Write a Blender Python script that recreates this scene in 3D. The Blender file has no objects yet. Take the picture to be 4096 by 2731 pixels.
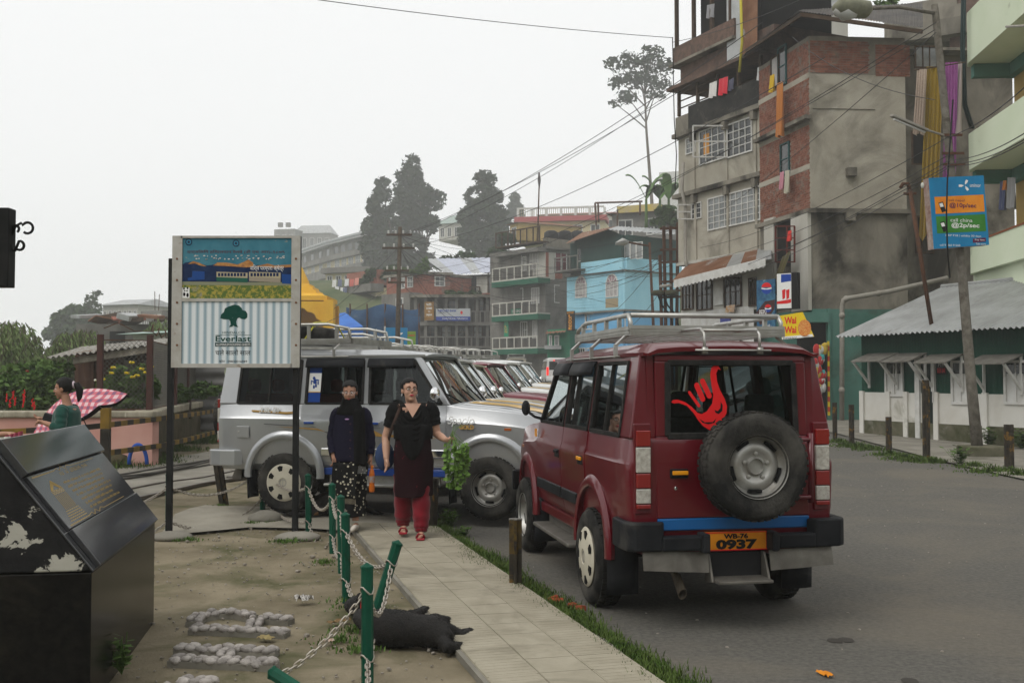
import bpy, bmesh, math, random
from mathutils import Vector, Matrix, Euler, noise
random.seed(7)
scene = bpy.context.scene
COL = scene.collection
R = math.radians
V = Vector
# ---------------------------------------------------------------- camera
CAM_H, FPX, HZ = 1.64, 4250.0, 1515.0          # eye height, focal length and horizon row measured on the 4096 px photograph
PITCH = math.atan((HZ-1365.5)/FPX)
cam_d = bpy.data.cameras.new('camera'); cam = bpy.data.objects.new('camera', cam_d); COL.objects.link(cam)
cam_d.sensor_width = 36; cam_d.lens = FPX/4096*36; cam_d.clip_start = .05; cam_d.clip_end = 3000
cam.location = (0, 0, CAM_H); cam.rotation_euler = (R(90)+PITCH, 0, 0)
scene.camera = cam
# ---------------------------------------------------------------- sky, sun, exposure
SUN_EL, SUN_ROT = R(52), R(-135)
world = bpy.data.worlds.new('World'); scene.world = world; world.use_nodes = True
wn, wl = world.node_tree.nodes, world.node_tree.links
bg = wn['Background']
sky = wn.new('ShaderNodeTexSky'); sky.sky_type = 'NISHITA'; sky.sun_disc = False
sky.sun_elevation = SUN_EL; sky.sun_rotation = SUN_ROT; sky.dust_density = 8; sky.air_density = 1
hs = wn.new('ShaderNodeHueSaturation'); hs.inputs['Saturation'].default_value = .06; hs.inputs['Value'].default_value = .55
mx = wn.new('ShaderNodeMix'); mx.data_type = 'RGBA'; mx.inputs[0].default_value = .86
mx.inputs[7].default_value = (11.3, 11.4, 11.4, 1)          # thick even cloud in front of the clear sky
wl.new(sky.outputs[0], hs.inputs['Color']); wl.new(hs.outputs[0], mx.inputs[6]); wl.new(mx.outputs[2], bg.inputs[0])
bg.inputs[1].default_value = .1
sun_d = bpy.data.lights.new('sun', 'SUN'); sun_d.energy = 1.5; sun_d.angle = R(40); sun_d.color = (1, .96, .9)
sun = bpy.data.objects.new('sun', sun_d); COL.objects.link(sun)
sun.rotation_euler = (R(90)-SUN_EL, 0, -SUN_ROT+R(180))
vs = scene.view_settings
vs.view_transform = 'Standard'; vs.look = 'None'; vs.gamma = 1; vs.exposure = 0.0; vs.use_curve_mapping = False
scene.cycles.max_bounces = 6; scene.cycles.transparent_max_bounces = 12; scene.cycles.volume_bounces = 2
scene.cycles.use_denoising = True
# ---------------------------------------------------------------- measuring helpers
_c, _s = math.cos(PITCH), math.sin(PITCH)
def ray(px, py):
 x, u = (px-2048)/FPX, (1365.5-py)/FPX
 return V((x, _c-u*_s, _s+u*_c))
def P(px, py, Y):                                # point seen at a pixel, Y metres away
 d = ray(px, py); return V((0, 0, CAM_H)) + d*(Y/d.y)
def gz(x, y):                                    # height of the ground
 t = y-16
 if y < -14: k = min(1, (-14-y)/36); return 15*k*k*(3-2*k)*(1+.15*math.sin(x*.11))   # unseen rise added behind the viewer to darken reflections
 z = .02*(t if t > 4 else (0 if t < -4 else (t+4)**2/16))
 if y > 84 and x > -40: k = min(1, (y-84)/40); f = min(1, max(0, (x+38)/12)); z += 11*k*k*(3-2*k)*f*f*(3-2*f)
 if y > 130 and x > -40: k = min(1, (y-130)/60); z += 6*k*k*(3-2*k)*min(1, max(0, (x+38)/12))
 if x < 1.5 and 11 < y < 18: k = min(1, max(0, (y-11.3)/1.6))*min(1, max(0, (17.5-y)/2)); z += .07*k*k*(3-2*k)*min(1, max(0, 1.5-x))
 L = -10.6-.12*max(0, y-20)
 if x < L-1 and y > 17:
  z -= min(30, (L-1-x)*.45)*(1 if y < 60 else max(.25, 1-(y-60)/60))
  z += 13*math.exp(-((x+58)/11)**4-((y-165)/22)**2)
 return z
def G(px, py, dz=0):                             # ground point seen at a pixel
 d = ray(px, py); t = 3.0
 o = V((0, 0, CAM_H))
 while t < 300:
  p = o+d*t
  if p.z <= gz(p.x, p.y)+dz: break
  t += .02
 return V((p.x, p.y, gz(p.x, p.y)+dz))
# ---------------------------------------------------------------- materials
MATS = {}
def mat(name, c1, c2=None, scale=6, rough=.75, bump=0, metal=0, spec=.08, mask=(.35, .65), detail=5, coat=0, alpha=1, trans=0,
  emit=0, bscale=None, obj=False, c3=None, m3=(.55, .6), s3=None, stretch=None, sheen=0, rvar=.0, vcol=False):
 """procedural principled material: two-tone noise, optional third stain colour with its own mask, fine bump"""
 if name in MATS: return MATS[name]
 m = bpy.data.materials.new(name); m.use_nodes = True; MATS[name] = m
 n, l = m.node_tree.nodes, m.node_tree.links
 b = n['Principled BSDF']
 b.inputs['Roughness'].default_value = rough; b.inputs['Metallic'].default_value = metal
 b.inputs['Specular IOR Level'].default_value = spec
 b.inputs['Coat Weight'].default_value = coat; b.inputs['Coat Roughness'].default_value = .08
 b.inputs['Alpha'].default_value = alpha; b.inputs['Transmission Weight'].default_value = trans
 b.inputs['Sheen Weight'].default_value = sheen
 col = c1+(1,) if len(c1) == 3 else c1
 b.inputs['Base Color'].default_value = col
 if emit: b.inputs['Emission Color'].default_value = col; b.inputs['Emission Strength'].default_value = emit
 vec = None
 if obj: vec = n.new('ShaderNodeTexCoord').outputs['Object']
 else: vec = n.new('ShaderNodeNewGeometry').outputs['Position']
 if stretch:
  mp = n.new('ShaderNodeMapping'); mp.inputs['Scale'].default_value = stretch; l.new(vec, mp.inputs[0]); vec = mp.outputs[0]
 out = None
 def nz(sc, det, dist=0):
  t = n.new('ShaderNodeTexNoise'); t.inputs['Scale'].default_value = sc; t.inputs['Detail'].default_value = det
  t.inputs['Roughness'].default_value = .62; t.inputs['Distortion'].default_value = dist; l.new(vec, t.inputs['Vector']); return t
 def mixc(fac, a, bb):
  k = n.new('ShaderNodeMix'); k.data_type = 'RGBA'
  if isinstance(fac, (int, float)): k.inputs[0].default_value = fac
  else: l.new(fac, k.inputs[0])
  for i, q in ((6, a), (7, bb)):
   if isinstance(q, (tuple, list)): k.inputs[i].default_value = tuple(q[:3])+(1,)
   else: l.new(q, k.inputs[i])
  return k.outputs[2]
 if c2:
  t = nz(scale, detail, .3); mr = n.new('ShaderNodeMapRange'); mr.inputs[1].default_value = mask[0]; mr.inputs[2].default_value = mask[1]
  l.new(t.outputs[0], mr.inputs[0]); out = mixc(mr.outputs[0], c1, c2)
 if c3:
  t3 = nz(s3 or scale*.4, 8, .6); mr = n.new('ShaderNodeMapRange'); mr.inputs[1].default_value = m3[0]; mr.inputs[2].default_value = m3[1]
  l.new(t3.outputs[0], mr.inputs[0]); out = mixc(mr.outputs[0], out if out is not None else c1, c3)
 if vcol:                                      # per-piece tone
  oi = n.new('ShaderNodeObjectInfo'); mr = n.new('ShaderNodeMapRange'); mr.inputs[3].default_value = .72; mr.inputs[4].default_value = 1.2
  l.new(oi.outputs['Random'], mr.inputs[0]); k = n.new('ShaderNodeMix'); k.data_type = 'RGBA'; k.blend_type = 'MULTIPLY'; k.inputs[0].default_value = 1
  if out is None: k.inputs[6].default_value = col
  else: l.new(out, k.inputs[6])
  l.new(mr.outputs[0], k.inputs[7]); out = k.outputs[2]
 if out is not None:
  l.new(out, b.inputs['Base Color'])
  if emit: l.new(out, b.inputs['Emission Color'])
 if rvar:
  t = nz(scale*1.7, 4); mr = n.new('ShaderNodeMapRange'); mr.inputs[3].default_value = max(0, rough-rvar); mr.inputs[4].default_value = min(1, rough+rvar)
  mr.inputs[1].default_value = .3; mr.inputs[2].default_value = .7
  l.new(t.outputs[0], mr.inputs[0]); l.new(mr.outputs[0], b.inputs['Roughness'])
 if bump:
  t = nz(bscale or scale*6, 6); bp = n.new('ShaderNodeBump'); bp.inputs['Strength'].default_value = min(1, bump); bp.inputs['Distance'].default_value = .02
  l.new(t.outputs[0], bp.inputs['Height']); l.new(bp.outputs[0], b.inputs['Normal'])
 return m
def glass(name, tint=(.8, .85, .85), a=.25, rough=.02, gain=1.0):
 """thin window glass: mirror reflection by fresnel over a tinted see-through sheet"""
 if name in MATS: return MATS[name]
 m = bpy.data.materials.new(name); m.use_nodes = True; MATS[name] = m
 n, l = m.node_tree.nodes, m.node_tree.links; n.remove(n['Principled BSDF']); o = n['Material Output']
 tr = n.new('ShaderNodeBsdfTransparent'); tr.inputs[0].default_value = tint+(1,)
 gl = n.new('ShaderNodeBsdfGlossy'); gl.inputs['Roughness'].default_value = rough; gl.inputs[0].default_value = (.9, .95, .95, 1)
 fr = n.new('ShaderNodeFresnel'); fr.inputs[0].default_value = 1.5
 ad = n.new('ShaderNodeMath'); ad.operation = 'MULTIPLY_ADD'; ad.inputs[1].default_value = gain; ad.inputs[2].default_value = a; l.new(fr.outputs[0], ad.inputs[0])
 mx = n.new('ShaderNodeMixShader'); l.new(ad.outputs[0], mx.inputs[0]); l.new(tr.outputs[0], mx.inputs[1]); l.new(gl.outputs[0], mx.inputs[2]); l.new(mx.outputs[0], o.inputs[0])
 return m
# ---------------------------------------------------------------- mesh builder
class MB:
 def __init__(s): s.v = []; s.f = []; s.mi = []; s.cur = 0
 def add(s, vs, fs):
  o = len(s.v); s.v += [tuple(q) for q in vs]; s.f += [tuple(o+i for i in f) for f in fs]; s.mi += [s.cur]*len(fs); return s
 def m(s, i): s.cur = i; return s
 def hexa(s, c):                              # 8 corners: bottom 4 then top 4
  return s.add(c, [(3, 2, 1, 0), (4, 5, 6, 7), (0, 1, 5, 4), (1, 2, 6, 5), (2, 3, 7, 6), (3, 0, 4, 7)])
 def box(s, x0, x1, y0, y1, z0, z1):
  return s.hexa([(x0, y0, z0), (x1, y0, z0), (x1, y1, z0), (x0, y1, z0), (x0, y0, z1), (x1, y0, z1), (x1, y1, z1), (x0, y1, z1)])
 def cbox(s, c, size, rot=None):
  c = V(c); h = [q/2 for q in size]; M = rot.to_matrix() if isinstance(rot, Euler) else (rot or Matrix.Identity(3))
  return s.hexa([c+M@V((sx*h[0], sy*h[1], sz*h[2])) for sz in (-1, 1) for sx, sy in ((-1, -1), (1, -1), (1, 1), (-1, 1))])
 def beam(s, a, b, w, h=None, up=(0, 0, 1)):  # rectangular bar from a to b
  a, b = V(a), V(b); d = (b-a).normalized(); up = V(up)
  if abs(d.dot(up)) > .98: up = V((0, 1, 0))
  x = d.cross(up).normalized()*w/2; y = x.cross(d).normalized()*(h or w)/2
  return s.hexa([a-x-y, a+x-y, a+x+y, a-x+y, b-x-y, b+x-y, b+x+y, b-x+y])
 def tube(s, pts, r, n=8, cap=True, closed=False):
  pts = [V(p) for p in pts]; N = len(pts); rr = r if isinstance(r, (list, tuple)) else [r]*N
  ring = []; prev = None
  for i, p in enumerate(pts):
   if closed: t = pts[(i+1) % N]-pts[i-1]
   else: t = pts[min(i+1, N-1)]-pts[max(i-1, 0)]
   t.normalize()
   if prev is None: a = t.orthogonal().normalized()
   else: a = (prev-t*prev.dot(t)); a = a.normalized() if a.length > 1e-6 else t.orthogonal().normalized()
   prev = a; b = t.cross(a)
   q = rr[i]; q = q if isinstance(q, (tuple, list)) else (q, q)
   ring.append([p+a*math.cos(2*math.pi*k/n)*q[0]+b*math.sin(2*math.pi*k/n)*q[1] for k in range(n)])
  vs = [q for g in ring for q in g]; fs = []
  for i in range(N if closed else N-1):
   j = (i+1) % N
   for k in range(n): fs.append((i*n+k, i*n+(k+1) % n, j*n+(k+1) % n, j*n+k))
  if cap and not closed: fs.append(tuple(range(n-1, -1, -1))); fs.append(tuple(range((N-1)*n, N*n)))
  return s.add(vs, fs)
 def loft(s, rings, cap=True, closed=True):   # rings of equal point count
  n = len(rings[0]); vs = [q for g in rings for q in g]; fs = []
  for i in range(len(rings)-1):
   for k in range(n if closed else n-1): fs.append((i*n+k, i*n+(k+1) % n, (i+1)*n+(k+1) % n, (i+1)*n+k))
  if cap: fs.append(tuple(range(n-1, -1, -1))); fs.append(tuple(range((len(rings)-1)*n, len(rings)*n)))
  return s.add(vs, fs)
 def lathe(s, prof, c=(0, 0, 0), axis=(0, 0, 1), n=24, cap=False):  # prof: (radius, along)
  ax = V(axis).normalized(); a = ax.orthogonal().normalized(); b = ax.cross(a); c = V(c)
  rings = [[c+ax*h+(a*math.cos(2*math.pi*k/n)+b*math.sin(2*math.pi*k/n))*r for k in range(n)] for r, h in prof]
  return s.loft(rings, cap)
 def prism(s, poly, o, ux, uy, depth):        # polygon in the plane (ux, uy) pushed by the vector depth
  o, ux, uy, depth = V(o), V(ux), V(uy), V(depth); n = len(poly)
  a = [o+ux*x+uy*y for x, y in poly]; b = [q+depth for q in a]
  return s.add(a+b, [tuple(range(n))[::-1], tuple(range(n, 2*n))]+[(i, (i+1) % n, n+(i+1) % n, n+i) for i in range(n)])
 def quad(s, a, b, c, d): return s.add([a, b, c, d], [(0, 1, 2, 3)])
 def ball(s, c, r, nu=10, nv=6, jit=0, rnd=random):
  c = V(c); r = (r, r, r) if isinstance(r, (int, float)) else r; vs = [c+V((0, 0, -r[2]))]
  for j in range(1, nv):
   t = math.pi*j/nv
   for i in range(nu):
    p = 2*math.pi*i/nu; k = 1+(rnd.random()-.5)*jit
    vs.append(c+V((r[0]*math.sin(t)*math.cos(p)*k, r[1]*math.sin(t)*math.sin(p)*k, -r[2]*math.cos(t)*k)))
  vs.append(c+V((0, 0, r[2]))); fs = []
  for i in range(nu):
   fs.append((0, 1+(i+1) % nu, 1+i)); e = len(vs)-1; b = 1+(nv-2)*nu; fs.append((e, b+i, b+(i+1) % nu))
   for j in range(nv-2): fs.append((1+j*nu+i, 1+j*nu+(i+1) % nu, 1+(j+1)*nu+(i+1) % nu, 1+(j+1)*nu+i))
  return s.add(vs, fs)
 def grid(s, fn, nu, nv):
  vs = [fn(i/nu, j/nv) for j in range(nv+1) for i in range(nu+1)]
  return s.add(vs, [(j*(nu+1)+i, j*(nu+1)+i+1, (j+1)*(nu+1)+i+1, (j+1)*(nu+1)+i) for j in range(nv) for i in range(nu)])
 def mesh(s, name, mats, smooth=False):
  me = bpy.data.meshes.new(name); me.from_pydata(s.v, [], s.f)
  for q in (mats if isinstance(mats, (list, tuple)) else [mats]): me.materials.append(q)
  if any(s.mi): me.polygons.foreach_set('material_index', s.mi)
  if smooth: me.polygons.foreach_set('use_smooth', [True]*len(s.f))
  me.update(); return me
 def build(s, name, mats, parent=None, smooth=False, bevel=0, loc=None, sub=0, auto=0, fix=True, solid=0):
  me = s.mesh(name, mats, smooth)
  if fix and len(me.polygons) < 60000:
   bm = bmesh.new(); bm.from_mesh(me); bmesh.ops.recalc_face_normals(bm, faces=bm.faces); bm.to_mesh(me); bm.free()
  if auto: me.polygons.foreach_set('use_smooth', [True]*len(me.polygons)); me.set_sharp_from_angle(angle=R(auto))
  o = link(name, me, parent)
  if solid: q = o.modifiers.new('solid', 'SOLIDIFY'); q.thickness = solid; q.offset = 0
  if sub: q = o.modifiers.new('sub', 'SUBSURF'); q.levels = q.render_levels = sub
  if bevel: q = o.modifiers.new('bevel', 'BEVEL'); q.width = bevel; q.segments = 2; q.limit_method = 'ANGLE'; q.angle_limit = R(38)
  return o
BASIS = {}
def link(name, data, parent=None, local=None):
 o = bpy.data.objects.new(name, data); COL.objects.link(o)
 if parent is not None: attach(o, parent)
 return o
def attach(o, parent):
 o.parent = parent
 M = BASIS.get(parent.name)
 if M is not None: o.matrix_parent_inverse = M        # geometry given in world coordinates
def thing(name, label, cat, loc=(0, 0, 0), rz=0, group=None, local=False):
 """an Empty at the thing's base that parents its parts; local=True: parts are given in its own frame"""
 o = bpy.data.objects.new(name, None); COL.objects.link(o); o.empty_display_size = .2
 o.location = loc; o.rotation_euler = (0, 0, rz)
 if not local: BASIS[o.name] = (Matrix.Translation(V(loc)) @ Matrix.Rotation(rz, 4, 'Z')).inverted()
 return tag(o, label, cat, group)
def tag(o, label, cat, group=None, kind=None):
 if label: o['label'] = label
 if cat: o['category'] = cat
 if group: o['group'] = group
 if kind: o['kind'] = kind
 return o
def struct(o, label=None):
 o['kind'] = 'structure'
 if label: o['label'] = label
 return o
def stuff(o, label=None, cat=None): o['kind'] = 'stuff'; return tag(o, label, cat)
def copy_tree(o, parent=None, matmap=None):
 c = o.copy(); COL.objects.link(c); c.parent = parent
 if o.name in BASIS: BASIS[c.name] = BASIS[o.name]
 if matmap and c.data is not None and any(s and s.name in matmap for s in c.data.materials):
  k = (o.data.name, tuple(sorted(matmap.items())))
  if k not in _MM:
   d = o.data.copy()
   for i, q in enumerate(d.materials):
    if q and q.name in matmap: d.materials[i] = MATS[matmap[q.name]]
   _MM[k] = d
  c.data = _MM[k]
 for ch in list(o.children): copy_tree(ch, c, matmap)
 return c
_MM = {}
def text(body, size, p, ux, uy, m, parent=None, name='lettering', ext=.002, align='CENTER', sx=1, shear=0, bold=0):
 """flat lettering as a font object: p = centre of its baseline, ux / uy = reading and up directions"""
 cu = bpy.data.curves.new(name, 'FONT'); cu.body = body; cu.size = size; cu.align_x = align; cu.extrude = ext; cu.offset = bold
 cu.shear = shear; cu.resolution_u = 3; cu.materials.append(m)
 t = bpy.data.objects.new(name, cu); COL.objects.link(t); dg = bpy.context.evaluated_depsgraph_get(); dg.update()
 me = bpy.data.meshes.new_from_object(t.evaluated_get(dg)); bpy.data.objects.remove(t)
 o = bpy.data.objects.new(name, me); COL.objects.link(o)
 ux, uy = V(ux).normalized(), V(uy).normalized(); uz = ux.cross(uy)
 M = Matrix((ux*sx, uy, uz)).transposed().to_4x4(); M.translation = V(p)
 if parent is not None:
  o.parent = parent
  inv = BASIS.get(parent.name); o.matrix_basis = (inv @ M) if inv is not None else M
 else: o.matrix_basis = M
 return o
class Face:
 """a vertical building front: a point on it seen at (px, Y), running to (px2, Y2); local u along, z up, n out towards the viewer"""
 def __init__(s, px, Y, px2=None, Y2=None, a=None, b=None):
  s.o = a if a else P(px, HZ, Y); q = b if b else P(px2, HZ, Y2); s.o = V((s.o.x, s.o.y, 0)); q = V((q.x, q.y, 0))
  s.len = (q-s.o).length; s.u = (q-s.o).normalized(); s.n = V((s.u.y, -s.u.x, 0))
 def uz(s, px, py):
  d = ray(px, py); t = (s.o-V((0, 0, CAM_H))).dot(s.n)/d.dot(s.n); p = V((0, 0, CAM_H))+d*t
  return (p-s.o).dot(s.u), p.z
 def pt(s, u, z, n=0): return s.o+s.u*u+s.n*n+V((0, 0, z))
 def at(s, px, py, n=0):                      # the point n metres in front of the face that is seen at the pixel
  d = ray(px, py); t = (s.o+s.n*n-V((0, 0, CAM_H))).dot(s.n)/d.dot(s.n); return V((0, 0, CAM_H))+d*t
 def box(s, mb, u0, u1, z0, z1, n0, n1):
  return mb.hexa([s.pt(u0, z0, n1), s.pt(u1, z0, n1), s.pt(u1, z0, n0), s.pt(u0, z0, n0), s.pt(u0, z1, n1), s.pt(u1, z1, n1), s.pt(u1, z1, n0), s.pt(u0, z1, n0)])
 def pbox(s, mb, x0, y0, x1, y1, n0, n1):     # the same given by two opposite pixels
  a, b = s.uz(x0, y0), s.uz(x1, y1)
  return s.box(mb, min(a[0], b[0]), max(a[0], b[0]), min(a[1], b[1]), max(a[1], b[1]), n0, n1)
 def side(s, u, depth): # the face that turns back from here at u
  return Face(0, 0, a=s.pt(u, 0), b=s.pt(u, 0, -depth))
def textfit(F, body, x0, y0, x1, y1, m, parent, n=.004, name='lettering', bold=0, shear=0):
 """lettering stretched to fill a pixel rectangle of a face"""
 o = text(body, 1, (0, 0, 0), (1, 0, 0), (0, 1, 0), m, None, name, 0, bold=bold, shear=shear); vs = [q.co for q in o.data.vertices]
 if not vs: return o
 ax, bx, ay, by = min(q.x for q in vs), max(q.x for q in vs), min(q.y for q in vs), max(q.y for q in vs)
 (ua, za), (ub, zb) = F.uz(x0, y0), F.uz(x1, y1); A = F.pt(min(ua, ub), min(za, zb), n); sx = abs(ub-ua)/(bx-ax); sy = abs(za-zb)/(by-ay)
 for q in vs: p = A+F.u*(q.x-ax)*sx+V((0, 0, (q.y-ay)*sy)); q[:] = p
 o.matrix_basis = Matrix.Identity(4)
 if parent is not None: attach(o, parent)
 return o
def ppoly(F, pts, n, m, name, parent, th=.0015):
 """flat printed shape on a face, outline in photograph pixels"""
 q = MB(); k = len(pts); a = [F.at(x, y, n) for x, y in pts]; b = [p-F.n*th for p in a]
 q.add(a+b, [tuple(range(k)), tuple(range(2*k-1, k-1, -1))]+[(i, k+i, k+(i+1) % k, (i+1) % k) for i in range(k)]); return q.build(name, m, parent)
# ================================================================ GROUND
M_DIRT = mat('dirt', (.145, .122, .080), (.235, .20, .138), scale=1.6, rough=.95, bump=.6, bscale=40, c3=(.085, .083, .042), m3=(.48, .66), s3=1.3)
M_ROAD = mat('asphalt', (.088, .084, .075), (.138, .131, .115), scale=28, rough=.88, bump=.7, bscale=90, c3=(.175, .152, .118), m3=(.48, .85), s3=.45, spec=.1, detail=9)
M_CONC = mat('concrete_pale', (.23, .21, .17), (.30, .28, .23), scale=2.2, rough=.9, bump=.3, c3=(.15, .135, .105), m3=(.55, .75), s3=.9)
M_CONC_D = mat('concrete_dirty', (.16, .15, .125), (.24, .225, .19), scale=1.8, rough=.92, bump=.35, c3=(.09, .085, .06), m3=(.55, .72), s3=.8)
M_TILE = mat('path_tile', (.27, .245, .185), (.34, .31, .24), scale=3.5, rough=.85, bump=.25, bscale=60, c3=(.15, .135, .10), m3=(.54, .75), s3=1.5, vcol=False)
M_GRASS = mat('grass', (.035, .07, .012), (.085, .12, .03), scale=9, rough=.8, obj=False)
M_WEED = mat('weed', (.05, .10, .02), (.10, .16, .04), scale=14, rough=.7)
M_RAIL = mat('rail_steel', (.10, .085, .07), (.16, .14, .12), scale=9, rough=.5, metal=.6)
M_HILL = mat('hillside', (.05, .075, .03), (.11, .12, .06), scale=.3, rough=.95, c3=(.16, .14, .10), m3=(.6, .7), s3=.2)
def sheet(name, pts, dz, m, lift=None):
 """a ground sheet over the polygon pts, draped on the terrain"""
 bm = bmesh.new(); bm.faces.new([bm.verts.new((x, y, 0)) for x, y in pts])
 bmesh.ops.triangulate(bm, faces=bm.faces)
 for k in range(6):
  e = [q for q in bm.edges if q.calc_length() > 1.6]
  if not e: break
  bmesh.ops.subdivide_edges(bm, edges=e, cuts=1)
  bmesh.ops.triangulate(bm, faces=[f for f in bm.faces if len(f.verts) > 3])
 for q in bm.verts: q.co.z = gz(q.co.x, q.co.y)+dz
 bmesh.ops.recalc_face_normals(bm, faces=bm.faces)
 if sum(f.normal.z for f in bm.faces) < 0: bmesh.ops.reverse_faces(bm, faces=bm.faces)
 me = bpy.data.meshes.new(name); bm.to_mesh(me); bm.free(); me.materials.append(m)
 return link(name, me)
xs = [-320, -220, -150, -80, -50, -35, -25, -20, -17, -15, -13.5, -12.5, -11.6, -11]+[-10+i*.5 for i in range(50)]+[16, 18, 20, 25, 30, 40, 60, 90, 150, 220, 320]
ys = [-85, -60, -50, -44, -38, -32, -26, -20, -14, -7, 0]+[2+i*.5 for i in range(70)]+[38, 40, 44, 48, 54, 60, 68, 76, 82, 84]+[86+2*i for i in range(20)]+[130, 150, 200, 250, 330, 415]
mb = MB()
mb.v = [(x, y, gz(x, y)+(.02*noise.noise(V((x*.9, y*.9, 0))) if -9 < x < 1 and y < 16 else 0)-.02) for y in ys for x in xs]; W_ = len(xs)
for j in range(len(ys)-1):
 for i in range(W_-1):
  mb.f.append((j*W_+i, j*W_+i+1, (j+1)*W_+i+1, (j+1)*W_+i)); mb.mi.append(1 if (ys[j] > 84 or ys[j] < -14 or xs[i] < -11 or xs[i] > 13) else 0)
struct(mb.build('ground', [M_DIRT, M_HILL], smooth=True), 'bare trodden earth and hillside ground')
# --- path line: left and right edge at depth y
def pathL(y): return -.137-.2715*(y-5.77)
def pathR(y): return .745-.284*(y-5.84)
road_l = [(pathR(y)+.16+.03*math.sin(y*2.1), y) for y in [-3+.8*i for i in range(19)]]
road_l += [(-2.3, 12.2), (-3.4, 14.5), (-3.2, 18), (-2.6, 24), (-3.5, 34), (-6, 46), (-12, 60), (-20, 76)]
road_r = [(6.5, 84), (7.5, 60), (7.6, 45), (7.9, 34), (8.3, 27), (8.15, 23), (8.05, 20), (8.1, 17), (8.3, 12), (8.6, 4), (8.6, -3)]
struct(sheet('road', road_l+road_r, .004, M_ROAD), 'grey dusty asphalt road beside the parked jeeps')
# --- footpath: concrete bed with its tiles
bed = MB()
pr = [(pathL(y)-.03, pathR(y)+.04+.03*math.sin(y*5), y) for y in [4.0+.3*i for i in range(28)]]
bed.loft([[(a, y, -.02), (a, y, .028), (b, y, .028), (b, y, -.02)] for a, b, y in pr])
path = struct(bed.build('footpath', M_CONC_D), 'narrow tiled footpath past the chain fence')
d = V((-.2715, 1, 0)).normalized(); nrm = V((1, .2715, 0)).normalized()
T_ = .298; tiles = []
def tile_mesh(seed, ribs):
 q = MB(); h = T_/2-.0015
 q.hexa([(-h, -h, 0), (h, -h, 0), (h, h, 0), (-h, h, 0), (-h+.003, -h+.003, .012), (h-.003, -h+.003, .012), (h-.003, h-.003, .012), (-h+.003, h-.003, .012)])
 if ribs:                                     # ribbed border tile
  for k in range(5):
   y = -h+.03+k*.058; q.box(-h+.012, h-.012, y, y+.05, .012, .0132)
 return q.mesh('tile', M_TILE)
tm = [tile_mesh(0, False), tile_mesh(1, True)]
rt = random.Random(3)
for r in range(28):
 for c in range(3):
  p = V((pathL(4.05), 4.05, 0))+d*(r*T_+T_/2)+nrm*(c*T_+T_/2)
  if p.y > 12.15: continue
  o = link('tile', tm[1 if c != 1 else 0], path); o.location = (p.x, p.y, .026+rt.uniform(-.0015, .0015))
  o.rotation_euler = (rt.uniform(-.006, .006), rt.uniform(-.006, .006), math.atan2(d.y, d.x)-R(90)+rt.uniform(-.008, .008)+(R(180) if rt.random() > .5 else 0))
# --- light concrete apron where the path meets the railway
ap = [G(*q) for q in ((640, 2145), (700, 2060), (760, 2036), (820, 2024), (1170, 2032), (1460, 2040), (1640, 2066), (1560, 2128), (1450, 2132), (1250, 2118), (1000, 2112), (800, 2132))]
struct(sheet('apron', [(p.x, p.y) for p in ap], .012, M_CONC), 'pale worn concrete apron before the rails')
# --- railway: concrete between and beside the rails
RA, RD = V((-4.83, 14.06, 0)), V((.173, .985, 0)).normalized(); RN = V((RD.y, -RD.x, 0))
def railp(t, off): p = RA+RD*t+RN*off; p += RN*(.0035*max(0, t-3)**2); return (p.x, p.y)
struct(sheet('railway_bed', [railp(t, .0-.04) for t in range(-10, 22)]+[railp(t, -2.9) for t in range(21, -11, -1)], .016, M_CONC_D), 'cracked concrete bed of the narrow gauge railway')
for k, off in enumerate((0, -.66)):
 q = MB(); pts = [railp(t*.5, off) for t in range(-20, 44)]
 q.loft([[(x-RN.x*w, y-RN.y*w, gz(x, y)+z) for w, z in ((-.03, .0), (-.03, .035), (.03, .035), (.03, 0))] for x, y in pts])
 tag(q.build('railway_rail', M_RAIL), ('near' if k == 0 else 'far')+' steel rail of the narrow gauge track behind the signboard', 'rail', 'railway rails')
# loose cables along the foot of the curved wall
for k in range(4):
 q = MB(); q.tube([V((*railp(t*.6-1, -1.55-k*.1+.10*math.sin(t*.7+k*2)), 0))+V((0, 0, gz(*railp(t*.6-1, -1.6))+.04+.03*(k % 2))) for t in range(30)], .018, 5)
 tag(q.build('cable', mat('cable_grey', (.09, .085, .075), rough=.8), smooth=True), ['track-side', 'second', 'third', 'wall-side'][k]+' loose grey cable along the foot of the curved wall', 'cable', 'cables beside the railway')
# --- right hand pavement behind the bollards
struct(sheet('pavement', [(8.6, -3), (8.6, 4), (8.3, 12), (8.1, 17), (8.05, 20), (8.15, 23), (8.3, 27), (7.9, 34), (12, 38), (15, 30), (16, 20), (16, -3)], .03, M_CONC_D), 'broken concrete pavement before the green hut')
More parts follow.
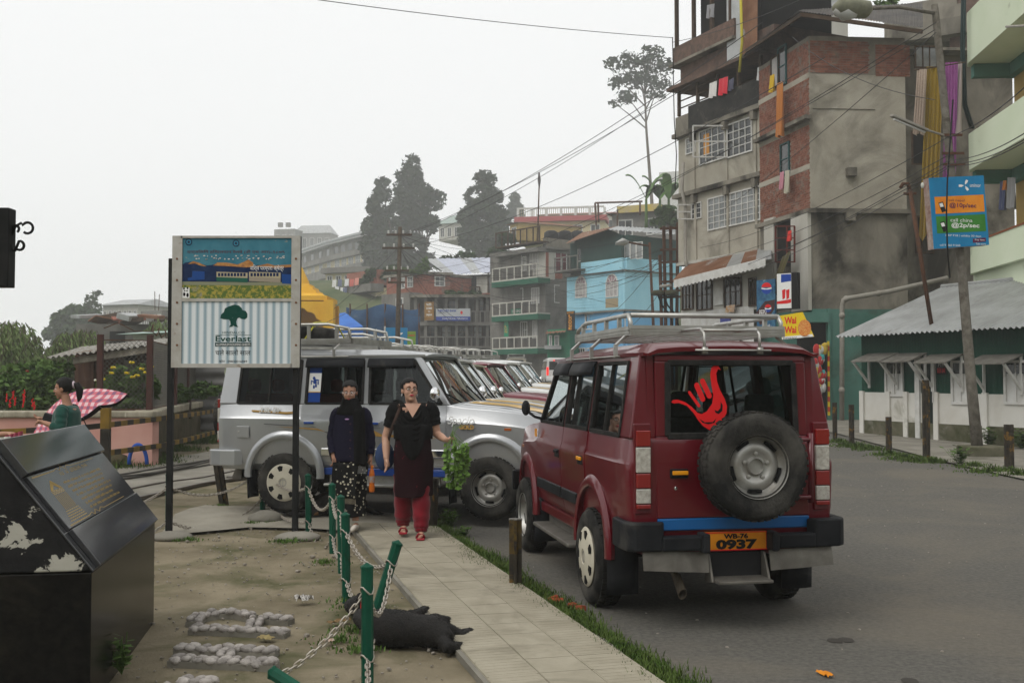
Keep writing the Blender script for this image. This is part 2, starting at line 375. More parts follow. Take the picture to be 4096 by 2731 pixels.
# --- grass
def blade_mb(q, p, h, lean, rnd, w=.006):
 a = rnd.random()*6.28; dx, dy = math.cos(a), math.sin(a); t = V((dx, dy, 0)); b = V((-dy, dx, 0))*w
 p = V(p); m_ = p+t*lean*.35+V((0, 0, h*.6)); e = p+t*lean+V((0, 0, h))
 q.add([p-b, p+b, m_+b*.7, m_-b*.7, e], [(0, 1, 2, 3), (3, 2, 4)])
def grass_patch(name, spots, n, h, m, label, spread, w=.006, seed=1):
 rnd = random.Random(seed); q = MB()
 for _ in range(n):
  x, y, k = spots(rnd); hh = h*k*rnd.uniform(.4, 1.1)
  blade_mb(q, (x, y, gz(x, y)-.005), hh, hh*rnd.uniform(.1, .9), rnd, w)
 return stuff(q.build(name, m, fix=False), label, 'grass')
def strip(rnd):
 y = rnd.uniform(4.5, 12.2); k = .5+.5*noise.noise(V((y*1.3, 0, 3)))
 wd = .09+.09*max(0, .5+noise.noise(V((y*.8, 2, 0))))
 return pathR(y)+.10+rnd.gauss(0, wd*.55), y, .55+.6*k
grass_patch('verge_grass', strip, 15000, .07, M_GRASS, 'narrow strip of green grass along the footpath edge', 0, .0045, 5)
def around(pts, r):
 def f(rnd):
  p = rnd.choice(pts); a = rnd.random()*6.28; q = abs(rnd.gauss(0, r)); return p.x+math.cos(a)*q*p[2] if False else p.x+math.cos(a)*q*1.6, p.y+math.sin(a)*q, max(.2, 1-q/r/3)
 return f
gp = [G(*q) for q in ((1180, 2160), (1130, 2168), (1060, 2088), (1000, 2095), (690, 2150), (750, 2160), (1190, 2150), (1395, 2400), (1420, 2430), (1390, 2010), (1300, 2250), (1500, 2450), (1420, 2520), (1370, 2560), (880, 2025), (1440, 2600))]
grass_patch('weed_tufts', around(gp, .08), 2200, .05, M_WEED, 'low weeds round the feet of the chain posts', 0, .006, 8)
gp2 = [G(*q) for q in ((3350, 1770), (3400, 1785), (3440, 1790), (3480, 1800), (3560, 1822), (3620, 1838), (3680, 1845), (3730, 1850), (3900, 1870), (3960, 1890), (4040, 1890), (4080, 1905), (3520, 1730), (3600, 1745))]
grass_patch('kerb_grass', around(gp2, .2), 4200, .14, M_GRASS, 'rough green grass along the far road edge', 0, .014, 9)
gp3 = [G(*q) for q in ((520, 1860), (470, 1870), (580, 1850), (600, 1835), (700, 1800), (800, 1770), (850, 1750))]
grass_patch('wall_grass', around(gp3, .3), 3500, .2, M_GRASS, 'grass growing along the foot of the pink wall', 0, .012, 10)
# pebbles and crumbs on the bare earth
rnd = random.Random(21); q = MB()
for _ in range(900):
 y = rnd.uniform(5, 12.5); x = rnd.uniform(-3.6, pathL(y)-.05); r = rnd.uniform(.003, .011)*(2 if rnd.random() < .05 else 1)
 q.ball((x, y, gz(x, y)-.012+r*.4), (r*rnd.uniform(.8, 1.6), r, r*.7), 5, 3, .5, rnd)
for _ in range(300):
 y = rnd.uniform(5, 22); x = rnd.uniform(pathR(y)+.3, 7.5); r = rnd.uniform(.003, .010)
 q.ball((x, y, gz(x, y)+.006), (r*1.5, r, r*.7), 5, 3, .5, rnd)
stuff(q.build('pebbles', mat('pebble', (.16, .14, .11), (.34, .31, .27), scale=20, rough=.9), fix=False), 'scattered pebbles and crumbs of stone', 'pebbles')
# ================================================================ JEEPS  (local frame: x right, y forward, z up, origin under the rear axle)
M_RED = mat('paint_maroon', (.085, .001, .005), (.10, .002, .008), scale=2, rough=.35, coat=.65, spec=.25, obj=True, c3=(.10, .045, .035), m3=(.62, 1.05), s3=2.5, bump=.02, bscale=3)
M_SILVER = mat('paint_silver', (.36, .37, .38), (.40, .41, .42), scale=2, rough=.3, metal=.55, coat=.7, obj=True, c3=(.34, .32, .29), m3=(.6, .9), s3=3)
M_BEIGE = mat('paint_beige', (.46, .42, .33), rough=.35, coat=.6, obj=True, c2=(.42, .38, .29), scale=2)
M_WHITE = mat('paint_white', (.68, .69, .68), rough=.35, coat=.6, obj=True, c2=(.6, .6, .58), scale=2)
M_MAROON2 = mat('paint_wine', (.17, .02, .035), rough=.35, coat=.6, obj=True, c2=(.14, .018, .03), scale=2)
M_RUB = mat('black_rubber', (.012, .012, .012), (.03, .029, .027), scale=12, rough=.75, obj=True)
M_TYRE = mat('tyre', (.014, .014, .0135), (.085, .08, .07), scale=3.5, rough=.85, obj=True, bump=.35, bscale=45, mask=(.4, .75))
M_BPL = mat('black_plastic', (.009, .010, .012), (.018, .019, .021), scale=5, rough=.5, obj=True, c3=(.085, .08, .07), m3=(.62, .85), s3=2)
M_ALU = mat('aluminium', (.46, .46, .44), (.33, .32, .29), scale=7, rough=.42, metal=.75, obj=True, c3=(.20, .14, .09), m3=(.66, .8), s3=5)
M_STEELP = mat('steel_plate_worn', (.17, .16, .14), (.10, .092, .08), scale=5, rough=.55, metal=.5, obj=True)
M_CREAM = mat('hubcap_cream', (.50, .47, .38), (.42, .39, .31), scale=4, rough=.5, obj=True)
M_CHROME = mat('chrome', (.78, .78, .79), rough=.09, metal=1)
M_RIM = mat('rim_steel', (.42, .42, .40), (.30, .285, .26), scale=5, rough=.45, metal=.7, obj=True)
M_LRED = mat('lens_red', (.20, .004, .004), rough=.15, coat=.8, spec=.6)
M_LCLR = mat('lens_clear', (.50, .48, .43), (.30, .28, .25), scale=30, rough=.15, coat=1, spec=.7, obj=True)
M_AMB = mat('amber', (.75, .30, .01), rough=.3, coat=.5)
M_BLUE = mat('blue_stripe', (.008, .10, .30), rough=.35, coat=.5)
M_BLUE2 = mat('blue_trim', (.015, .06, .28), rough=.35, coat=.5)
M_GOLD = mat('gold_stripe', (.55, .33, .06), rough=.4, coat=.5)
M_DECAL = mat('decal_red', (.62, .016, .018), rough=.35)
M_SEAT = mat('seat_red', (.20, .03, .02), (.28, .06, .04), scale=60, rough=.9, obj=True)
M_SEATG = mat('seat_grey', (.10, .10, .10), (.15, .15, .145), scale=30, rough=.9, obj=True)
M_CABIN = mat('cabin_dark', (.018, .018, .019), rough=.8)
M_PLATE = mat('plate_yellow', (.70, .27, .015), (.62, .22, .012), scale=8, rough=.45, obj=True)
M_BLACK = mat('ink_black', (.008, .008, .008), rough=.6)
M_WHITEINK = mat('ink_white', (.75, .75, .73), rough=.6)
GL_CAR = glass('car_glass', (.36, .40, .39), .0, gain=.8)
GL_DARK = glass('car_glass_dark', (.22, .25, .25), -.01, gain=.45)
GL_WS = glass('windscreen_glass', (.5, .55, .55), .0, gain=.7)
def bool_cut(o, cut_mesh):
 c = bpy.data.objects.new('cut', cut_mesh); COL.objects.link(c)
 m = o.modifiers.new('b', 'BOOLEAN'); m.operation = 'DIFFERENCE'; m.object = c; m.solver = 'EXACT'
 dg = bpy.context.evaluated_depsgraph_get(); dg.update(); me = bpy.data.meshes.new_from_object(o.evaluated_get(dg))
 o.modifiers.remove(m); old = o.data; o.data = me; bpy.data.objects.remove(c); return o
WB_ = 2.45; ZW, RW = .35, .345
def gxz(z): return .80-.095*(z-1.19)/.56
def topz(y):
 pts = [(-9, 1.19), (1.98, 1.19), (2.12, 1.165), (2.6, 1.13), (2.95, 1.07), (3.12, 1.0), (3.2, .92)]
 for (a, za), (b, zb) in zip(pts, pts[1:]):
  if a <= y <= b: return za+(zb-za)*(y-a)/(b-a)
 return pts[-1][1]
def wid(y):
 if y < -.6: return 1-.04*((-.6-y)/.26)**2
 if y > 2.3: return 1-.13*((y-2.3)/.9)**2
 return 1
SEC = [(.70, .42), (.79, .50), (.825, .72), (.838, .97), (.838, 1.02), (.818, 1.05), (.80, 1.19)]
def sidex(z, y):
 for (xa, za), (xb, zb) in zip(SEC, SEC[1:]):
  if za <= z <= zb: return (xa+(xb-xa)*(z-za)/(zb-za))*wid(y)
 return (SEC[0][0] if z < SEC[0][1] else gxz(z))*wid(y)
def section(y):
 t = topz(y); w = wid(y); h = t < 1.185; r = []
 for i, (x, z) in enumerate(SEC):
  zz = .42+(z-.42)*(t-.42)/(1.19-.42) if h and z > .9 else z
  r.append((x*w, zz))
 r += [(.70*w, t+(.022 if h else .004)), (.35*w, t+(.045 if h else .004))]
 return [(x, y, z) for x, z in r]+[(-x, y, z) for x, z in r[::-1]]
def archz(y, pad=.0):
 z = .42
 for c in (0, WB_):
  q = (.43+pad)**2-(y-c)**2
  if q > 0: z = max(z, ZW+.03+math.sqrt(q))
 return z
def wheel(parent, c, side, kind, name='wheel'):
 """side: +1 / -1 the way the outer face looks along x; kind: hubcap or steel rim"""
 w = link(name, None, parent); w.empty_display_size = .1; w.location = c
 ax = (side, 0, 0)
 q = MB(); q.lathe([(.19, -.085), (.235, -.10), (.30, -.108), (.328, -.095), (.345, -.062), (.347, 0), (.345, .062), (.328, .095), (.30, .108), (.235, .10), (.19, .085)], axis=ax, n=44)
 for k in range(44):                          # tread blocks
  a = 2*math.pi*(k+.5)/44
  for s_, o_ in ((-.052, 0), (0, .07), (.052, 0)):
   a2 = a+o_; p = V((s_*side, math.cos(a2)*.347, math.sin(a2)*.347)); q.cbox(p, (.042, .034, .012), Matrix.Rotation(a2-math.pi/2, 3, 'X'))
 q.build('tyre', M_TYRE, w, auto=40)
 r = MB()
 if kind == 'cap':
  r.lathe([(.20, .085), (.215, .104), (.205, .112), (.17, .118), (.10, .128), (.055, .13), (.05, .124), (0.001, .124)], axis=ax, n=36)
  rim = r.build('rim', M_CREAM, w, auto=35)
  d_ = MB()
  for k in range(7):
   a = 2*math.pi*k/7; ca, sa = math.cos(a), math.sin(a)
   poly = [(.125, -.018), (.185, -.034), (.198, 0), (.185, .034), (.125, .018)]
   d_.prism(poly, V((.1145*side, 0, 0)), V((0, ca, sa)), V((0, -sa, ca)), V((.0085*side, 0, 0)))
  stuff(d_.build('slot', M_BLACK, rim))
  e = MB(); e.lathe([(.044, .124), (.044, .127), (.034, .127), (.034, .124)], axis=ax, n=24); e.box(min(.124*side, .127*side), max(.124*side, .127*side), -.003, .003, -.036, .036)
  e.build('emblem', M_RIM, rim)
 else:
  r.lathe([(.205, .10), (.20, .085), (.188, .06), (.18, .03), (.165, .022), (.14, .045), (.115, .052), (.095, .045), (.075, .03), (.062, .032), (.05, .055), (.048, .03), (.001, .03)], axis=ax, n=40)
  rim = r.build('rim', M_RIM, w, auto=50)
  g = MB()
  for k in range(5):
   a = 2*math.pi*k/5+.3; g.lathe([(.0135, .028), (.0135, .05), (.001, .052)], c=V((0, math.cos(a)*.082, math.sin(a)*.082)), axis=ax, n=8)
  stuff(g.build('wheel_nut', M_RIM, rim))
  g = MB()
  for k in range(5):
   a = 2*math.pi*k/5+.9; ca, sa = math.cos(a), math.sin(a)
   g.prism([(.148, -.045), (.168, -.05), (.172, 0), (.168, .05), (.148, .045), (.151, 0)], V((.036*side, 0, 0)), V((0, ca, sa)), V((0, -sa, ca)), V((.012*side, 0, 0)))
  stuff(g.build('slot', M_BLACK, rim))
 return w
ZMAP = [(-1, -1), (.2, .2), (.30, .33), (.42, .48), (1.20, 1.26), (1.70, 1.755), (1.765, 1.797), (1.885, 1.895), (4, 4)]
JX = [1.0]
def zmap(z):
 for (a, za), (b, zb) in zip(ZMAP, ZMAP[1:]):
  if a <= z <= b: return za+(zb-za)*(z-a)/(b-a)
class JMB(MB):                                   # body pieces: proportions tuned to the photograph in one place
 def mesh(s, name, mats, smooth=False):
  s.v = [(x*JX[0], y, zmap(z)) for x, y, z in s.v]; return MB.mesh(s, name, mats, smooth)
def jeep(name, label, loc, rz, paint, stripe, wheels=('cap', 'cap', 'cap', 'cap'), rack=True, spare=True, group='jeeps parked on the square', seat=None):
 J = thing(name, label, 'jeep', loc, rz, group, local=True); seat = seat or M_SEAT
 ys = [-.87, -.85, -.78, -.6, -.43, -.2, 0, .2, .43, .7, 1.0, 1.3, 1.6, 1.85, 1.98, 2.05, 2.12, 2.3, 2.5, 2.7, 2.88, 3.0, 3.1, 3.17, 3.2]
 q = JMB(); rings = [section(y) for y in ys]
 rings[0] = [(x*.985, y, z if z < 1 else z-.01) for x, y, z in rings[0]]
 q.loft(rings); body = q.build('body', [paint, M_CABIN], J, bevel=.012)
 cut = JMB()
 for c in (0, WB_):
  for s_ in (-1, 1): cut.lathe([(.001, 0), (.43, 0), (.43, .6), (.001, .6)], c=(s_*.5, c, ZW+.03), axis=(s_, 0, 0), n=32)
 cut.box(-.70, .70, -.78, 1.9, .52, 1.5)       # cabin well
 mc = cut.mesh('cut', M_CABIN); bool_cut(body, mc); body.data.polygons.foreach_set('use_smooth', [True]*len(body.data.polygons)); body.data.set_sharp_from_angle(angle=R(28))
 # cabin frame: pillars, top rail
 f = JMB()
 def pillar(y0b, y1b, y0t, y1t, z0=1.19, z1=1.76, t=.05):
  for s_ in (-1, 1):
   a, b = gxz(z0), gxz(z1)
   f.hexa([(s_*(a-t), y0b, z0), (s_*a, y0b, z0), (s_*a, y1b, z0), (s_*(a-t), y1b, z0), (s_*(b-t), y0t, z1), (s_*b, y0t, z1), (s_*b, y1t, z1), (s_*(b-t), y1t, z1)])
 pillar(-.852, -.62, -.80, -.60, t=.20); pillar(.17, .245, .17, .245); pillar(.955, 1.03, .94, 1.01); pillar(1.90, 1.99, 1.53, 1.62)
 for s_ in (-1, 1):
  b = gxz(1.735); f.hexa([(s_*(b-.05), -.8, 1.70), (s_*b, -.8, 1.70), (s_*b, 1.60, 1.70), (s_*(b-.05), 1.60, 1.70), (s_*(b-.05), -.8, 1.77), (s_*(b-.004), -.8, 1.77), (s_*(b-.004), 1.60, 1.77), (s_*(b-.05), 1.60, 1.77)])
 f.box(-.70, .70, 1.52, 1.60, 1.70, 1.77); f.build('cabin_frame', paint, J, bevel=.01)
 # roof shell
 ry = [-.86, -.85, -.82, -.7, -.4, 0, .4, .8, 1.1, 1.35, 1.5, 1.6, 1.66, 1.67]
 def roofsec(y):
  zc = 1.885-.012*max(0, y)-(.06*max(0, (y-1.0)/.67)**2)-(.05*max(0, (-.70-y)/.16)**2)
  e = .70 if y > -.8 else .68
  out = [(e+.015, 1.755), (e+.018, 1.785), (e-.02, 1.80+(zc-1.88)*.5), (e-.10, zc-.02), (e-.28, zc-.004), (0, zc+.006)]
  inn = [(0, zc-.03), (e-.28, zc-.04), (e-.10, zc-.055), (e-.03, 1.755)]
  h = [(x, y, z) for x, z in out]; g = [(-x, y, z) for x, z in out[-2::-1]]; k = [(-x, y, z) for x, z in inn[::-1]]; l = [(x, y, z) for x, z in inn[1:]]
  return h+g+k+l
 q = JMB(); q.loft([roofsec(y) for y in ry]); q.build('roof', paint, J, auto=50)
 # doors: raised panels, with handle and rubbing strip
 def panel(y0, y1, s_, off, zlo=lambda y: .46, z1=1.185, ny=14):
  zs = [0, .1, .25, .45, .6, .72, .78, .83, 1]
  def fn(off2):
   rows = []
   for k in zs:
    row = []
    for i in range(ny+1):
     y = y0+(y1-y0)*i/ny; a = zlo(y); z = a+(z1-a)*k; row.append((s_*(sidex(z, y)+off2), y, z))
    rows.append(row)
   return rows
  A, B = fn(off), fn(-.01); q = JMB(); n = ny+1; m_ = len(zs)
  vs = [p for r_ in A for p in r_]+[p for r_ in B for p in r_]; o_ = n*m_; fs = []
  for j in range(m_-1):
   for i in range(ny): fs.append((j*n+i, j*n+i+1, (j+1)*n+i+1, (j+1)*n+i))
  bd = [i for i in range(n)]+[j*n+n-1 for j in range(1, m_)]+[(m_-1)*n+i for i in range(n-2, -1, -1)]+[j*n for j in range(m_-2, 0, -1)]
  for a, b in zip(bd, bd[1:]+bd[:1]): fs.append((a, b, o_+b, o_+a))
  q.add(vs, fs); return q
 zl = lambda y: max(.46, archz(y, .035))
 for s_ in (-1, 1):
  for y0, y1, hy in ((.205, .985, .31), (.997, 1.955, 1.10)):
   dr = panel(y0, y1, s_, .008, zl).build('door', paint, J, auto=25)
   h = JMB(); x = s_*(sidex(.98, 0)+.012); h.box(min(x, x-s_*.02), max(x, x-s_*.02), hy-.07, hy+.09, .93, 1.0); h.build('handle_recess', M_BPL if paint is M_RED else paint, dr, bevel=.006)
   h = JMB(); x = s_*(sidex(.98, 0)+.03); h.box(min(x, x-s_*.018), max(x, x-s_*.018), hy-.055, hy+.065, .965, .992); h.build('handle', (M_AMB if hy < 1 else M_BPL) if paint is M_RED else M_BLUE2, dr, bevel=.005)
   h = JMB(); a0 = y0+.02 if y0 > .9 else y0+.26; x0 = sidex(.66, 0)
   h.hexa([(s_*x0, a0, .60), (s_*(x0+.028), a0, .61), (s_*(x0+.028), y1-.02, .61), (s_*x0, y1-.02, .60), (s_*x0, a0, .70), (s_*(x0+.028), a0, .69), (s_*(x0+.028), y1-.02, .69), (s_*x0, y1-.02, .70)])
   h.build('rubbing_strip', M_BPL if paint is M_RED else M_CHROME, dr, bevel=.006)
  # fender flares
  for c, lo in ((0, -.80), (WB_, 99)):
   q = JMB(); n = 22; rg = []
   for i in range(n+1):
    a = R(-8)+R(196)*i/n; ca, sa = math.cos(a), math.sin(a)
    def pp(r_, x): return (s_*x*wid(c+ca*r_), c+ca*r_, max(.36, ZW+.03+sa*r_))
    rg.append([pp(.425, .80), pp(.418, .855), pp(.44, .868), pp(.475, .86), pp(.505, .832), pp(.49, .80)])
   q.loft(rg); q.build('fender_flare', paint if paint is not M_SILVER else M_SILVER, J, auto=45)
  # wheels, mud flaps, step
  for c, k in ((0, 0), (WB_, 1)):
   wheel(J, (s_*.72*JX[0]**.5, c, ZW), s_, wheels[k*2+(0 if s_ < 0 else 1)])
   q = JMB(); q.grid(lambda u, v: V((s_*(.60+.25*u), c-.44-.03*math.sin(u*3)-.02*v, .16+.34*v)), 4, 4); q.build('mud_flap', M_BPL, J, solid=.012, smooth=True)
  q = JMB(); q.box(min(s_*.70, s_*.90), max(s_*.70, s_*.90), .52, 1.86, .30, .325); q.box(min(s_*.70, s_*.73), max(s_*.70, s_*.73), .52, 1.86, .31, .43)
  q.build('side_step', M_STEELP if paint is M_RED else M_ALU, J, bevel=.01)
 # sill
 q = JMB(); q.box(-.79, .79, .47, 1.96, .395, .47); q.build('sill', paint if paint is M_RED else M_BLUE2, J, bevel=.01)
 # side windows
 for s_ in (-1, 1):
  for k, (b0, b1, t0, t1, slide) in enumerate(((-.615, .165, -.595, .165, -.22), (.25, .95, .25, .935, .72), (1.035, 1.90, 1.015, 1.535, 0))):
   za, zb = 1.20, 1.70; g = .012
   c4 = [V((s_*(gxz(z)-g), y, z)) for y, z in ((b0, za), (b1, za), (t1, zb), (t0, zb))]
   q = JMB(); q.quad(*c4); w = q.build('window', GL_CAR if k else GL_DARK, J, fix=False)
   q = JMB()
   for a, b in zip(c4, c4[1:]+c4[:1]): q.beam(a+V((s_*.012, 0, 0)), b+V((s_*.012, 0, 0)), .028, .022, (1, 0, 0))
   if slide: q.beam(V((s_*(gxz(za)-.005), slide, za)), V((s_*(gxz(zb)-.005), slide, zb)), .03, .02)
   q.build('frame', M_RUB, w)
   if k:                                # rain visor over the door windows
    q = JMB(); z = zb+.01
    q.grid(lambda u, v: V((s_*(gxz(1.70)+.004+.05*math.sin(v*1.5)), t0-.02+(t1-t0+.03)*u, 1.725-.11*v)), 2, 4)
    q.build('rain_visor', M_BPL, w, solid=.01, smooth=True)
 # windscreen
 a = [V((-.69, 1.985, 1.20)), V((.69, 1.985, 1.20)), V((.63, 1.60, 1.72)), V((-.63, 1.60, 1.72))]
 q = JMB(); q.grid(lambda u, v: a[0].lerp(a[1], u).lerp(a[3].lerp(a[2], u), v)+V((0, .05*(1-(2*u-1)**2), 0)), 10, 4); w = q.build('windscreen', GL_WS, J, smooth=True, fix=False)
 q = JMB(); q.tube([a[0], a[1]], .016, 6).tube([a[0], a[3]], .016, 6).tube([a[1], a[2]], .016, 6).tube([a[3], a[2]], .016, 6); q.build('frame', M_RUB, w)
 for x in (-.35, .25): q = JMB(); q.beam((x, 2.06, 1.20), (x+.30, 1.93, 1.40), .018, .012); q.beam((x, 2.06, 1.20), (x, 2.06, 1.185), .03); q.build('wiper', M_BPL, w)
 # cowl, bonnet with bulge and stripe
 q = JMB(); q.grid(lambda u, v: V(((u*2-1)*(.66-.05*v), 2.10+1.02*v, topz(2.10+1.02*v)+.034+.022*math.cos((u*2-1)*1.4)-.01*(abs(u*2-1) > .95))), 16, 10); bn = q.build('bonnet', paint, J, auto=35)
 if stripe:
  q = JMB()
  for x0, x1 in ((-.55, -.22), (.22, .55)): q.grid(lambda u, v: V((x0+(x1-x0)*u, 2.13+.95*v, topz(2.13+.95*v)+.036+.022*math.cos((x0+(x1-x0)*u)/.66*1.4)+.003)), 4, 8)
  q.build('stripe', stripe, bn, smooth=True)
 # front: grille, lamps, bumper
 q = JMB(); q.box(-.48, .48, 3.19, 3.215, .74, .90); g = q.build('grille', M_BPL, J)
 q = JMB(); [q.box(-.47, .47, 3.215, 3.225, .755+.035*k, .770+.035*k) for k in range(4)]; stuff(q.build('slat', M_CHROME, g))
 for s_ in (-1, 1):
  q = JMB(); q.box(min(s_*.49, s_*.70), max(s_*.49, s_*.70), 3.14, 3.215, .74, .89); q.build('headlight', M_LCLR, J, bevel=.015)
  q = JMB(); x = s_*(sidex(.9, 2.62)+.004); q.box(min(x, x-s_*.03), max(x, x-s_*.03), 2.62, 2.70, .915, .945); q.build('indicator', mat('lens_amber', (.35, .09, .02), rough=.2, coat=1), J, bevel=.004)
 q = JMB(); q.loft([[(x, 3.10+.17*(1-(x/.86)**4), z) for z in (.46, .66)]+[(x, 3.02+.17*(1-(x/.86)**4), z) for z in (.66, .46)] for x in [-.86+.086*k for k in range(21)]]); q.build('front_bumper', M_BPL if paint is M_RED else paint, J, bevel=.015)
 for s_ in (-1, 1):                           # mirrors
  m_ = JMB(); m_.tube([(s_*.80, 1.84, 1.22), (s_*.88, 1.86, 1.24), (s_*.94, 1.86, 1.28)], .014, 6); m_.ball((s_*.97, 1.87, 1.32), (.10, .055, .075) if paint is not M_RED else (.045, .03, .07), 12, 8); m_.build('mirror', M_CHROME if paint is not M_RED else M_BPL, J, smooth=True)
 # rear
 def ry_(z): return -.868+.055*max(0, (z-.7))/1.05
 q = JMB()
 def rp(x0, x1, z0, z1, t=.02): q.hexa([(x0, ry_(z0)-t, z0), (x1, ry_(z0)-t, z0), (x1, ry_(z0)+.03, z0), (x0, ry_(z0)+.03, z0), (x0, ry_(z1)-t, z1), (x1, ry_(z1)-t, z1), (x1, ry_(z1)+.03, z1), (x0, ry_(z1)+.03, z1)])
 rp(-.60, .60, .67, 1.20); rp(-.60, -.51, 1.20, 1.70); rp(.51, .60, 1.20, 1.70); rp(-.60, .60, 1.70, 1.765)
 rd = q.build('rear_door', paint, J, bevel=.008)
 q = JMB(); rp(-.66, -.607, 1.19, 1.76, .004); rp(.607, .66, 1.19, 1.76, .004); rp(-.70, .70, .44, .585, .0); q.build('rear_panel', paint, J)
 q = JMB(); rp(-.598, .598, .59, .668, .021); q.build('stripe', M_BLUE if paint is M_RED else paint, rd, bevel=.008)
 wz = lambda x, z, o_=0: V((x, ry_(z)-o_, z))
 c4 = [wz(-.51, 1.205, .008), wz(.51, 1.205, .008), wz(.50, 1.695, .008), wz(-.50, 1.695, .008)]
 q = JMB(); q.quad(*c4); w = q.build('rear_window', GL_DARK, J, fix=False)
 q = JMB()
 for a_, b_ in zip(c4, c4[1:]+c4[:1]): q.beam(a_+V((0, -.014, 0)), b_+V((0, -.014, 0)), .045, .02, (0, 1, 0))
 q.build('frame', M_RUB, w, bevel=.008)
 h = JMB(); h.box(-.50, -.36, ry_(1)-.035, ry_(1), .93, .99); h.build('handle_recess', M_BPL, rd, bevel=.006)
 h = JMB(); h.box(-.485, -.365, ry_(1)-.05, ry_(1)-.03, .952, .978); h.build('handle', M_AMB if paint is M_RED else M_BLUE2, rd, bevel=.004)
 h = JMB(); h.lathe([(.012, 0), (.012, .006), (.001, .008)], c=(-.46, ry_(.86)-.02, .865), axis=(0, -1, 0), n=10); h.build('lock', M_CHROME, rd)
 for s_ in (-1, 1):
  h = JMB(); x0, x1 = s_*.64, s_*.775; xa, xb = min(x0, x1), max(x0, x1)
  h.hexa([(xa, -.885, .70), (xb, -.87, .70), (xb, -.80, .70), (xa, -.80, .70), (xa, -.875, 1.29), (xb, -.855, 1.29), (xb, -.78, 1.29), (xa, -.78, 1.29)])
  tl = h.build('tail_light', M_LRED if False else paint, J, bevel=.008)
  for z0, z1, mm in ((.735, .765, M_LRED), (.77, .865, M_LCLR), (.87, .965, M_LRED), (.97, 1.135, M_LCLR), (1.14, 1.245, M_LRED)):
   h = JMB(); h.box(xa+.012, xb-.014, -.90, -.86, z0, z1); h.build('lens', mm, tl, bevel=.006)
  # rear bumper half
  h = JMB()
  pr_ = [(s_*.86, -.62), (s_*.87, -.80), (s_*.855, -.93), (s_*.80, -.975), (s_*.60, -.985)]
  h.loft([[(x, y, .47), (x, y, .655), (x*.93, y+.08, .655), (x*.93, y+.08, .47)] for x, y in pr_])
  h.loft([[(s_*x, -.99, .47), (s_*x, -.99, .565), (s_*x, -.90, .565), (s_*x, -.90, .47)] for x in (.60, .45, .30)])
  h.box(min(s_*.24, s_*.30), max(s_*.24, s_*.30), -1.01, -.88, .455, .58)
  h.build('rear_bumper', M_BPL if paint is M_RED else paint, J, bevel=.014)
  if paint is M_RED:
   h = JMB(); h.grid(lambda u, v: V((s_*(.24+.50*u), -.945-.03*(1-v)+.006*math.sin(u*9), .345+.02*u+.11*v)), 6, 2); h.build('splash_guard', M_STEELP, J, solid=.008)
 if spare:
  q = JMB(); q.tube([(.60, -.92, .80), (.56, -.96, .80), (.35, -.97, .80), (.12, -.98, .95)], .016, 6).tube([(.60, -.92, 1.18), (.56, -.96, 1.18), (.35, -.97, 1.18), (.12, -.98, 1.08)], .016, 6).tube([(.575, -.95, .76), (.575, -.95, 1.22)], .022, 8); q.build('spare_carrier', paint, J, smooth=True)
  w = wheel(J, (.05, -1.075, 1.08), 1, 'rim', 'spare_wheel'); w.rotation_euler = (R(0), 0, R(-90))
 # number plate
 q = JMB(); q.box(-.245, .245, -.905, -.89, .455, .575); pl_ = q.build('number_plate', M_PLATE if paint is M_RED else M_PLATE, J)
 q = JMB(); [q.box(*b) for b in ((-.245, .245, -.909, -.904, .455, .461), (-.245, .245, -.909, -.904, .569, .575), (-.245, -.239, -.909, -.904, .455, .575), (.239, .245, -.909, -.904, .455, .575))]; q.build('border', M_DECAL, pl_)
 if paint is M_RED:
  text('WB-76', .042, (0, -.909, zmap(.533)), (1, 0, 0), (0, 0, 1), M_BLACK, pl_, sx=1.35, bold=.0012)
  text('0937', .078, (0, -.909, zmap(.468)), (1, 0, 0), (0, 0, 1), M_BLACK, pl_, sx=1.75, bold=.004)
 # under the tail: step, tow bar, exhaust, axle
 q = JMB(); q.box(-.21, .21, -1.08, -.86, .295, .312); q.hexa([(-.23, -1.0, .296), (-.21, -1.0, .296), (-.21, -.86, .28), (-.23, -.86, .28), (-.23, -.92, .44), (-.21, -.92, .44), (-.21, -.86, .44), (-.23, -.86, .44)]); q.hexa([(.21, -1.0, .296), (.23, -1.0, .296), (.23, -.86, .28), (.21, -.86, .28), (.21, -.92, .44), (.23, -.92, .44), (.23, -.86, .44), (.21, -.86, .44)]); q.build('rear_step', M_STEELP, J, bevel=.006)
 q = JMB(); q.box(-.205, .205, -.885, -.865, .31, .44); q.build('tow_plate', M_CABIN, J)
 q = JMB(); q.tube([(-.42, -.2, .36), (-.42, -.7, .34), (-.42, -.80, .29)], .026, 8).lathe([(.032, 0), (.034, .13), (.028, .13), (.028, .02)], c=(-.42, -.80, .30), axis=(0, -.8, -.5), n=12); q.build('exhaust', mat('exhaust_rust', (.09, .075, .055), (.05, .04, .03), scale=14, rough=.8, obj=True), J, auto=40)
 q = JMB(); q.tube([(-.70, 0, .35), (.70, 0, .35)], .045, 8).tube([(-.70, WB_, .35), (.70, WB_, .35)], .04, 8).ball((0, 0, .36), .13, 10, 7); q.box(-.38, -.30, -.8, 3.0, .40, .46); q.box(.30, .38, -.8, 3.0, .40, .46); q.box(-.2, .2, -.80, -.2, .36, .5); q.build('chassis', M_CABIN, J)
 # cabin
 q = JMB(); q.box(-.70, .70, 1.72, 1.97, .9, 1.17); q.build('dashboard', M_CABIN, J, bevel=.02)
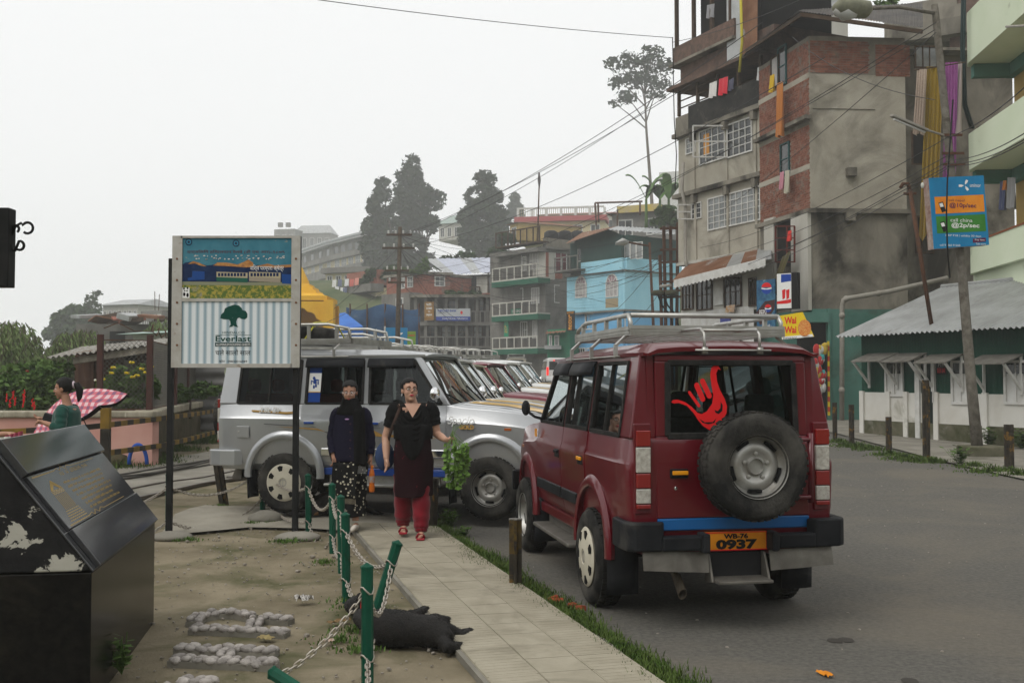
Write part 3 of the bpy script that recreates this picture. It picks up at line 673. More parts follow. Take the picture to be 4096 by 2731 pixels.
 q = JMB(); q.tube([V((.36+.17*math.cos(a_), 1.66-.05*math.sin(a_), 1.12+.16*math.sin(a_))) for a_ in [2*math.pi*k/20 for k in range(20)]], .012, 6, closed=True); q.beam((.36, 1.66, 1.12), (.36, 1.80, 1.02), .03); q.beam((.20, 1.66, 1.12), (.52, 1.66, 1.12), .02); q.build('steering_wheel', M_BPL, J, smooth=True)
 for x0, x1, y in ((-.60, -.12, 1.12), (.12, .60, 1.12), (-.64, .64, .28), (-.64, .64, -.52)):
  q = JMB(); q.box(x0, x1, y, y+.46, .55, .76); q.hexa([(x0, y-.02, .70), (x1, y-.02, .70), (x1, y+.10, .70), (x0, y+.10, .70), (x0+.03, y-.14, 1.30), (x1-.03, y-.14, 1.30), (x1-.03, y-.05, 1.30), (x0+.03, y-.05, 1.30)])
  n_ = 1 if x1-x0 < .6 else 2
  for k in range(n_):
   xc = x0+(x1-x0)*(k+.5)/n_; q.box(xc-.12, xc+.12, y-.17, y-.08, 1.32, 1.48)
  q.build('seat', seat if x1-x0 > .6 else M_SEATG, J, bevel=.04)
 if rack: roof_rack(J, rack)
 return J
def roof_rack(J, kind):
 k = link('roof_rack', None, J); k.empty_display_size = .1
 y0, y1, x0 = (-.42, 1.15, .62) if kind == 'red' else (-.80, .75, .60)
 zb = 1.965; zt = zb+(.115 if kind == 'red' else .20)
 for s_ in (-1, 1):
  q = JMB(); q.box(min(s_*x0, s_*(x0+.03)), max(s_*x0, s_*(x0+.03)), y0, y1, zb-.03, zb+.035)
  for t in (-.012, .012): q.box(min(s_*(x0+.03), s_*(x0+.036)), max(s_*(x0+.03), s_*(x0+.036)), y0, y1, zb+t-.004, zb+t+.004)
  q.build('side_rail', M_ALU, k)
  q = JMB(); q.tube([(s_*(x0+.015), y0+.03, zb), (s_*(x0+.015), y0+.02, zt-.05), (s_*(x0+.015), y0+.07, zt), (s_*(x0+.015), y1-.3, zt), (s_*(x0+.015), y1-.05, zt-.05), (s_*(x0+.015), y1-.02, zb)], .018, 8); q.build('top_rail', M_ALU, k, smooth=True)
  for y in [y0+.3+.35*i for i in range(4)]:
   q = JMB(); q.box(min(s_*x0, s_*(x0+.03)), max(s_*x0, s_*(x0+.03)), y-.018, y+.018, zb+.03, zt); q.build('upright', M_ALU, k)
  for y in (y0+.12, (y0+y1)/2, y1-.15):     # gutter legs
   q = JMB(); q.beam((s_*(x0+.02), y, zb-.03), (s_*.735, y-.03, 1.86), .03, .02); q.beam((s_*.735, y-.03, 1.87), (s_*.735, y-.03, 1.75), .03, .025); q.build('rack_leg', M_ALU, k)
  q = JMB(); q.tube([(s_*.735, y0, 1.765), (s_*.735, y1, 1.765)], .009, 6); q.build('gutter_bar', M_ALU, k)
 for y in (y0, y1):
  q = JMB(); q.box(-x0-.03, x0+.03, y-.015, y+.015, zb-.035, zb+.04)
  for t in (-.018, 0, .018): q.box(-x0-.03, x0+.03, y-.021, y+.021, zb+t-.004, zb+t+.004)
  q.build('cross_rail', M_ALU, k)
 q = JMB(); q.tube([(-x0, y0+.06, zt), (x0, y0+.06, zt)], .018, 8); q.build('top_rail', M_ALU, k, smooth=True)
 for i in range(9):
  x = -x0+.06+(2*x0-.12)*i/8; q = JMB(); q.box(x-.02, x+.02, y0+.02, y1-.02, zb-.03, zb-.018); q.build('slat', M_ALU, k)
 if kind == 'red':
  q = JMB()
  for x in (-.22, .22):
   q.tube([(x, y0, zb+.005), (x, -.80, zb), (x, -.86, 1.93), (x, -.865, 1.80)], .011, 6); q.box(x-.02, x+.02, -.885, -.86, 1.775, 1.83)
  q.tube([(-.22, -.83, 1.955), (.22, -.83, 1.955)], .009, 6).tube([(-.30, -.885, 1.805), (.30, -.885, 1.805)], .009, 6); q.build('rear_ladder', M_ALU, k, smooth=True)
JX[0] = .885
RED = jeep('jeep', 'maroon jeep with a spare wheel and red hand sticker on its rear window', (1.31, 7.93, 0), R(10.5), M_RED, None, ('cap', 'rim', 'rim', 'rim'), 'red', seat=M_SEATG)
# sticker: a red hand with thumb and little finger spread, on the rear glass
def red_sticker():
 w = [c for c in RED.children if c.name.startswith('rear_window')][0]
 def T(x, y, o=.012): # picture of the sticker, 780 x 390 units across the glass
  X = -.49+.98*(x-320)/780; Z = 1.69-.48*(y-200)/390; return V((X, -.868+.055*(Z-.7)/1.05-o, Z))
 hand = [(333, 412), (345, 400), (375, 398), (420, 412), (460, 437), (495, 470), (522, 478), (555, 462), (590, 420), (598, 375), (588, 320), (582, 265), (590, 225), (612, 211), (634, 214), (650, 238), (632, 232), (620, 256), (624, 300), (640, 345), (668, 393), (683, 436), (678, 474), (655, 505), (645, 530), (605, 560), (568, 564), (530, 543), (500, 512), (470, 470), (430, 432), (380, 416), (350, 420)]
 q = JMB(); n = len(hand); vs = [T(*p) for p in hand]+[T(*p, .0105) for p in hand]
 q.add(vs, [tuple(range(n)), tuple(range(2*n-1, n-1, -1))]); o = q.build('hand_sticker', M_DECAL, w, fix=False)
 for (a, b, r_) in (((448, 360), (505, 432), 9), ((495, 322), (530, 395), 16), ((532, 300), (572, 378), 16)):
  q = JMB(); ax = V((b[0]-a[0], b[1]-a[1], 0)).normalized(); nx = V((-ax.y, ax.x, 0)); pts = []
  for i in range(9): t = math.pi*i/8; p = V((a[0], a[1], 0))+nx*math.cos(t)*r_-ax*math.sin(t)*r_; pts.append(T(p.x, p.y, .0125))
  for i in range(9): t = math.pi*i/8; p = V((b[0], b[1], 0))-nx*math.cos(t)*r_+ax*math.sin(t)*r_; pts.append(T(p.x, p.y, .0125))
  q.add(pts, [tuple(range(18))]); q.build('finger_sticker', M_DECAL, o, fix=False)
 q = JMB(); q.add([T(*p, .0135) for p in ((602, 455), (622, 462), (640, 445), (643, 410), (655, 430), (652, 460), (628, 478), (608, 470))], [tuple(range(8))]); q.add([T(*p, .0135) for p in ((505, 502), (540, 522), (590, 520), (612, 500), (600, 525), (560, 532), (525, 524))], [tuple(range(7))]); q.build('sticker_line', M_BLACK, o, fix=False)
 d = [c for c in RED.children if c.name.startswith('rear_door')][0]
 q = JMB(); q.lathe([(.001, 0), (.05, 0), (.05, .002), (.001, .002)], c=(.50, -.888, .86), axis=(0, -1, 0), n=8); s_ = q.build('stop_sticker', M_WHITEINK, d)
 q = JMB(); q.lathe([(.001, 0), (.044, 0), (.044, .002), (.001, .002)], c=(.50, -.891, .86), axis=(0, -1, 0), n=8); q.build('stop_sign', M_DECAL, s_)
 text('STOP', .035, (.50*.885, -.895, zmap(.848)), (1, 0, 0), (0, 0, 1), M_WHITEINK, s_)
 q = JMB(); q.box(-.86, -.852, 1.88, 1.95, 1.06, 1.13); q.build('permit_sticker', M_AMB, RED)
red_sticker()
JX[0] = .97
SILVER = jeep('jeep', 'silver jeep with gold stripes parked side on behind the two walking women', (-2.42, 13.05, .10), R(-90-14.6), M_SILVER, M_GOLD, ('rim', 'cap', 'rim', 'rim'), 'silver')
# ================================================================ MONUMENT
M_GRAN = mat('granite_polished', (.030, .031, .034), (.042, .043, .046), scale=60, rough=.11, spec=.5, rvar=.02, c3=(.05, .048, .045), m3=(.55, .7), s3=3)
M_GRANB = mat('granite_black', (.004, .004, .004), (.010, .0095, .0085), scale=20, rough=.22, spec=.10, c3=(.03, .026, .02), m3=(.5, .8), s3=2)
M_PEEL = mat('black_paint_peeling', (.012, .012, .013), (.02, .02, .02), scale=9, rough=.55, c3=(.40, .39, .34), m3=(.575, .585), s3=4.5, bump=.4, bscale=12)
M_GOLDL = mat('gold_letter', (.42, .28, .07), rough=.4, metal=.4)
mA = V((-2.13, 5.42, 0)); mb_ = V((-.163, .987, 0)).normalized(); ml = V((-mb_.y, mb_.x, 0)); ML = 1.905
MON = thing('monument', 'black granite heritage monument with sloping inscribed slab and peeling paint', 'monument', mA)
def mp(t, a, z): return mA+mb_*t+ml*a+V((0, 0, z))
q = MB(); pr = [(0, -.03), (0, .66), (1.02, .66), (1.02, -.03)]; q.loft([[mp(t, a, z) for a, z in pr] for t in (0, ML)]); q.build('base_block', M_GRANB, MON, bevel=.006)
q = MB(); pr = [(.0, .665), (.49, 1.29), (.53, 1.31), (.58, 1.29), (1.02, .665)]; q.loft([[mp(t, a, z) for a, z in pr] for t in (.01, ML-.01)]); q.build('gable_block', M_PEEL, MON, bevel=.01)
sN = V((0, 0, 0))-ml*.787+V((0, 0, .617)); sN.normalize()
sU = (mp(0, .49, 1.29)-mp(0, 0, .665)).normalized(); SL = (mp(0, .49, 1.29)-mp(0, 0, .665)).length
def sp(t, w, n=0): return mp(t, 0, .665)+sU*(w*SL)+sN*n
def slab(name, t0, t1, w0, w1, n0, n1, m, par, bev=.004):
 q = MB(); q.hexa([sp(t0, w0, n0), sp(t1, w0, n0), sp(t1, w1, n0), sp(t0, w1, n0), sp(t0, w0, n1), sp(t1, w0, n1), sp(t1, w1, n1), sp(t0, w1, n1)]); return q.build(name, m, par, bevel=bev)
slab('facing', .0, ML, -.005, 1.0, .0015, .012, M_GRAN, MON)
slab('lower_slab', .07, ML-.06, .0, .295, .012, .04, M_GRAN, MON)
PQ = slab('plaque', .07, ML-.06, .30, .735, .012, .032, M_GRAN, MON)
slab('upper_slab', .04, ML-.05, .74, 1.02, .012, .055, M_GRAN, MON)
rm = random.Random(4)
def stroke(q, t0, w0, t1, w1, th=.004):
 a, b = sp(t0, w0, .0325), sp(t1, w1, .0325); q.beam(a, b, th, .0012, sN)
q = MB()
for w, t0, t1, hgt, n_ in [(.665, .62, 1.25, .032, 20)]+[(.60-.04*k, .56+.02*k, 1.50-.05*(k % 3), .018, 46) for k in range(7)]:
 t = t0; step = (t1-t0)/n_
 while t < t1:
  wl = rm.randint(2, 8)
  for j in range(wl):
   if t > t1: break
   stroke(q, t, w, t, w+hgt*rm.uniform(.7, 1.1), .0035)
   if rm.random() < .6: z_ = w+hgt*rm.random(); stroke(q, t, z_, t+step*.8, z_+hgt*rm.uniform(-.2, .2), .003)
   t += step
  t += step*1.2
stuff(q.build('inscription', M_GOLDL, PQ))
q = MB()
for k in range(4): o_ = k*.012; stroke(q, .25+o_, .585, .355, .655-o_*.9); stroke(q, .355, .655-o_*.9, .46-o_, .585)
for k in range(3): stroke(q, .24, .578-k*.012, .47, .578-k*.012)
for k in range(8): stroke(q, .25+k*.03, .545, .25+k*.03, .425)
for k in range(5): stroke(q, .22-k*.01, .415-k*.018, .49+k*.01, .415-k*.018)
stuff(q.build('temple_emblem', M_GOLDL, PQ))
for w in (.715, .32):
 q = MB(); ts = [.12, .55, .62, .66, .72, .78, .85, .92, 1.5]; ws = [0, 0, .012, -.012, .02, -.01, .016, 0, 0]
 for (a, x), (b, y) in zip(zip(ts, ws), zip(ts[1:], ws[1:])): stroke(q, a, w+x, b, w+y, .003)
 stroke(q, .12, w-.006, .55, w-.002, .002); q.build('ridge_line', M_GOLDL, PQ)
rw = random.Random(12)
def weed(name, p, n, h, label, m=M_WEED, lw=.02, group=None, spread=.5):
 t = thing(name, label, 'plant', p, 0, group); q = MB(); st = MB(); p = V(p)
 for _ in range(n):
  a = rw.random()*6.28; d_ = V((math.cos(a), math.sin(a), 0)); hh = h*rw.uniform(.4, 1); e = p+d_*hh*spread*rw.random()+V((0, 0, hh)); st.tube([p, p.lerp(e, .5)+d_*.02, e], .0025, 4)
  for k in range(4):
   c = p.lerp(e, .35+.65*k/3); b = rw.random()*6.28; dd = V((math.cos(b), math.sin(b), rw.uniform(-.2, .5))).normalized(); s_ = dd.cross(V((0, 0, 1))).normalized()*lw
   q.add([c, c+dd*lw*1.4+s_, c+dd*lw*3, c+dd*lw*1.4-s_], [(0, 1, 2, 3)])
 stuff(q.build('leaves', m, t, fix=False)); stuff(st.build('stems', m, t)); return t
weed('weed_plant', mp(.55, -.05, 0), 14, .22, 'leafy weed growing against the foot of the monument', lw=.022)
# ================================================================ SIGNBOARD
M_FRAME = mat('sign_frame', (.44, .43, .40), (.36, .34, .30), scale=8, rough=.6, metal=.2, c3=(.20, .14, .09), m3=(.62, .75), s3=9)
M_BLKM = mat('black_metal', (.01, .011, .011), (.02, .02, .02), scale=8, rough=.45)
def stripes(name, c1, c2, freq, axis=0, rough=.35, sharp=False):
 m = mat(name, c1, rough=rough); n, l = m.node_tree.nodes, m.node_tree.links; b = n['Principled BSDF']
 g = n.new('ShaderNodeNewGeometry'); sp_ = n.new('ShaderNodeSeparateXYZ'); l.new(g.outputs['Position'], sp_.inputs[0])
 k = n.new('ShaderNodeMath'); k.operation = 'MULTIPLY'; k.inputs[1].default_value = freq*2*math.pi; l.new(sp_.outputs[axis], k.inputs[0])
 s_ = n.new('ShaderNodeMath'); s_.operation = 'SINE'; l.new(k.outputs[0], s_.inputs[0])
 mr = n.new('ShaderNodeMapRange'); mr.inputs[1].default_value = -.1 if sharp else -1; mr.inputs[2].default_value = .1 if sharp else .5; l.new(s_.outputs[0], mr.inputs[0])
 x = n.new('ShaderNodeMix'); x.data_type = 'RGBA'; x.inputs[6].default_value = c1+(1,); x.inputs[7].default_value = c2+(1,); l.new(mr.outputs[0], x.inputs[0]); l.new(x.outputs[2], b.inputs['Base Color']); return m
YS = 11.06
SB = Face(692, YS, 1195, YS)
SGN = thing('signboard', 'two-post signboard with a railway picture above a corrugated sheet advert', 'signboard', P(935, 2145, YS)*1)
for x in (677, 1181):
 q = MB(); p = SB.at(x, 1500); q.box(p.x-.03, p.x+.03, p.y+.02, p.y+.08, -.05, 2.9); q.build('post', M_BLKM, SGN, bevel=.006)
q = MB(); SB.pbox(q, 693, 944, 1198, 1468, -.07, -.001); q.build('back_box', M_BLKM, SGN)
q = MB(); SB.pbox(q, 692, 944, 726, 1470, 0, .02); SB.pbox(q, 1168, 944, 1199, 1470, 0, .02); SB.pbox(q, 726, 944, 1168, 953, 0, .02); SB.pbox(q, 726, 1454, 1168, 1470, 0, .02); SB.pbox(q, 726, 1194, 1168, 1206, 0, .018); q.build('frame', M_FRAME, SGN)
for x, ys_ in ((708, (1035, 1120, 1210, 1295, 1380)), (1184, (1035, 1120, 1210, 1295, 1380))):
 for y in ys_: q = MB(); p = SB.at(x, y, .02); q.lathe([(.012, 0), (.012, .004), (.001, .006)], c=p, axis=SB.n, n=8); q.build('rivet', mat('rust', (.12, .05, .025), (.2, .1, .05), scale=30, rough=.9), SGN)
q = MB(); SB.pbox(q, 724, 950, 1170, 1196, -.001, .006)
UP = q.build('picture_panel', mat('print_sky', (.035, .15, .21), (.06, .20, .26), scale=5, rough=.6, c3=(.30, .28, .22), m3=(.66, .70), s3=7), SGN)
L1 = mat('print_navy', (.008, .018, .06), (.015, .035, .09), scale=8, rough=.6, c3=(.25, .2, .15), m3=(.68, .71), s3=9)
ppoly(SB, [(726, 1128), (726, 1060), (742, 1050), (770, 1046), (795, 1052), (825, 1062), (845, 1060), (890, 1050), (935, 1062), (985, 1068), (1030, 1060), (1060, 1064), (1105, 1066), (1166, 1068), (1166, 1128)], .008, L1, 'mountain_print', UP)
pk = mat('print_peak', (.50, .25, .08), (.28, .12, .05), scale=25, rough=.6)
for g in ([(752, 1056), (772, 1044), (800, 1052), (826, 1066), (800, 1062), (780, 1054)], [(852, 1062), (870, 1050), (905, 1050), (950, 1058), (975, 1048), (992, 1038), (1012, 1050), (1015, 1066), (985, 1070), (940, 1066), (895, 1064)], [(1020, 1066), (1070, 1054), (1100, 1062), (1166, 1058), (1166, 1068), (1110, 1072), (1060, 1068)]): ppoly(SB, g, .0095, pk, 'peak_print', UP)
ppoly(SB, [(726, 1128), (1166, 1128), (1166, 1196), (726, 1196)], .0075, mat('print_meadow', (.09, .14, .035), (.36, .30, .06), scale=30, rough=.6, mask=(.45, .58), c3=(.25, .24, .17), m3=(.6, .66), s3=6), 'meadow_print', UP)
ppoly(SB, [(726, 1126), (1166, 1130), (1166, 1142), (726, 1140)], .0085, mat('print_track', (.22, .23, .15), rough=.6), 'track_print', UP)
ppoly(SB, [(770, 1084), (818, 1086), (818, 1118), (752, 1122), (750, 1112), (768, 1108)], .0095, mat('print_loco', (.015, .06, .22), rough=.5), 'engine_print', UP)
for x0, x1, w_ in ((866, 990, 'print_coach_green'), (996, 1122, 'print_coach_worn')):
 ppoly(SB, [(x0, 1087), (x1, 1091), (x1, 1130), (x0, 1124)], .0095, mat('print_cream', (.42, .36, .24), rough=.6), 'coach_print', UP)
 ppoly(SB, [(x0, 1108), (x1, 1112), (x1, 1130), (x0, 1124)], .0105, mat(w_, (.02, .10, .07) if 'green' in w_ else (.30, .26, .2), rough=.6), 'coach_side_print', UP)
 for k in range(9): x = x0+6+k*(x1-x0-10)/9; ppoly(SB, [(x, 1092), (x+9, 1092), (x+9, 1105), (x, 1105)], .0105, L1, 'coach_window_print', UP)
ppoly(SB, [(1128, 1096), (1166, 1098), (1166, 1136), (1128, 1134)], .0095, mat('print_loco', (.015, .06, .22)), 'van_print', UP)
pn = ppoly(SB, [(728, 1150), (758, 1150), (758, 1192), (728, 1192)], .010, M_WHITEINK, 'panda_badge', UP)
for c, rx, ry in (((736, 1154), 4, 4), ((750, 1153), 4, 4), ((739, 1163), 3, 3), ((748, 1163), 3, 3), ((737, 1177), 5, 8), ((750, 1180), 5, 9)): ppoly(SB, [(c[0]+rx*math.cos(t*.785), c[1]+ry*math.sin(t*.785)) for t in range(8)], .011, M_BLACK, 'panda_patch', pn)
M_NAVYI = mat('ink_navy', (.012, .02, .05), rough=.6)
for c in ((755, 968), (944, 973)):
 ppoly(SB, [(c[0]+14*math.cos(t*.3927), c[1]+14*math.sin(t*.3927)) for t in range(16)], .008, M_NAVYI, 'round_emblem', UP); ppoly(SB, [(c[0]+10*math.cos(t*.3927), c[1]+10*math.sin(t*.3927)) for t in range(16)], .0092, mat('print_blue2', (.04, .2, .3)), 'emblem_field', UP); ppoly(SB, [(c[0]+6*math.cos(t*1.5708), c[1]+6*math.sin(t*1.5708)) for t in range(4)], .0105, M_NAVYI, 'emblem_diamond', UP)
textfit(SB, 'दार्जिलिंग हिमालयान रेलवे (डी एच आर)-१८७९', 750, 1000, 1140, 1017, mat('ink_maroon', (.10, .015, .02), rough=.6), UP, .008)
textfit(SB, 'विश्व परम्परा क्षेत्र', 1002, 1060, 1136, 1087, M_WHITEINK, UP, .011)
rr_ = random.Random(5); q = MB()
for k in range(46):
 x = rr_.uniform(762, 1140); y = rr_.choice((1024, 1034))+rr_.uniform(-3, 3); p = SB.at(x, y, .0085); q.cbox(p, (rr_.uniform(.008, .022), .001, rr_.uniform(.005, .013)))
stuff(q.build('peeled_flakes', mat('flake_white', (.6, .55, .5), rough=.8), UP))
q = MB(); SB.pbox(q, 724, 1204, 1170, 1458, -.001, .006)
LP_ = q.build('advert_panel', stripes('print_corrugated', (.27, .36, .41), (.66, .70, .71), 1/(30.5/384)), SGN)
M_GRNI = mat('ink_green', (.005, .055, .04), rough=.5)
ppoly(SB, [(881, 1272), (884, 1258), (895, 1248), (900, 1233), (914, 1226), (925, 1222), (938, 1218), (956, 1222), (966, 1232), (970, 1240), (983, 1244), (990, 1256), (989, 1270), (980, 1277), (965, 1275), (957, 1270), (945, 1276), (930, 1271), (915, 1277), (895, 1277)], .008, M_GRNI, 'tree_logo', LP_)
ppoly(SB, [(912, 1272), (950, 1272), (944, 1286), (947, 1300), (953, 1308), (938, 1305), (934, 1300), (929, 1306), (916, 1308), (922, 1298), (921, 1285)], .009, M_GRNI, 'tree_trunk_logo', LP_)
textfit(SB, 'HINDALCO', 891, 1325, 979, 1335, M_GRNI, LP_, .008)
q = MB(); SB.pbox(q, 863, 1339.5, 1005, 1341, .006, .008); q.build('rule_line', M_GRNI, LP_)
textfit(SB, 'Everlast', 863, 1343, 1004, 1366, M_GRNI, LP_, .008, bold=.018)
q = MB(); SB.pbox(q, 861, 1369, 1006, 1386, .006, .008); bar_ = q.build('caption_bar', mat('ink_grey', (.05, .085, .085), rough=.5), LP_)
textfit(SB, 'ALUMINIUM ROOFING SHEETS', 865, 1373, 1002, 1383, M_WHITEINK, bar_, .0095)
textfit(SB, 'चले सालों साल', 862, 1396, 1003, 1420, M_BLACK, LP_, .008)
textfit(SB, 'फोन : 09830016949', 877, 1438, 989, 1450, M_BLACK, LP_, .008)
def lump(name, p, r, label, cat, m, group=None, seed=0):
 rn = random.Random(seed); q = MB(); q.ball(V(p)+V((0, 0, r[2]*.15)), r, 14, 8, .16, rn); return tag(q.build(name, m, smooth=True), label, cat, group)
lump('concrete_footing', G(690, 2150), (.22, .16, .06), 'weedy concrete footing under the near-monument post of the signboard', 'footing', M_CONC_D, None, 1)
lump('concrete_footing', G(1190, 2152), (.24, .15, .06), 'concrete footing under the path-side post of the signboard', 'footing', M_CONC_D, None, 2)
lump('rock', G(1065, 2080), (.20, .15, .10), 'grey rough stone at the foot of a green chain post', 'rock', M_CONC_D, None, 3)
# ================================================================ CHAIN FENCE
M_GREEN = mat('green_post_paint', (.006, .055, .032), (.01, .075, .045), scale=7, rough=.38, c3=(.02, .03, .02), m3=(.6, .75), s3=5)
M_CHAIN = mat('chain_galvanised', (.46, .43, .38), (.32, .28, .23), scale=25, rough=.5, metal=.6)
posts = [(-3.62, 11.25, 0, 0), (-2.99, 12.8, 0, 0), (-2.13, 11.2, -.02, 0), (-1.71, 10.2, -.015, 0), (-1.457, 9.16, -.02, 0), (-1.23, 7.96, -.02, 0), (-.93, 6.75, .32, .05), (-.776, 5.77, -.01, 0)]
plab = ['green chain post half hidden behind the near-monument signboard leg', 'green chain post with a rough stone at its foot', 'green chain post beside the path-side signboard leg', 'green chain post before the woman in the navy cardigan', 'green chain post third before the leaning one', 'green chain post between the dropped newspaper and the path', 'green chain post leaning over towards the path', 'tall nearest green chain post in front of the black dog']
tops = []
def post(x, y, lx, ly, label, L=.62, base=None):
 z = gz(x, y); b = V((x, y, z-.06)); t = V((x+lx*.62, y+ly, z+L*math.sqrt(max(.1, 1-lx*lx-ly*ly)))); d_ = (t-b).normalized()
 T_ = thing('chain_post', label, 'post', (x, y, z), 0, 'green posts of the chain fence')
 q = MB(); q.tube([b, t-d_*.03, t], [.033, .033, .033], 8, cap=True); q.build('shaft', M_GREEN, T_, auto=30)
 q = MB(); q.tube([t, t+d_*.012, t+d_*.032], [.037, .036, .002], 8); q.build('cap', M_GREEN, T_)
 for k in (.83, .30):
  c = b.lerp(t, k+.0); q = MB(); q.tube([c+V((.035*math.cos(a), .035*math.sin(a)-.0, .02*math.sin(a*2))) + V((0, -.0, 0)) for a in [2*math.pi*i/12 for i in range(12)]], .005, 5, closed=True); q.build('eye', M_CHAIN, T_, smooth=True)
 tops.append((b.lerp(t, .83), b.lerp(t, .30))); return T_
for (x, y, lx, ly), lb in zip(posts, plab): post(x, y, lx, ly, lb)
# the last post has been knocked nearly flat, its top pointing back along the fence
fp = G(1280, 2775); ft = P(1092, 2690, 5.62); T_ = thing('chain_post', 'toppled green post lying low at the bottom edge of the picture', 'post', fp, 0, 'green posts of the chain fence')
q = MB(); q.tube([fp+V((.1, -.2, -.03)), ft], .036, 8); q.build('shaft', M_GREEN, T_, auto=30); d_ = (ft-fp).normalized(); q = MB(); q.tube([ft, ft+d_*.012, ft+d_*.03], [.040, .039, .003], 8); q.build('cap', M_GREEN, T_)
tops.append((fp.lerp(ft, .75)+V((0, 0, .03)), fp.lerp(ft, .35)))
lk = MB(); pts = []
for i in range(16):
 a = 2*math.pi*i/16; x = .0125*math.cos(a); z = .014*(1 if math.sin(a) > 0 else -1)*(1 if abs(math.sin(a)) > .05 else 0)+.0125*math.sin(a); pts.append((x, 0, z))
lk.tube(pts, .0048, 6, closed=True); LINK = lk.mesh('link', M_CHAIN, True)
def chain(a, b, sag, label):
 T_ = thing('chain', label, 'chain', a, 0, 'chains strung between the green posts'); n = 40
 pl_ = [a.lerp(b, i/n)-V((0, 0, 4*sag*(i/n)*(1-i/n))) for i in range(n+1)]
 acc = 0; k = 0; pitch = .0395
 for p0, p1 in zip(pl_, pl_[1:]):
  L = (p1-p0).length
  while acc <= L:
   c = p0.lerp(p1, acc/L); o = link('link', LINK, T_); dr = (p1-p0).normalized()
   Q = dr.to_track_quat('Z', 'Y').to_matrix() @ Matrix.Rotation(R(90)*(k % 2)+R(20), 3, 'Z')
   M = Q.to_4x4(); M.translation = c; o.matrix_basis = M; acc += pitch; k += 1
  acc -= L
nm = ['behind the signboard', 'between the stone and the path-side signboard leg', 'just past the path-side signboard leg', 'in front of the navy cardigan', 'before the two close posts', 'sagging to the leaning post', 'from the leaning post to the nearest post', 'from the nearest post to the toppled one']
sags = [(.19, .20), (.13, .10), (.17, .20), (.12, .10), (.13, .12), (.12, .10), (.22, .14), (.05, .04)]
for i, w in enumerate(nm):
 for k in (0, 1):
  if i == 7 and k == 1: continue
  chain(tops[i][k], tops[i+1][k], sags[i][k], ('upper' if k == 0 else 'lower')+' chain '+w)
chain(tops[7][1], V((-.62, 4.75, .20)), .1, 'lower chain hanging from the nearest post out of the picture')
lf = [(V((-4.15, 9.9, .52)), V((-4.15, 9.9, .18)))]
for k in (0, 1): chain(lf[0][k], tops[0][k], .16, ('upper' if k == 0 else 'lower')+' chain running behind the monument')
# ================================================================ BOLLARDS
M_BOLL = mat('bollard_rail', (.022, .020, .017), (.05, .042, .03), scale=9, rough=.7, c3=(.16, .09, .02), m3=(.55, .62), s3=5)
M_BOLLY = mat('bollard_yellow', (.11, .07, .015), (.05, .04, .025), scale=10, rough=.7, c3=(.025, .022, .02), m3=(.5, .6), s3=7)
def bollard(p, h, w, lean, label, m=M_BOLL, group='old rail bollards', ym=None):
 p = V(p); t = thing('bollard', label, 'bollard', p, 0, group); q = MB(); k = lambda z: p+V((lean*z, 0, z))
 sec = [(-.5, -.5), (-.5, .1), (-.12, .15), (-.12, .5), (.12, .5), (.12, .15), (.5, .1), (.5, -.5), (.3, -.62), (-.3, -.62)]
 z0 = h*.5 if ym else h
 q.loft([[k(z)+V((a*w, -b*w*.8, 0)) for a, b in sec] for z in (-.06, z0*.5, z0)]); q.build('shaft', m, t, bevel=.004)
 if ym: q = MB(); q.loft([[k(z)+V((a*w*1.01, -b*w*.8, 0)) for a, b in sec] for z in (z0, h*.75, h)]); q.build('painted_top', ym, t, bevel=.004); q = MB(); q.loft([[k(z)+V((a*w*1.06, -b*w*.85, 0)) for a, b in sec] for z in (h, h+.008)]); q.build('worn_end', M_STEELP, t)
 return t
bollard(G(2062, 2350), .53, .10, 0, 'dark and yellow rail bollard at the path edge beside the maroon jeep', ym=M_BOLLY)
bollard(G(1730, 2112), .54, .10, .03, 'dark rail bollard behind the bunch of greens')
bollard(G(895, 2022), .60, .11, -.16, 'leaning dark rail bollard under the tail of the silver jeep')
bollard(G(1318, 2035), .48, .09, -.02, 'rusty rail bollard standing before the silver jeep step')
bollard(G(3341, 1768), .92, .10, 0, 'bollard nearest the turquoise wall on the far pavement'); bollard(G(3408, 1785), .92, .11, 0, 'second bollard from the turquoise wall on the far pavement')
bollard(G(3557, 1818), .76, .11, 0, 'short bollard on the far kerb before the hut window'); bollard(G(3708, 1838), 1.53, .13, 0, 'tall bollard on the far kerb before the hut door')
bollard(G(4040, 1875), .78, .15, 0, 'wide bollard on the far kerb in a clump of grass')
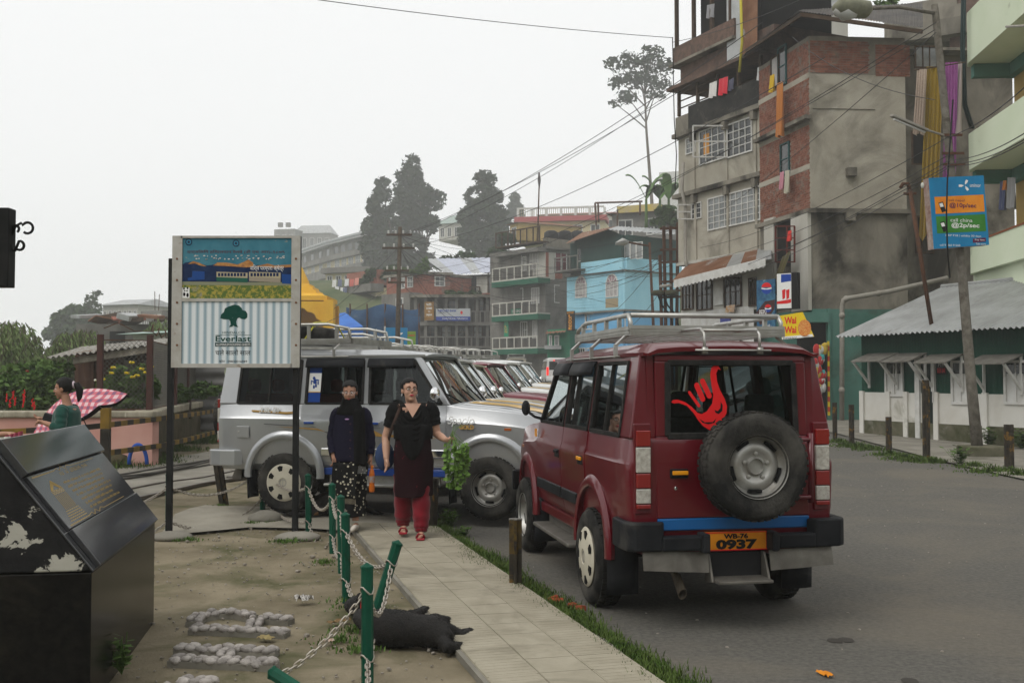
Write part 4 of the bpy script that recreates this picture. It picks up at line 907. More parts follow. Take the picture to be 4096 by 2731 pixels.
# ================================================================ STONE LETTERS
M_STONE = mat('white_stone', (.42, .39, .36), (.28, .255, .235), scale=30, rough=.9, bump=.5, c3=(.16, .14, .12), m3=(.6, .75), s3=9, vcol=True)
rs = random.Random(31); STM = []
for k in range(6):
 q = MB(); q.ball((0, 0, 0), (.040, .028, .021), 9, 6, .22, rs); STM.append(q.mesh('stone', M_STONE, True))
def stone_letter(label, lines):
 base = G(*lines[0][0]); T_ = thing('stone_letter', label, 'letter', base, 0, 'letters of white stones set in the ground')
 for ln in lines:
  pts = [G(*p) for p in ln]
  q = MB(); q.loft([[p+nn*s_+V((0, 0, z)) for s_, z in ((-.05, -.03), (-.05, .02), (.05, .02), (.05, -.03))] for p, nn in zip(pts, [((pts[min(i+1, len(pts)-1)]-pts[max(0, i-1)]).cross(V((0, 0, 1)))).normalized() for i in range(len(pts))])]); q.build('kerb_bed', M_CONC_D, T_)
  for a, b in zip(pts, pts[1:]):
   L = (b-a).length; d_ = (b-a).normalized(); nn = d_.cross(V((0, 0, 1))); m_ = max(1, round(L/.068))
   for i in range(m_):
    for s_ in (-1, 1):
     c = a+d_*(L*(i+.5)/m_+rs.uniform(-.008, .008))+nn*s_*.029; o = link('stone', rs.choice(STM)); o.parent = T_; o.matrix_parent_inverse = BASIS[T_.name]
     o.location = c+V((0, 0, .026+rs.uniform(-.006, .006))); o.rotation_euler = (rs.uniform(-.3, .3), rs.uniform(-.3, .3), math.atan2(d_.y, d_.x)+rs.uniform(-.4, .4)); k = rs.uniform(.8, 1.15); o.scale = (k, k, k)
stone_letter('letter R laid out in white stones on the bare earth', [[(765, 2525), (1150, 2542)], [(772, 2500), (800, 2474), (870, 2462), (950, 2462), (1010, 2474)], [(1030, 2482), (1012, 2520)], [(1050, 2483), (1165, 2490)]])
stone_letter('letter H laid out in white stones on the bare earth', [[(705, 2605), (1108, 2618)], [(683, 2650), (1108, 2668)], [(905, 2622), (900, 2640)]])
stone_letter('letter of white stones cut off by the bottom edge of the picture', [[(715, 2738), (860, 2740)], [(700, 2760), (660, 2790)]])
# ================================================================ LITTER
M_PAPER = mat('newspaper', (.45, .43, .40), (.15, .14, .13), scale=60, rough=.9, mask=(.5, .55))
def scrap(name, px, py, sx, sy, label, m, seed=0, hh=.03):
 rn = random.Random(seed); p = G(px, py, .006); q = MB(); a = rn.random()*3
 q.grid(lambda u, v: p+V((math.cos(a)*(u-.5)*sx-math.sin(a)*(v-.5)*sy, math.sin(a)*(u-.5)*sx+math.cos(a)*(v-.5)*sy, .008+hh*abs(noise.noise(V((u*3+seed, v*3, 0)))))), 6, 5)
 return tag(q.build(name, m, solid=.002), label, name.split('_')[-1])
scrap('crumpled_newspaper', 1215, 2402, .13, .09, 'crumpled newspaper sheet on the bare earth', M_PAPER, 1, .09)
scrap('dry_leaf', 1065, 2558, .10, .07, 'pale dry leaf lying between the stone letters R and H', mat('leaf_dry', (.34, .28, .13), (.2, .15, .07), scale=20), 2)
scrap('dry_leaf', 1355, 2490, .16, .05, 'long brown dry leaf by the chain posts near the dog', mat('leaf_brown', (.25, .17, .08), (.16, .1, .05), scale=20), 3)
scrap('paper_scrap', 1315, 2568, .06, .04, 'torn orange and white scrap of paper by the dog', mat('scrap_o', (.5, .3, .2), (.5, .45, .4), scale=40), 4)
scrap('orange_peel', 3300, 2702, .12, .04, 'bright orange peel on the road at the bottom edge', mat('peel', (.6, .22, .02), rough=.5), 5)
for i, (x, y) in enumerate(((2230, 2405), (2290, 2422), (2320, 2432), (2210, 2395))):
 q = MB(); q.cbox(G(x, y, .015), (.09, .05, .04), Euler((.2, .1*i, i*1.1))); tag(q.build('brick_fragment', mat('brick_bit', (.30, .06, .025), (.2, .05, .03), scale=20, rough=.9), bevel=.008), 'broken red brick bit in the grass by the rear wheel', 'brick', 'brick bits beside the jeep wheel')
rl = random.Random(8)
for k in range(3):
 x, y = [(3385, 2560), (3340, 2562), (3640, 2722)][k]; p = G(x, y, .008); q = MB(); q.ball(p, (.05, .06, .001), 12, 4, .3); o = tag(q.build('oil_stain', mat('oil', (.05, .046, .04), rough=.7)), 'small dark oil spot on the asphalt', 'stain', 'oil spots on the road');
# ================================================================ BLACK SIGN WITH IRON SCROLLS (left edge of the picture)
SG2 = thing('hanging_sign', 'black hanging sign with curled iron scrolls at the left edge', 'sign', (-2.35, 4.0, 0))
a, b = P(-420, 835, 4), P(46, 1150, 4)
q = MB(); q.box(a.x, b.x, 3.97, 4.03, b.z, a.z); q.build('panel', M_BLKM, SG2, bevel=.004)
q = MB(); q.tube([(a.x, 4, -.05), (a.x, 4, 2.6)], .04, 10); q.build('post', M_BLKM, SG2, smooth=True)
for cx, cy, r_, a0, a1, tail in ((110, 912, 22, 150, -130, [(48, 940), (62, 905), (85, 892)]), (78, 982, 18, 95, -150, [(46, 975), (48, 1000), (60, 1004)]), (62, 916, 14, 200, -60, [(46, 890)])):
 q = MB(); pts = [P(x, y, 4) for x, y in tail]+[P(cx+r_*math.cos(R(t)), cy-r_*math.sin(R(t)), 4) for t in ([a0+(a1-a0)*i/12 for i in range(13)])]
 q.tube(pts, .0052, 6); q.build('scroll', M_BLKM, SG2, smooth=True)
# ================================================================ BUILDING KIT
M_PLAST = mat('plaster_grey', (.29, .265, .215), (.39, .365, .305), scale=.7, rough=.92, bump=.25, bscale=14, c3=(.15, .137, .11), m3=(.50, .70), s3=.5, detail=8)
M_PLASTD = mat('plaster_stained', (.15, .137, .112), (.25, .23, .19), scale=.9, rough=.93, bump=.3, bscale=14, c3=(.035, .032, .026), m3=(.46, .64), s3=.55, detail=8, stretch=(1, 1, .55))
M_PLASTW = mat('plaster_white', (.46, .45, .41), (.38, .365, .32), scale=.9, rough=.9, bump=.2, c3=(.24, .22, .18), m3=(.58, .75), s3=.6, stretch=(1, 1, .4))
M_TURQ = mat('wall_turquoise', (.065, .17, .14), (.10, .22, .185), scale=1.1, rough=.85, c3=(.07, .10, .08), m3=(.55, .72), s3=.7)
M_GWALL = mat('hut_green_sheet', (.006, .04, .025), (.011, .055, .035), scale=2.5, rough=.6, c3=(.03, .035, .025), m3=(.62, .8), s3=2)
M_WHITEW = mat('whitewash', (.60, .59, .55), (.52, .50, .45), scale=1.2, rough=.9, bump=.2, c3=(.20, .19, .13), m3=(.58, .72), s3=.9)
M_MOSS = mat('mossy_footing', (.05, .055, .025), (.13, .12, .085), scale=2.2, rough=.95, bump=.4, c3=(.20, .19, .16), m3=(.6, .7), s3=1.5)
M_PISTA = mat('wall_pistachio', (.60, .67, .50), (.65, .71, .55), scale=.8, rough=.85, c3=(.22, .24, .15), m3=(.64, .78), s3=.7)
M_OCHRE = mat('wall_ochre', (.40, .27, .09), (.48, .34, .13), scale=1, rough=.9, c3=(.25, .16, .05), m3=(.6, .8), s3=.5)
M_TIN = mat('tin_grey', (.42, .43, .43), (.31, .315, .31), scale=1.3, rough=.45, metal=.55, c3=(.17, .16, .145), m3=(.6, .75), s3=.8, stretch=(1, 1, 1))
M_TINR = mat('tin_rusty', (.16, .075, .04), (.24, .13, .08), scale=1.2, rough=.75, metal=.2, c3=(.34, .33, .31), m3=(.60, .66), s3=.7)
M_BRICK = mat('brick', (.165, .064, .043), (.24, .11, .076), scale=4, rough=.93, bump=.4, vcol=True, c3=(.19, .155, .13), m3=(.52, .66), s3=3)
M_MORTAR = mat('mortar', (.20, .18, .15), (.14, .125, .105), scale=4, rough=.95)
M_WOODD = mat('wood_dark', (.045, .028, .018), (.075, .05, .033), scale=3, rough=.75)
M_WFR = mat('frame_white', (.58, .58, .56), (.47, .46, .43), scale=4, rough=.7)
M_INNERSHADE = mat('dark_interior', (.012, .012, .012), rough=.9)  # near-black colour stands in for the shade inside openings and recesses
M_RUSTY = mat('rusty_iron', (.10, .045, .025), (.06, .035, .025), scale=8, rough=.85)
M_POLE = mat('pole_concrete', (.10, .09, .072), (.18, .165, .14), scale=7, rough=.9, c3=(.07, .06, .045), m3=(.55, .68), s3=4)
M_PIPE = mat('pipe_pvc', (.30, .285, .25), (.24, .22, .19), scale=4, rough=.6)
M_PANE = mat('pane_dark', (.012, .014, .015), (.035, .038, .038), scale=1.3, rough=.08, spec=.6)
M_PANE2 = mat('pane_pale', (.10, .11, .11), (.22, .23, .225), scale=1.6, rough=.1, spec=.6)
M_CURT = mat('pane_curtain', (.28, .26, .25), (.42, .40, .39), scale=7, rough=.5, stretch=(3, 3, .3))
def pb(F, name, m, par, x0, y0, x1, y1, n0, n1, bevel=0):
 q = MB(); F.pbox(q, x0, y0, x1, y1, n0, n1); return q.build(name, m, par, bevel=bevel)
def ub(F, name, m, par, u0, u1, z0, z1, n0, n1, bevel=0):
 q = MB(); F.box(q, u0, u1, z0, z1, n0, n1); return q.build(name, m, par, bevel=bevel)
def win(F, par, x0, y0, x1, y1, nx=2, ny=2, fm=None, pm=None, fw=.05, n=.0, name='window', uvbox=None, open_=0):
 if uvbox: u0, u1, z0, z1 = uvbox
 else:
  a, b = F.uz(x0, y0), F.uz(x1, y1); u0, u1 = sorted((a[0], b[0])); z0, z1 = sorted((a[1], b[1]))
 w = ub(F, name, pm or M_PANE, par, u0, u1, z0, z1, n-.05, n+.012)
 q = MB(); d = n+.05
 F.box(q, u0-fw, u0, z0-fw, z1+fw, n, d); F.box(q, u1, u1+fw, z0-fw, z1+fw, n, d); F.box(q, u0, u1, z0-fw, z0, n, d); F.box(q, u0, u1, z1, z1+fw, n, d)
 t = fw*.55
 for i in range(1, nx): u = u0+(u1-u0)*i/nx; F.box(q, u-t/2, u+t/2, z0, z1, n+.012, d-.008)
 for j in range(1, ny): z = z0+(z1-z0)*j/ny; F.box(q, u0, u1, z-t/2, z+t/2, n+.012, d-.014)
 q.build('frame', fm or M_WFR, w)
 if open_:                                    # a casement standing open
  q = MB(); a = F.pt(u0, z0, d); b = F.pt(u0, z1, d); o_ = (F.u*-.35+F.n*.8).normalized()*(u1-u0)*.9
  for p, r_ in ((a, b), (a+o_, b+o_), (a, a+o_), (b, b+o_), (a.lerp(b, .5), a.lerp(b, .5)+o_)): q.beam(p, r_, .05)
  q.build('open_casement', fm or M_WFR, w)
 return w
def bricks(F, par, u0, u1, z0, z1, holes=(), quota=300, n=.0, proud=.014, bw=.235, bh=.078, seed=1, counter=None):
 """running bond; the first pieces up to the quota are objects, the rest one joined part"""
 rn = random.Random(seed); g = .012; me = MB(); h = (bw-g)/2
 F0 = F; k = counter if counter is not None else [0]
 q0 = MB(); q0.cbox((0, 0, 0), (bw-g, .03, bh-g)); mesh = q0.mesh('brick', M_BRICK); rest = MB(); ang = math.atan2(F.u.y, F.u.x)
 row = 0; z = z0
 while z < z1-.03:
  u = u0-(bw/2 if row % 2 else 0)
  while u < u1:
   a, b = max(u, u0), min(u+bw, u1)
   if b-a > .06 and not any(x0 < (a+b)/2 < x1 and y0 < z+bh/2 < y1 for x0, x1, y0, y1 in holes):
    c = F.pt((a+b)/2, z+bh/2, n+proud-.015+rn.uniform(-.006, .006))
    if k[0] < quota:
     o = link('brick', mesh); o.parent = par; inv = BASIS.get(par.name)
     if inv is not None: o.matrix_parent_inverse = inv
     o.location = c; o.rotation_euler = (0, 0, ang+rn.uniform(-.02, .02)); o.scale = ((b-a)/bw, 1, rn.uniform(.94, 1.02)); k[0] += 1
    else: rest.cbox(c, (b-a-g, .03, bh-g), Matrix.Rotation(ang, 3, 'Z'))
   u += bw
  z += bh; row += 1
 if rest.v: stuff(rest.build('bricks', mat('brick_mass', (.155, .06, .04), (.25, .115, .08), scale=9, rough=.93, bump=.4, c3=(.19, .155, .13), m3=(.52, .66), s3=3, mask=(.42, .58)), par))
def corr(a, b, c, d, pitch=.09, amp=.015, rows=4, curve=0):
 """corrugated sheet spanning a-b (across the waves) to d-c"""
 a, b, c, d = map(V, (a, b, c, d)); n_ = (b-a).cross(d-a).normalized()
 L = (b-a).length; nu = max(8, int(L/pitch*5)); q = MB()
 q.grid(lambda u, v: a.lerp(b, u).lerp(d.lerp(c, u), v)+n_*(amp*math.sin(u*L/pitch*2*math.pi)+curve*math.sin(v*math.pi)), nu, rows); return q
def sheets(par, a, b, c, d, m, k, name='roof_sheet', pitch=.09, amp=.015, curve=0, alt=None):
 a, b, c, d = map(V, (a, b, c, d))
 for i in range(k):
  u0, u1 = i/k, (i+1)/k+.004; e = V((0, 0, .006*(i % 2)))
  q = corr(a.lerp(b, u0)+e, a.lerp(b, u1)+e, d.lerp(c, u1)+e, d.lerp(c, u0)+e, pitch, amp, 4, curve); q.build(name, alt[i % len(alt)] if alt else m, par, smooth=True, fix=False)
def cloth(name, p0, p1, drop, m, label, folds=4, amp=.05, group=None, sway=(0, 0), cat='cloth'):
 """a hanging cloth between p0 and p1 falling by drop"""
 p0, p1 = V(p0), V(p1); d = (p1-p0); nn = d.cross(V((0, 0, 1))).normalized(); q = MB()
 q.grid(lambda u, v: p0+d*u+nn*amp*(.3+v)*math.sin(u*folds*6.28+v*1.3)+V((sway[0]*v, sway[1]*v, -drop*v*(1+.03*math.sin(u*9)))), max(8, folds*6), 8)
 return tag(q.build(name, m, smooth=True, fix=False), label, cat, group)
def C_(name, c, c2=None, sc=20): return mat('cloth_'+name, c, c2, scale=sc, rough=.85, sheen=.2)
# ================================================================ HUT WITH THE TIN ROOF (far right)
HUT = thing('hut', 'low green sheet metal hut with white base and grey tin roof', 'hut', P(3447, 1600, 27.4)*1)
FH = Face(3447, 27.4, 4200, 22.3); zg = .25; LH = FH.len+1.5
ub(FH, 'footing', M_MOSS, HUT, 0, LH, zg-.4, zg+.34, -2.9, .06); ub(FH, 'base_wall', M_WHITEW, HUT, 0, LH, zg+.34, zg+1.05, -2.9, .03)
q = MB(); nn_ = int(LH/.03)
q.grid(lambda u, v: FH.pt(u*LH, zg+1.05+v*1.6, .008*math.sin(u*LH/.09*6.28)), nn_, 1); q.build('wall_sheet', M_GWALL, HUT, smooth=True, fix=False)
ub(FH, 'core_wall', M_GWALL, HUT, 0, LH, zg+1.05, zg+2.6, -2.9, -.03)
for x in (3455, 3560, 3630, 3752, 3948): u = FH.uz(x, 1600)[0]; ub(FH, 'pilaster', M_WHITEW, HUT, u-.07, u+.07, zg-.1, zg+1.08, .03, .09)
ez, rz_ = 2.72, 4.1
A_, B_ = FH.pt(-.35, ez, .55), FH.pt(LH, ez, .55); D_, Cc_ = FH.pt(-.1, rz_, -2.9), FH.pt(LH, rz_, -2.9)
sheets(HUT, A_, B_, Cc_, D_, M_TIN, 9, pitch=.15, amp=.028)
q = MB(); q.tube([D_+V((0, 0, .03)), Cc_+V((0, 0, .03))], .06, 6); q.build('ridge_cap', M_TIN, HUT)
q = MB(); q.add([FH.pt(-.02, zg+2.4, 0), FH.pt(-.02, zg+2.4, -2.9), FH.pt(-.02, rz_-.03, -2.9)], [(0, 1, 2)]); q.build('gable', M_GWALL, HUT, fix=False)
for x0, x1 in ((3552, 3612), (3818, 3878), (4030, 4110)):
 w = win(FH, HUT, x0, 1452, x1, 1576 if x0 < 3700 else 1608, 2, 1, M_WFR, M_WFR, .06, .02)
 (u0, za), (u1, zb) = FH.uz(x0, 1452), FH.uz(x1, 1494); ub(FH, 'upper_pane', M_PANE, w, u0+.03, (u0+u1)/2-.02, zb, za, .03, .075); ub(FH, 'upper_pane', M_PANE, w, (u0+u1)/2+.02, u1-.03, zb, za, .03, .075)
dr = pb(FH, 'door', mat('door_black', (.01, .018, .015), rough=.7), HUT, 3690, 1445, 3738, 1752, -.02, .035)
q = MB(); FH.pbox(q, 3668, 1445, 3690, 1752, .02, .09); FH.pbox(q, 3738, 1445, 3748, 1610, .02, .09); FH.pbox(q, 3668, 1430, 3748, 1445, .02, .09); q.build('door_frame', M_WFR, dr)
for i, (x0, x1, y) in enumerate(((3478, 3600, 1418), (3588, 3715, 1418), (3730, 3862, 1422), (3936, 4100, 1424))):
 u0, z0 = FH.uz(x0, y); u1, _ = FH.uz(x1, y); z0 = min(z0, 2.36); q = MB()
 q.hexa([FH.pt(u0, z0-.20, .62), FH.pt(u1, z0-.20, .62), FH.pt(u1, z0, .05), FH.pt(u0, z0, .05), FH.pt(u0, z0-.17, .62), FH.pt(u1, z0-.17, .62), FH.pt(u1, z0+.03, .05), FH.pt(u0, z0+.03, .05)]); aw = q.build('awning', mat('awning_board', (.10, .095, .08), (.17, .16, .14), scale=5, rough=.9), HUT)
 for u in (u0+.05, u1-.05): q = MB(); q.beam(FH.pt(u, z0-.19, .58), FH.pt(u, z0-.75, .07), .05); q.beam(FH.pt(u, z0-.85, .07), FH.pt(u, z0, .07), .05); q.build('strut', M_WFR, aw)
sg = pb(FH, 'notice', M_BLACK, HUT, 3754, 1445, 3790, 1498, .03, .05); textfit(FH, 'PTM', 3760, 1452, 3783, 1466, M_WHITEINK, sg, .053); textfit(FH, 'BEER BAR', 3756, 1472, 3788, 1490, M_DECAL, sg, .053)
# shrubs by the hut footing are further below
# ================================================================ BRICK AND PLASTER HOUSE (B)
HB = thing('brick_house', 'tall house with raw brick street side and blank stained plaster flank', 'house', P(3255, 1650, 33)*1)
FS = Face(3250, 33.0, 3760, 33.3)                 # flank towards us
FB = Face(3046, 36.4, 3250, 33.0)                 # street side
S33 = 4250/33; zB = lambda y: CAM_H+(HZ-y)/S33
uE = FS.len; DB = 5.0; g0 = .2
def fl(name, m, u0, u1, y1, y0, n0=-DB, n1=0, F=FS, par=HB, bevel=0): return ub(F, name, m, par, u0, u1, zB(y0) if y0 else g0, zB(y1), n0, n1, bevel)
q = MB(); t_ = lambda z, n=0: [FS.pt(0, z, n), FS.pt(uE-.9, z, n), FS.pt(uE-.9, z, -DB), FB.pt(0, z, -.0)+FB.n*0]
for nm, m, ya, yb in (('ground_floor', M_TURQ, None, 1235), ('lower_wall', M_PLASTD, 1235, 850), ('upper_wall', M_PLAST, 832, 285), ('top_wall', M_MORTAR, 285, 130)):
 z0 = g0-.5 if ya is None else zB(ya); z1 = zB(yb)
 q = MB(); c = [FB.pt(0, z0, .0), FS.pt(0, z0), FS.pt(uE-1.0, z0), FS.pt(uE-1.0, z0, -DB), FB.pt(0, z0, -4)]
 q.loft([c, [p+V((0, 0, z1-z0)) for p in c]]); q.build(nm, m, HB)
q = MB(); z0, z1 = zB(850), zB(832); c = [FB.pt(-.1, z0, .16), FS.pt(-.12, z0, .16), FS.pt(uE-.9, z0, .16), FS.pt(uE-.9, z0, -1), FB.pt(0, z0, -1)]; q.loft([c, [p+V((0, 0, z1-z0)) for p in c]]); q.build('ledge', M_PLASTD, HB)
cnt = [0]
uu = lambda x: FS.uz(x, 300)[0]
bricks(FS, HB, .02, uu(3478), zB(280), zB(150), (), 300, 0, .014, seed=2, counter=cnt); bricks(FS, HB, uu(3502), uu(3640), zB(290), zB(158), (), 300, 0, .014, seed=3, counter=cnt)
LB = FB.len; ub_ = lambda x, y: FB.uz(x, y)
def brect(x0, y0, x1, y1): a, b = FB.uz(x0, y0), FB.uz(x1, y1); return (a[0], b[0], min(a[1], b[1]), max(a[1], b[1]))
bw1, bw2, bw3 = brect(3118, 200, 3148, 330), brect(3128, 585, 3160, 690), brect(3090, 240, 3118, 340)
zs_ = (zB(285), zB(470), zB(655))
bands = [(-1, 9, z-.13, z+.06) for z in zs_]
bricks(FB, HB, .02, LB-.02, zB(832), zB(150), [bw1, bw2, bw3]+bands, 300, 0, .014, seed=4, counter=cnt)
for z in zs_: ub(FB, 'tie_beam', M_PLAST, HB, -.02, LB+.01, z-.12, z+.05, -.2, .02)
ub(FB, 'sill_ledge', M_PLASTD, HB, -.05, LB+.12, zB(468)-.02, zB(468)+.10, .0, .22)
for bx in (bw1, bw2): win(FB, HB, 0, 0, 0, 0, 1, 2, mat('frame_teal', (.02, .07, .07), rough=.6), M_PANE, .05, .02, uvbox=bx)
win(FB, HB, 0, 0, 0, 0, 1, 1, M_WOODD, M_CURT, .04, .02, uvbox=bw3)
for y, x in ((690, 3400), (868, 3395)): pb(FS, 'corbel', M_PLASTD, HB, x-18, y-16, x+18, y+18, 0, .22)
pb(FS, 'seam', M_PLASTD, HB, 3250, 434, 3500, 440, 0, .03)
win(FS, HB, 3650, 530, 3710, 655, 1, 1, M_WOODD, M_INNERSHADE, .05, .0); win(FS, HB, 3662, 190, 3745, 270, 3, 1, M_WOODD, M_PANE2, .05, .0)
win(FS, HB, 3668, 870, 3720, 940, 1, 1, M_WOODD, M_INNERSHADE, .05, .0)
ub(FS, 'rear_wing', M_PLASTD, HB, uE-1.05, uE+3.2, g0, zB(150), -6, -1.2); ub(FS, 'wing_roof', M_PLASTD, HB, uE-1.1, uE+3.4, zB(150), zB(138), -6, -.6)
win(FS, HB, 3735, 880, 3800, 990, 3, 2, M_WOODD, M_PANE, .05, -1.2)
# roof of rusty tin with deep eaves
r0, r1, r2 = FS.at(3205, 60, .75), FS.at(3690, 128, .75), FS.at(3690, 100, -4.5); r3 = P(2985, 205, 36.0); r4 = P(3215, 40, 40)
sheets(HB, r0+V((-.1, 0, .12)), r1+V((0, 0, .12)), r2+V((0, 0, .8)), r4, mat('tin_old', (.05, .048, .044), (.10, .09, .08), scale=2, rough=.7, c3=(.14, .08, .05), m3=(.6, .7), s3=1.2), 6)
sheets(HB, r3, r0+V((-.1, 0, .10)), r4+V((0, 0, -.02)), r3+V((.5, 4, .5)), MATS['tin_old'], 4)
q = MB(); q.beam(r0, r1, .06, .12); q.beam(r3, r0, .06, .12); q.build('fascia', M_WOODD, HB)
# street side below the ledge: white corner pier, red barred frame, shop
pb(FB, 'corner_pier', M_PLASTW, HB, 3178, 858, 3250, 1240, .02, .14); pb(FB, 'pier', M_PLASTW, HB, 3068, 880, 3110, 1240, .02, .12)
q = MB()
for x in (3102, 3148, 3178): q.beam(FB.at(x, 905, .35), FB.at(x, 1050, .35), .05)
for y in (905, 952, 1000, 1048): q.beam(FB.at(3102, y, .35), FB.at(3178, y, .35), .04)
q.build('red_bars', mat('red_iron', (.12, .02, .015), (.08, .025, .02), scale=6, rough=.7), HB)
pb(FB, 'opening', M_INNERSHADE, HB, 3112, 890, 3176, 1060, .0, .03)
# ground floor shop under the house and turquoise wall with drain pipe
pb(FS, 'shop_opening', M_INNERSHADE, HB, 3200, 1292, 3306, 1700, -.3, .03)
pb(FS, 'pilaster', M_TURQ, HB, 3306, 1235, 3322, 1740, 0, .12); pb(FS, 'shop_fascia', M_TURQ, HB, 3195, 1250, 3306, 1290, .0, .2)
pb(FS, 'striped_post', stripes('height_stripes', (.65, .5, .02), (.5, .06, .03), 3.2, 2, sharp=True), HB, 3302, 1365, 3311, 1660, .12, .2)
rg_ = random.Random(17)
for k in range(26):
 x, y = rg_.uniform(3262, 3300), rg_.uniform(1380, 1560); p = FS.at(x, y, .25); q = MB(); q.ball(p, (rg_.uniform(.06, .14), .08, rg_.uniform(.08, .2)), 7, 5, .3, rg_)
 tag(q.build('shop_packet', [C_('pk_red', (.4, .03, .03)), C_('pk_white', (.5, .5, .48)), C_('pk_teal', (.05, .3, .3)), C_('pk_yel', (.5, .35, .05))][k % 4], smooth=True), ['red', 'white', 'teal', 'yellow'][k % 4]+' packets hung and stacked in the shop opening', 'packet', 'goods in the shop opening')
q = MB(); q.tube([FS.at(3790, 1112, .5), FS.at(3560, 1165, .5), FS.at(3392, 1193, .5), FS.at(3374, 1200, .45), FS.at(3368, 1225, .4), FS.at(3368, 1320, .4), FS.at(3367, 1680, .4)], .075, 8); dp = tag(q.build('drain_pipe', M_PIPE, smooth=True), 'grey drain pipe bent down the turquoise wall', 'pipe')
for x, y in ((3515, 1173), (3368, 1262), (3367, 1560), (3385, 1195)): q = MB(); p = FS.at(x, y, .45); q.ball(p, .10, 8, 6); q.build('collar', M_PIPE, dp, smooth=True)
cloth('laundry_cloth', FB.at(3108, 335, .3), FB.at(3132, 325, .3), 1.75, C_('orange', (.42, .16, .04)), 'long orange cloth hung out of the brick wall window', 3, .06, 'laundry on the brick house')
cloth('laundry_cloth', FB.at(3080, 305, .3), FB.at(3098, 295, .3), .55, C_('yellow', (.55, .36, .02)), 'bright yellow cloth hung at the upper brick corner', 2, .05, 'laundry on the brick house')
cloth('laundry_cloth', FB.at(3120, 690, .25), FB.at(3136, 685, .25), .55, C_('pink', (.45, .2, .25)), 'pink towel hung under the lower brick window', 2, .04, 'laundry on the brick house')
cloth('laundry_cloth', FB.at(3140, 684, .25), FB.at(3158, 680, .25), .72, C_('cream', (.4, .38, .3)), 'cream towel hung under the lower brick window', 2, .04, 'laundry on the brick house')
cloth('laundry_cloth', FB.at(3128, 1030, .5), FB.at(3165, 1000, .5), 1.35, C_('olive', (.06, .05, .015)), 'olive scarf hung from the red barred frame', 2, .06, 'laundry on the brick house', (-.45, 0))
cloth('laundry_cloth', FB.at(3152, 925, .4), FB.at(3166, 920, .4), .32, C_('redpiece', (.6, .04, .03)), 'small bright red cloth in the barred window', 2, .04, 'laundry on the brick house')
# adverts at the shop corner
FA1 = Face(3020, 33.9, 3104, 33.2)
PEP = thing('soda_board', 'tall blue soda advert board with round emblem beside the tea stall', 'board', FA1.at(3060, 1310)); M_PB = mat('ad_blue', (.01, .05, .13), (.05, .16, .25), scale=5, rough=.4, c3=(.3, .4, .45), m3=(.66, .69), s3=6)
pp = pb(FA1, 'panel', M_PB, PEP, 3026, 1122, 3101, 1312, -.06, 0)
def disc(F, cx, cy, r, n, par):
 for nm, m, a0, a1 in (('emblem_red', M_DECAL, 5, 175), ('emblem_blue', mat('ink_blue', (.01, .05, .3), rough=.4), 185, 355)): ppoly(F, [(cx+r*math.cos(R(a)), cy-r*math.sin(R(a))-(2 if a < 180 else -4)) for a in [a0+(a1-a0)*i/10 for i in range(11)]], n, m, nm, par)
 ppoly(F, [(cx-r, cy-1), (cx, cy+2), (cx+r, cy-3), (cx+r, cy+3), (cx, cy+7), (cx-r, cy+4)], n-.001, M_WHITEINK, 'emblem_band', par)
disc(FA1, 3066, 1152, 20, .006, pp); ppoly(FA1, [(3024, 1250), (3060, 1205), (3100, 1198), (3098, 1235), (3070, 1280), (3040, 1300)], .003, mat('bottle_print', (.05, .02, .02), rough=.4), 'bottle_print', pp); disc(FA1, 3072, 1232, 13, .006, pp)
textfit(FA1, 'PEPSI', 3038, 1240, 3066, 1262, M_WHITEINK, pp, .006); textfit(FA1, 'MINI', 3052, 1298, 3080, 1308, M_WHITEINK, pp, .006)
FA2 = Face(3106, 32.9, 3166, 32.6)
ADB = thing('advert_box', 'white and red light box advert on the house corner', 'sign', FA2.at(3140, 1230)); ab = pb(FA2, 'panel', M_WHITEINK, ADB, 3108, 1096, 3166, 1232, -.01, .01); pb(FA2, 'casing', M_BLACK, ADB, 3107, 1094, 3190, 1234, -.22, -.011)
ppoly(FA2, [(3124, 1098), (3164, 1096), (3164, 1124), (3124, 1130)], .013, mat('ink_blue', (.01, .05, .3)), 'blue_print', ab)
for x in (3136, 3152): ppoly(FA2, [(x-8, 1160), (x+6, 1156), (x+4, 1192), (x-6, 1198)], .013, M_DECAL, 'packet_print', ab)
ppoly(FA2, [(3108, 1206), (3164, 1196), (3164, 1210), (3148, 1214), (3108, 1216)], .013, M_DECAL, 'red_print', ab)
FA3 = Face(3112, 31.6, 3252, 30.6)
WW = thing('noodle_sign', 'yellow noodle shop sign with a bowl picture above the maroon jeep', 'sign', FA3.at(3180, 1380)); q = MB()
c = [(3112, 1264), (3208, 1248), (3254, 1346), (3128, 1358)]; wp = ppoly(FA3, c, 0, mat('ad_yellow', (.70, .50, .01), rough=.4), 'panel', WW, .04)
ppoly(FA3, [(3128, 1347), (3249, 1336), (3254, 1346), (3128, 1358)], .003, M_WHITEINK, 'name_band', wp)
textfit(FA3, 'BHUNESWAR PRASAD', 3132, 1349, 3188, 1356, M_BLACK, wp, .006); textfit(FA3, 'DARJEELING', 3210, 1342, 3238, 1349, M_BLACK, wp, .006)
textfit(FA3, 'Wai\nWai', 3138, 1268, 3186, 1332, M_DECAL, wp, .006, bold=.03)
ppoly(FA3, [(3196+44*math.cos(t*.42)*.6+22, 1312-34*math.sin(t*.42)) for t in range(15)], .004, mat('noodle_print', (.55, .12, .02), (.65, .35, .1), scale=40, mask=(.45, .55)), 'bowl_print', wp)
ppoly(FA3, [(3113, 1275), (3124, 1300), (3140, 1345), (3129, 1348)], .004, M_DECAL, 'red_print', wp)
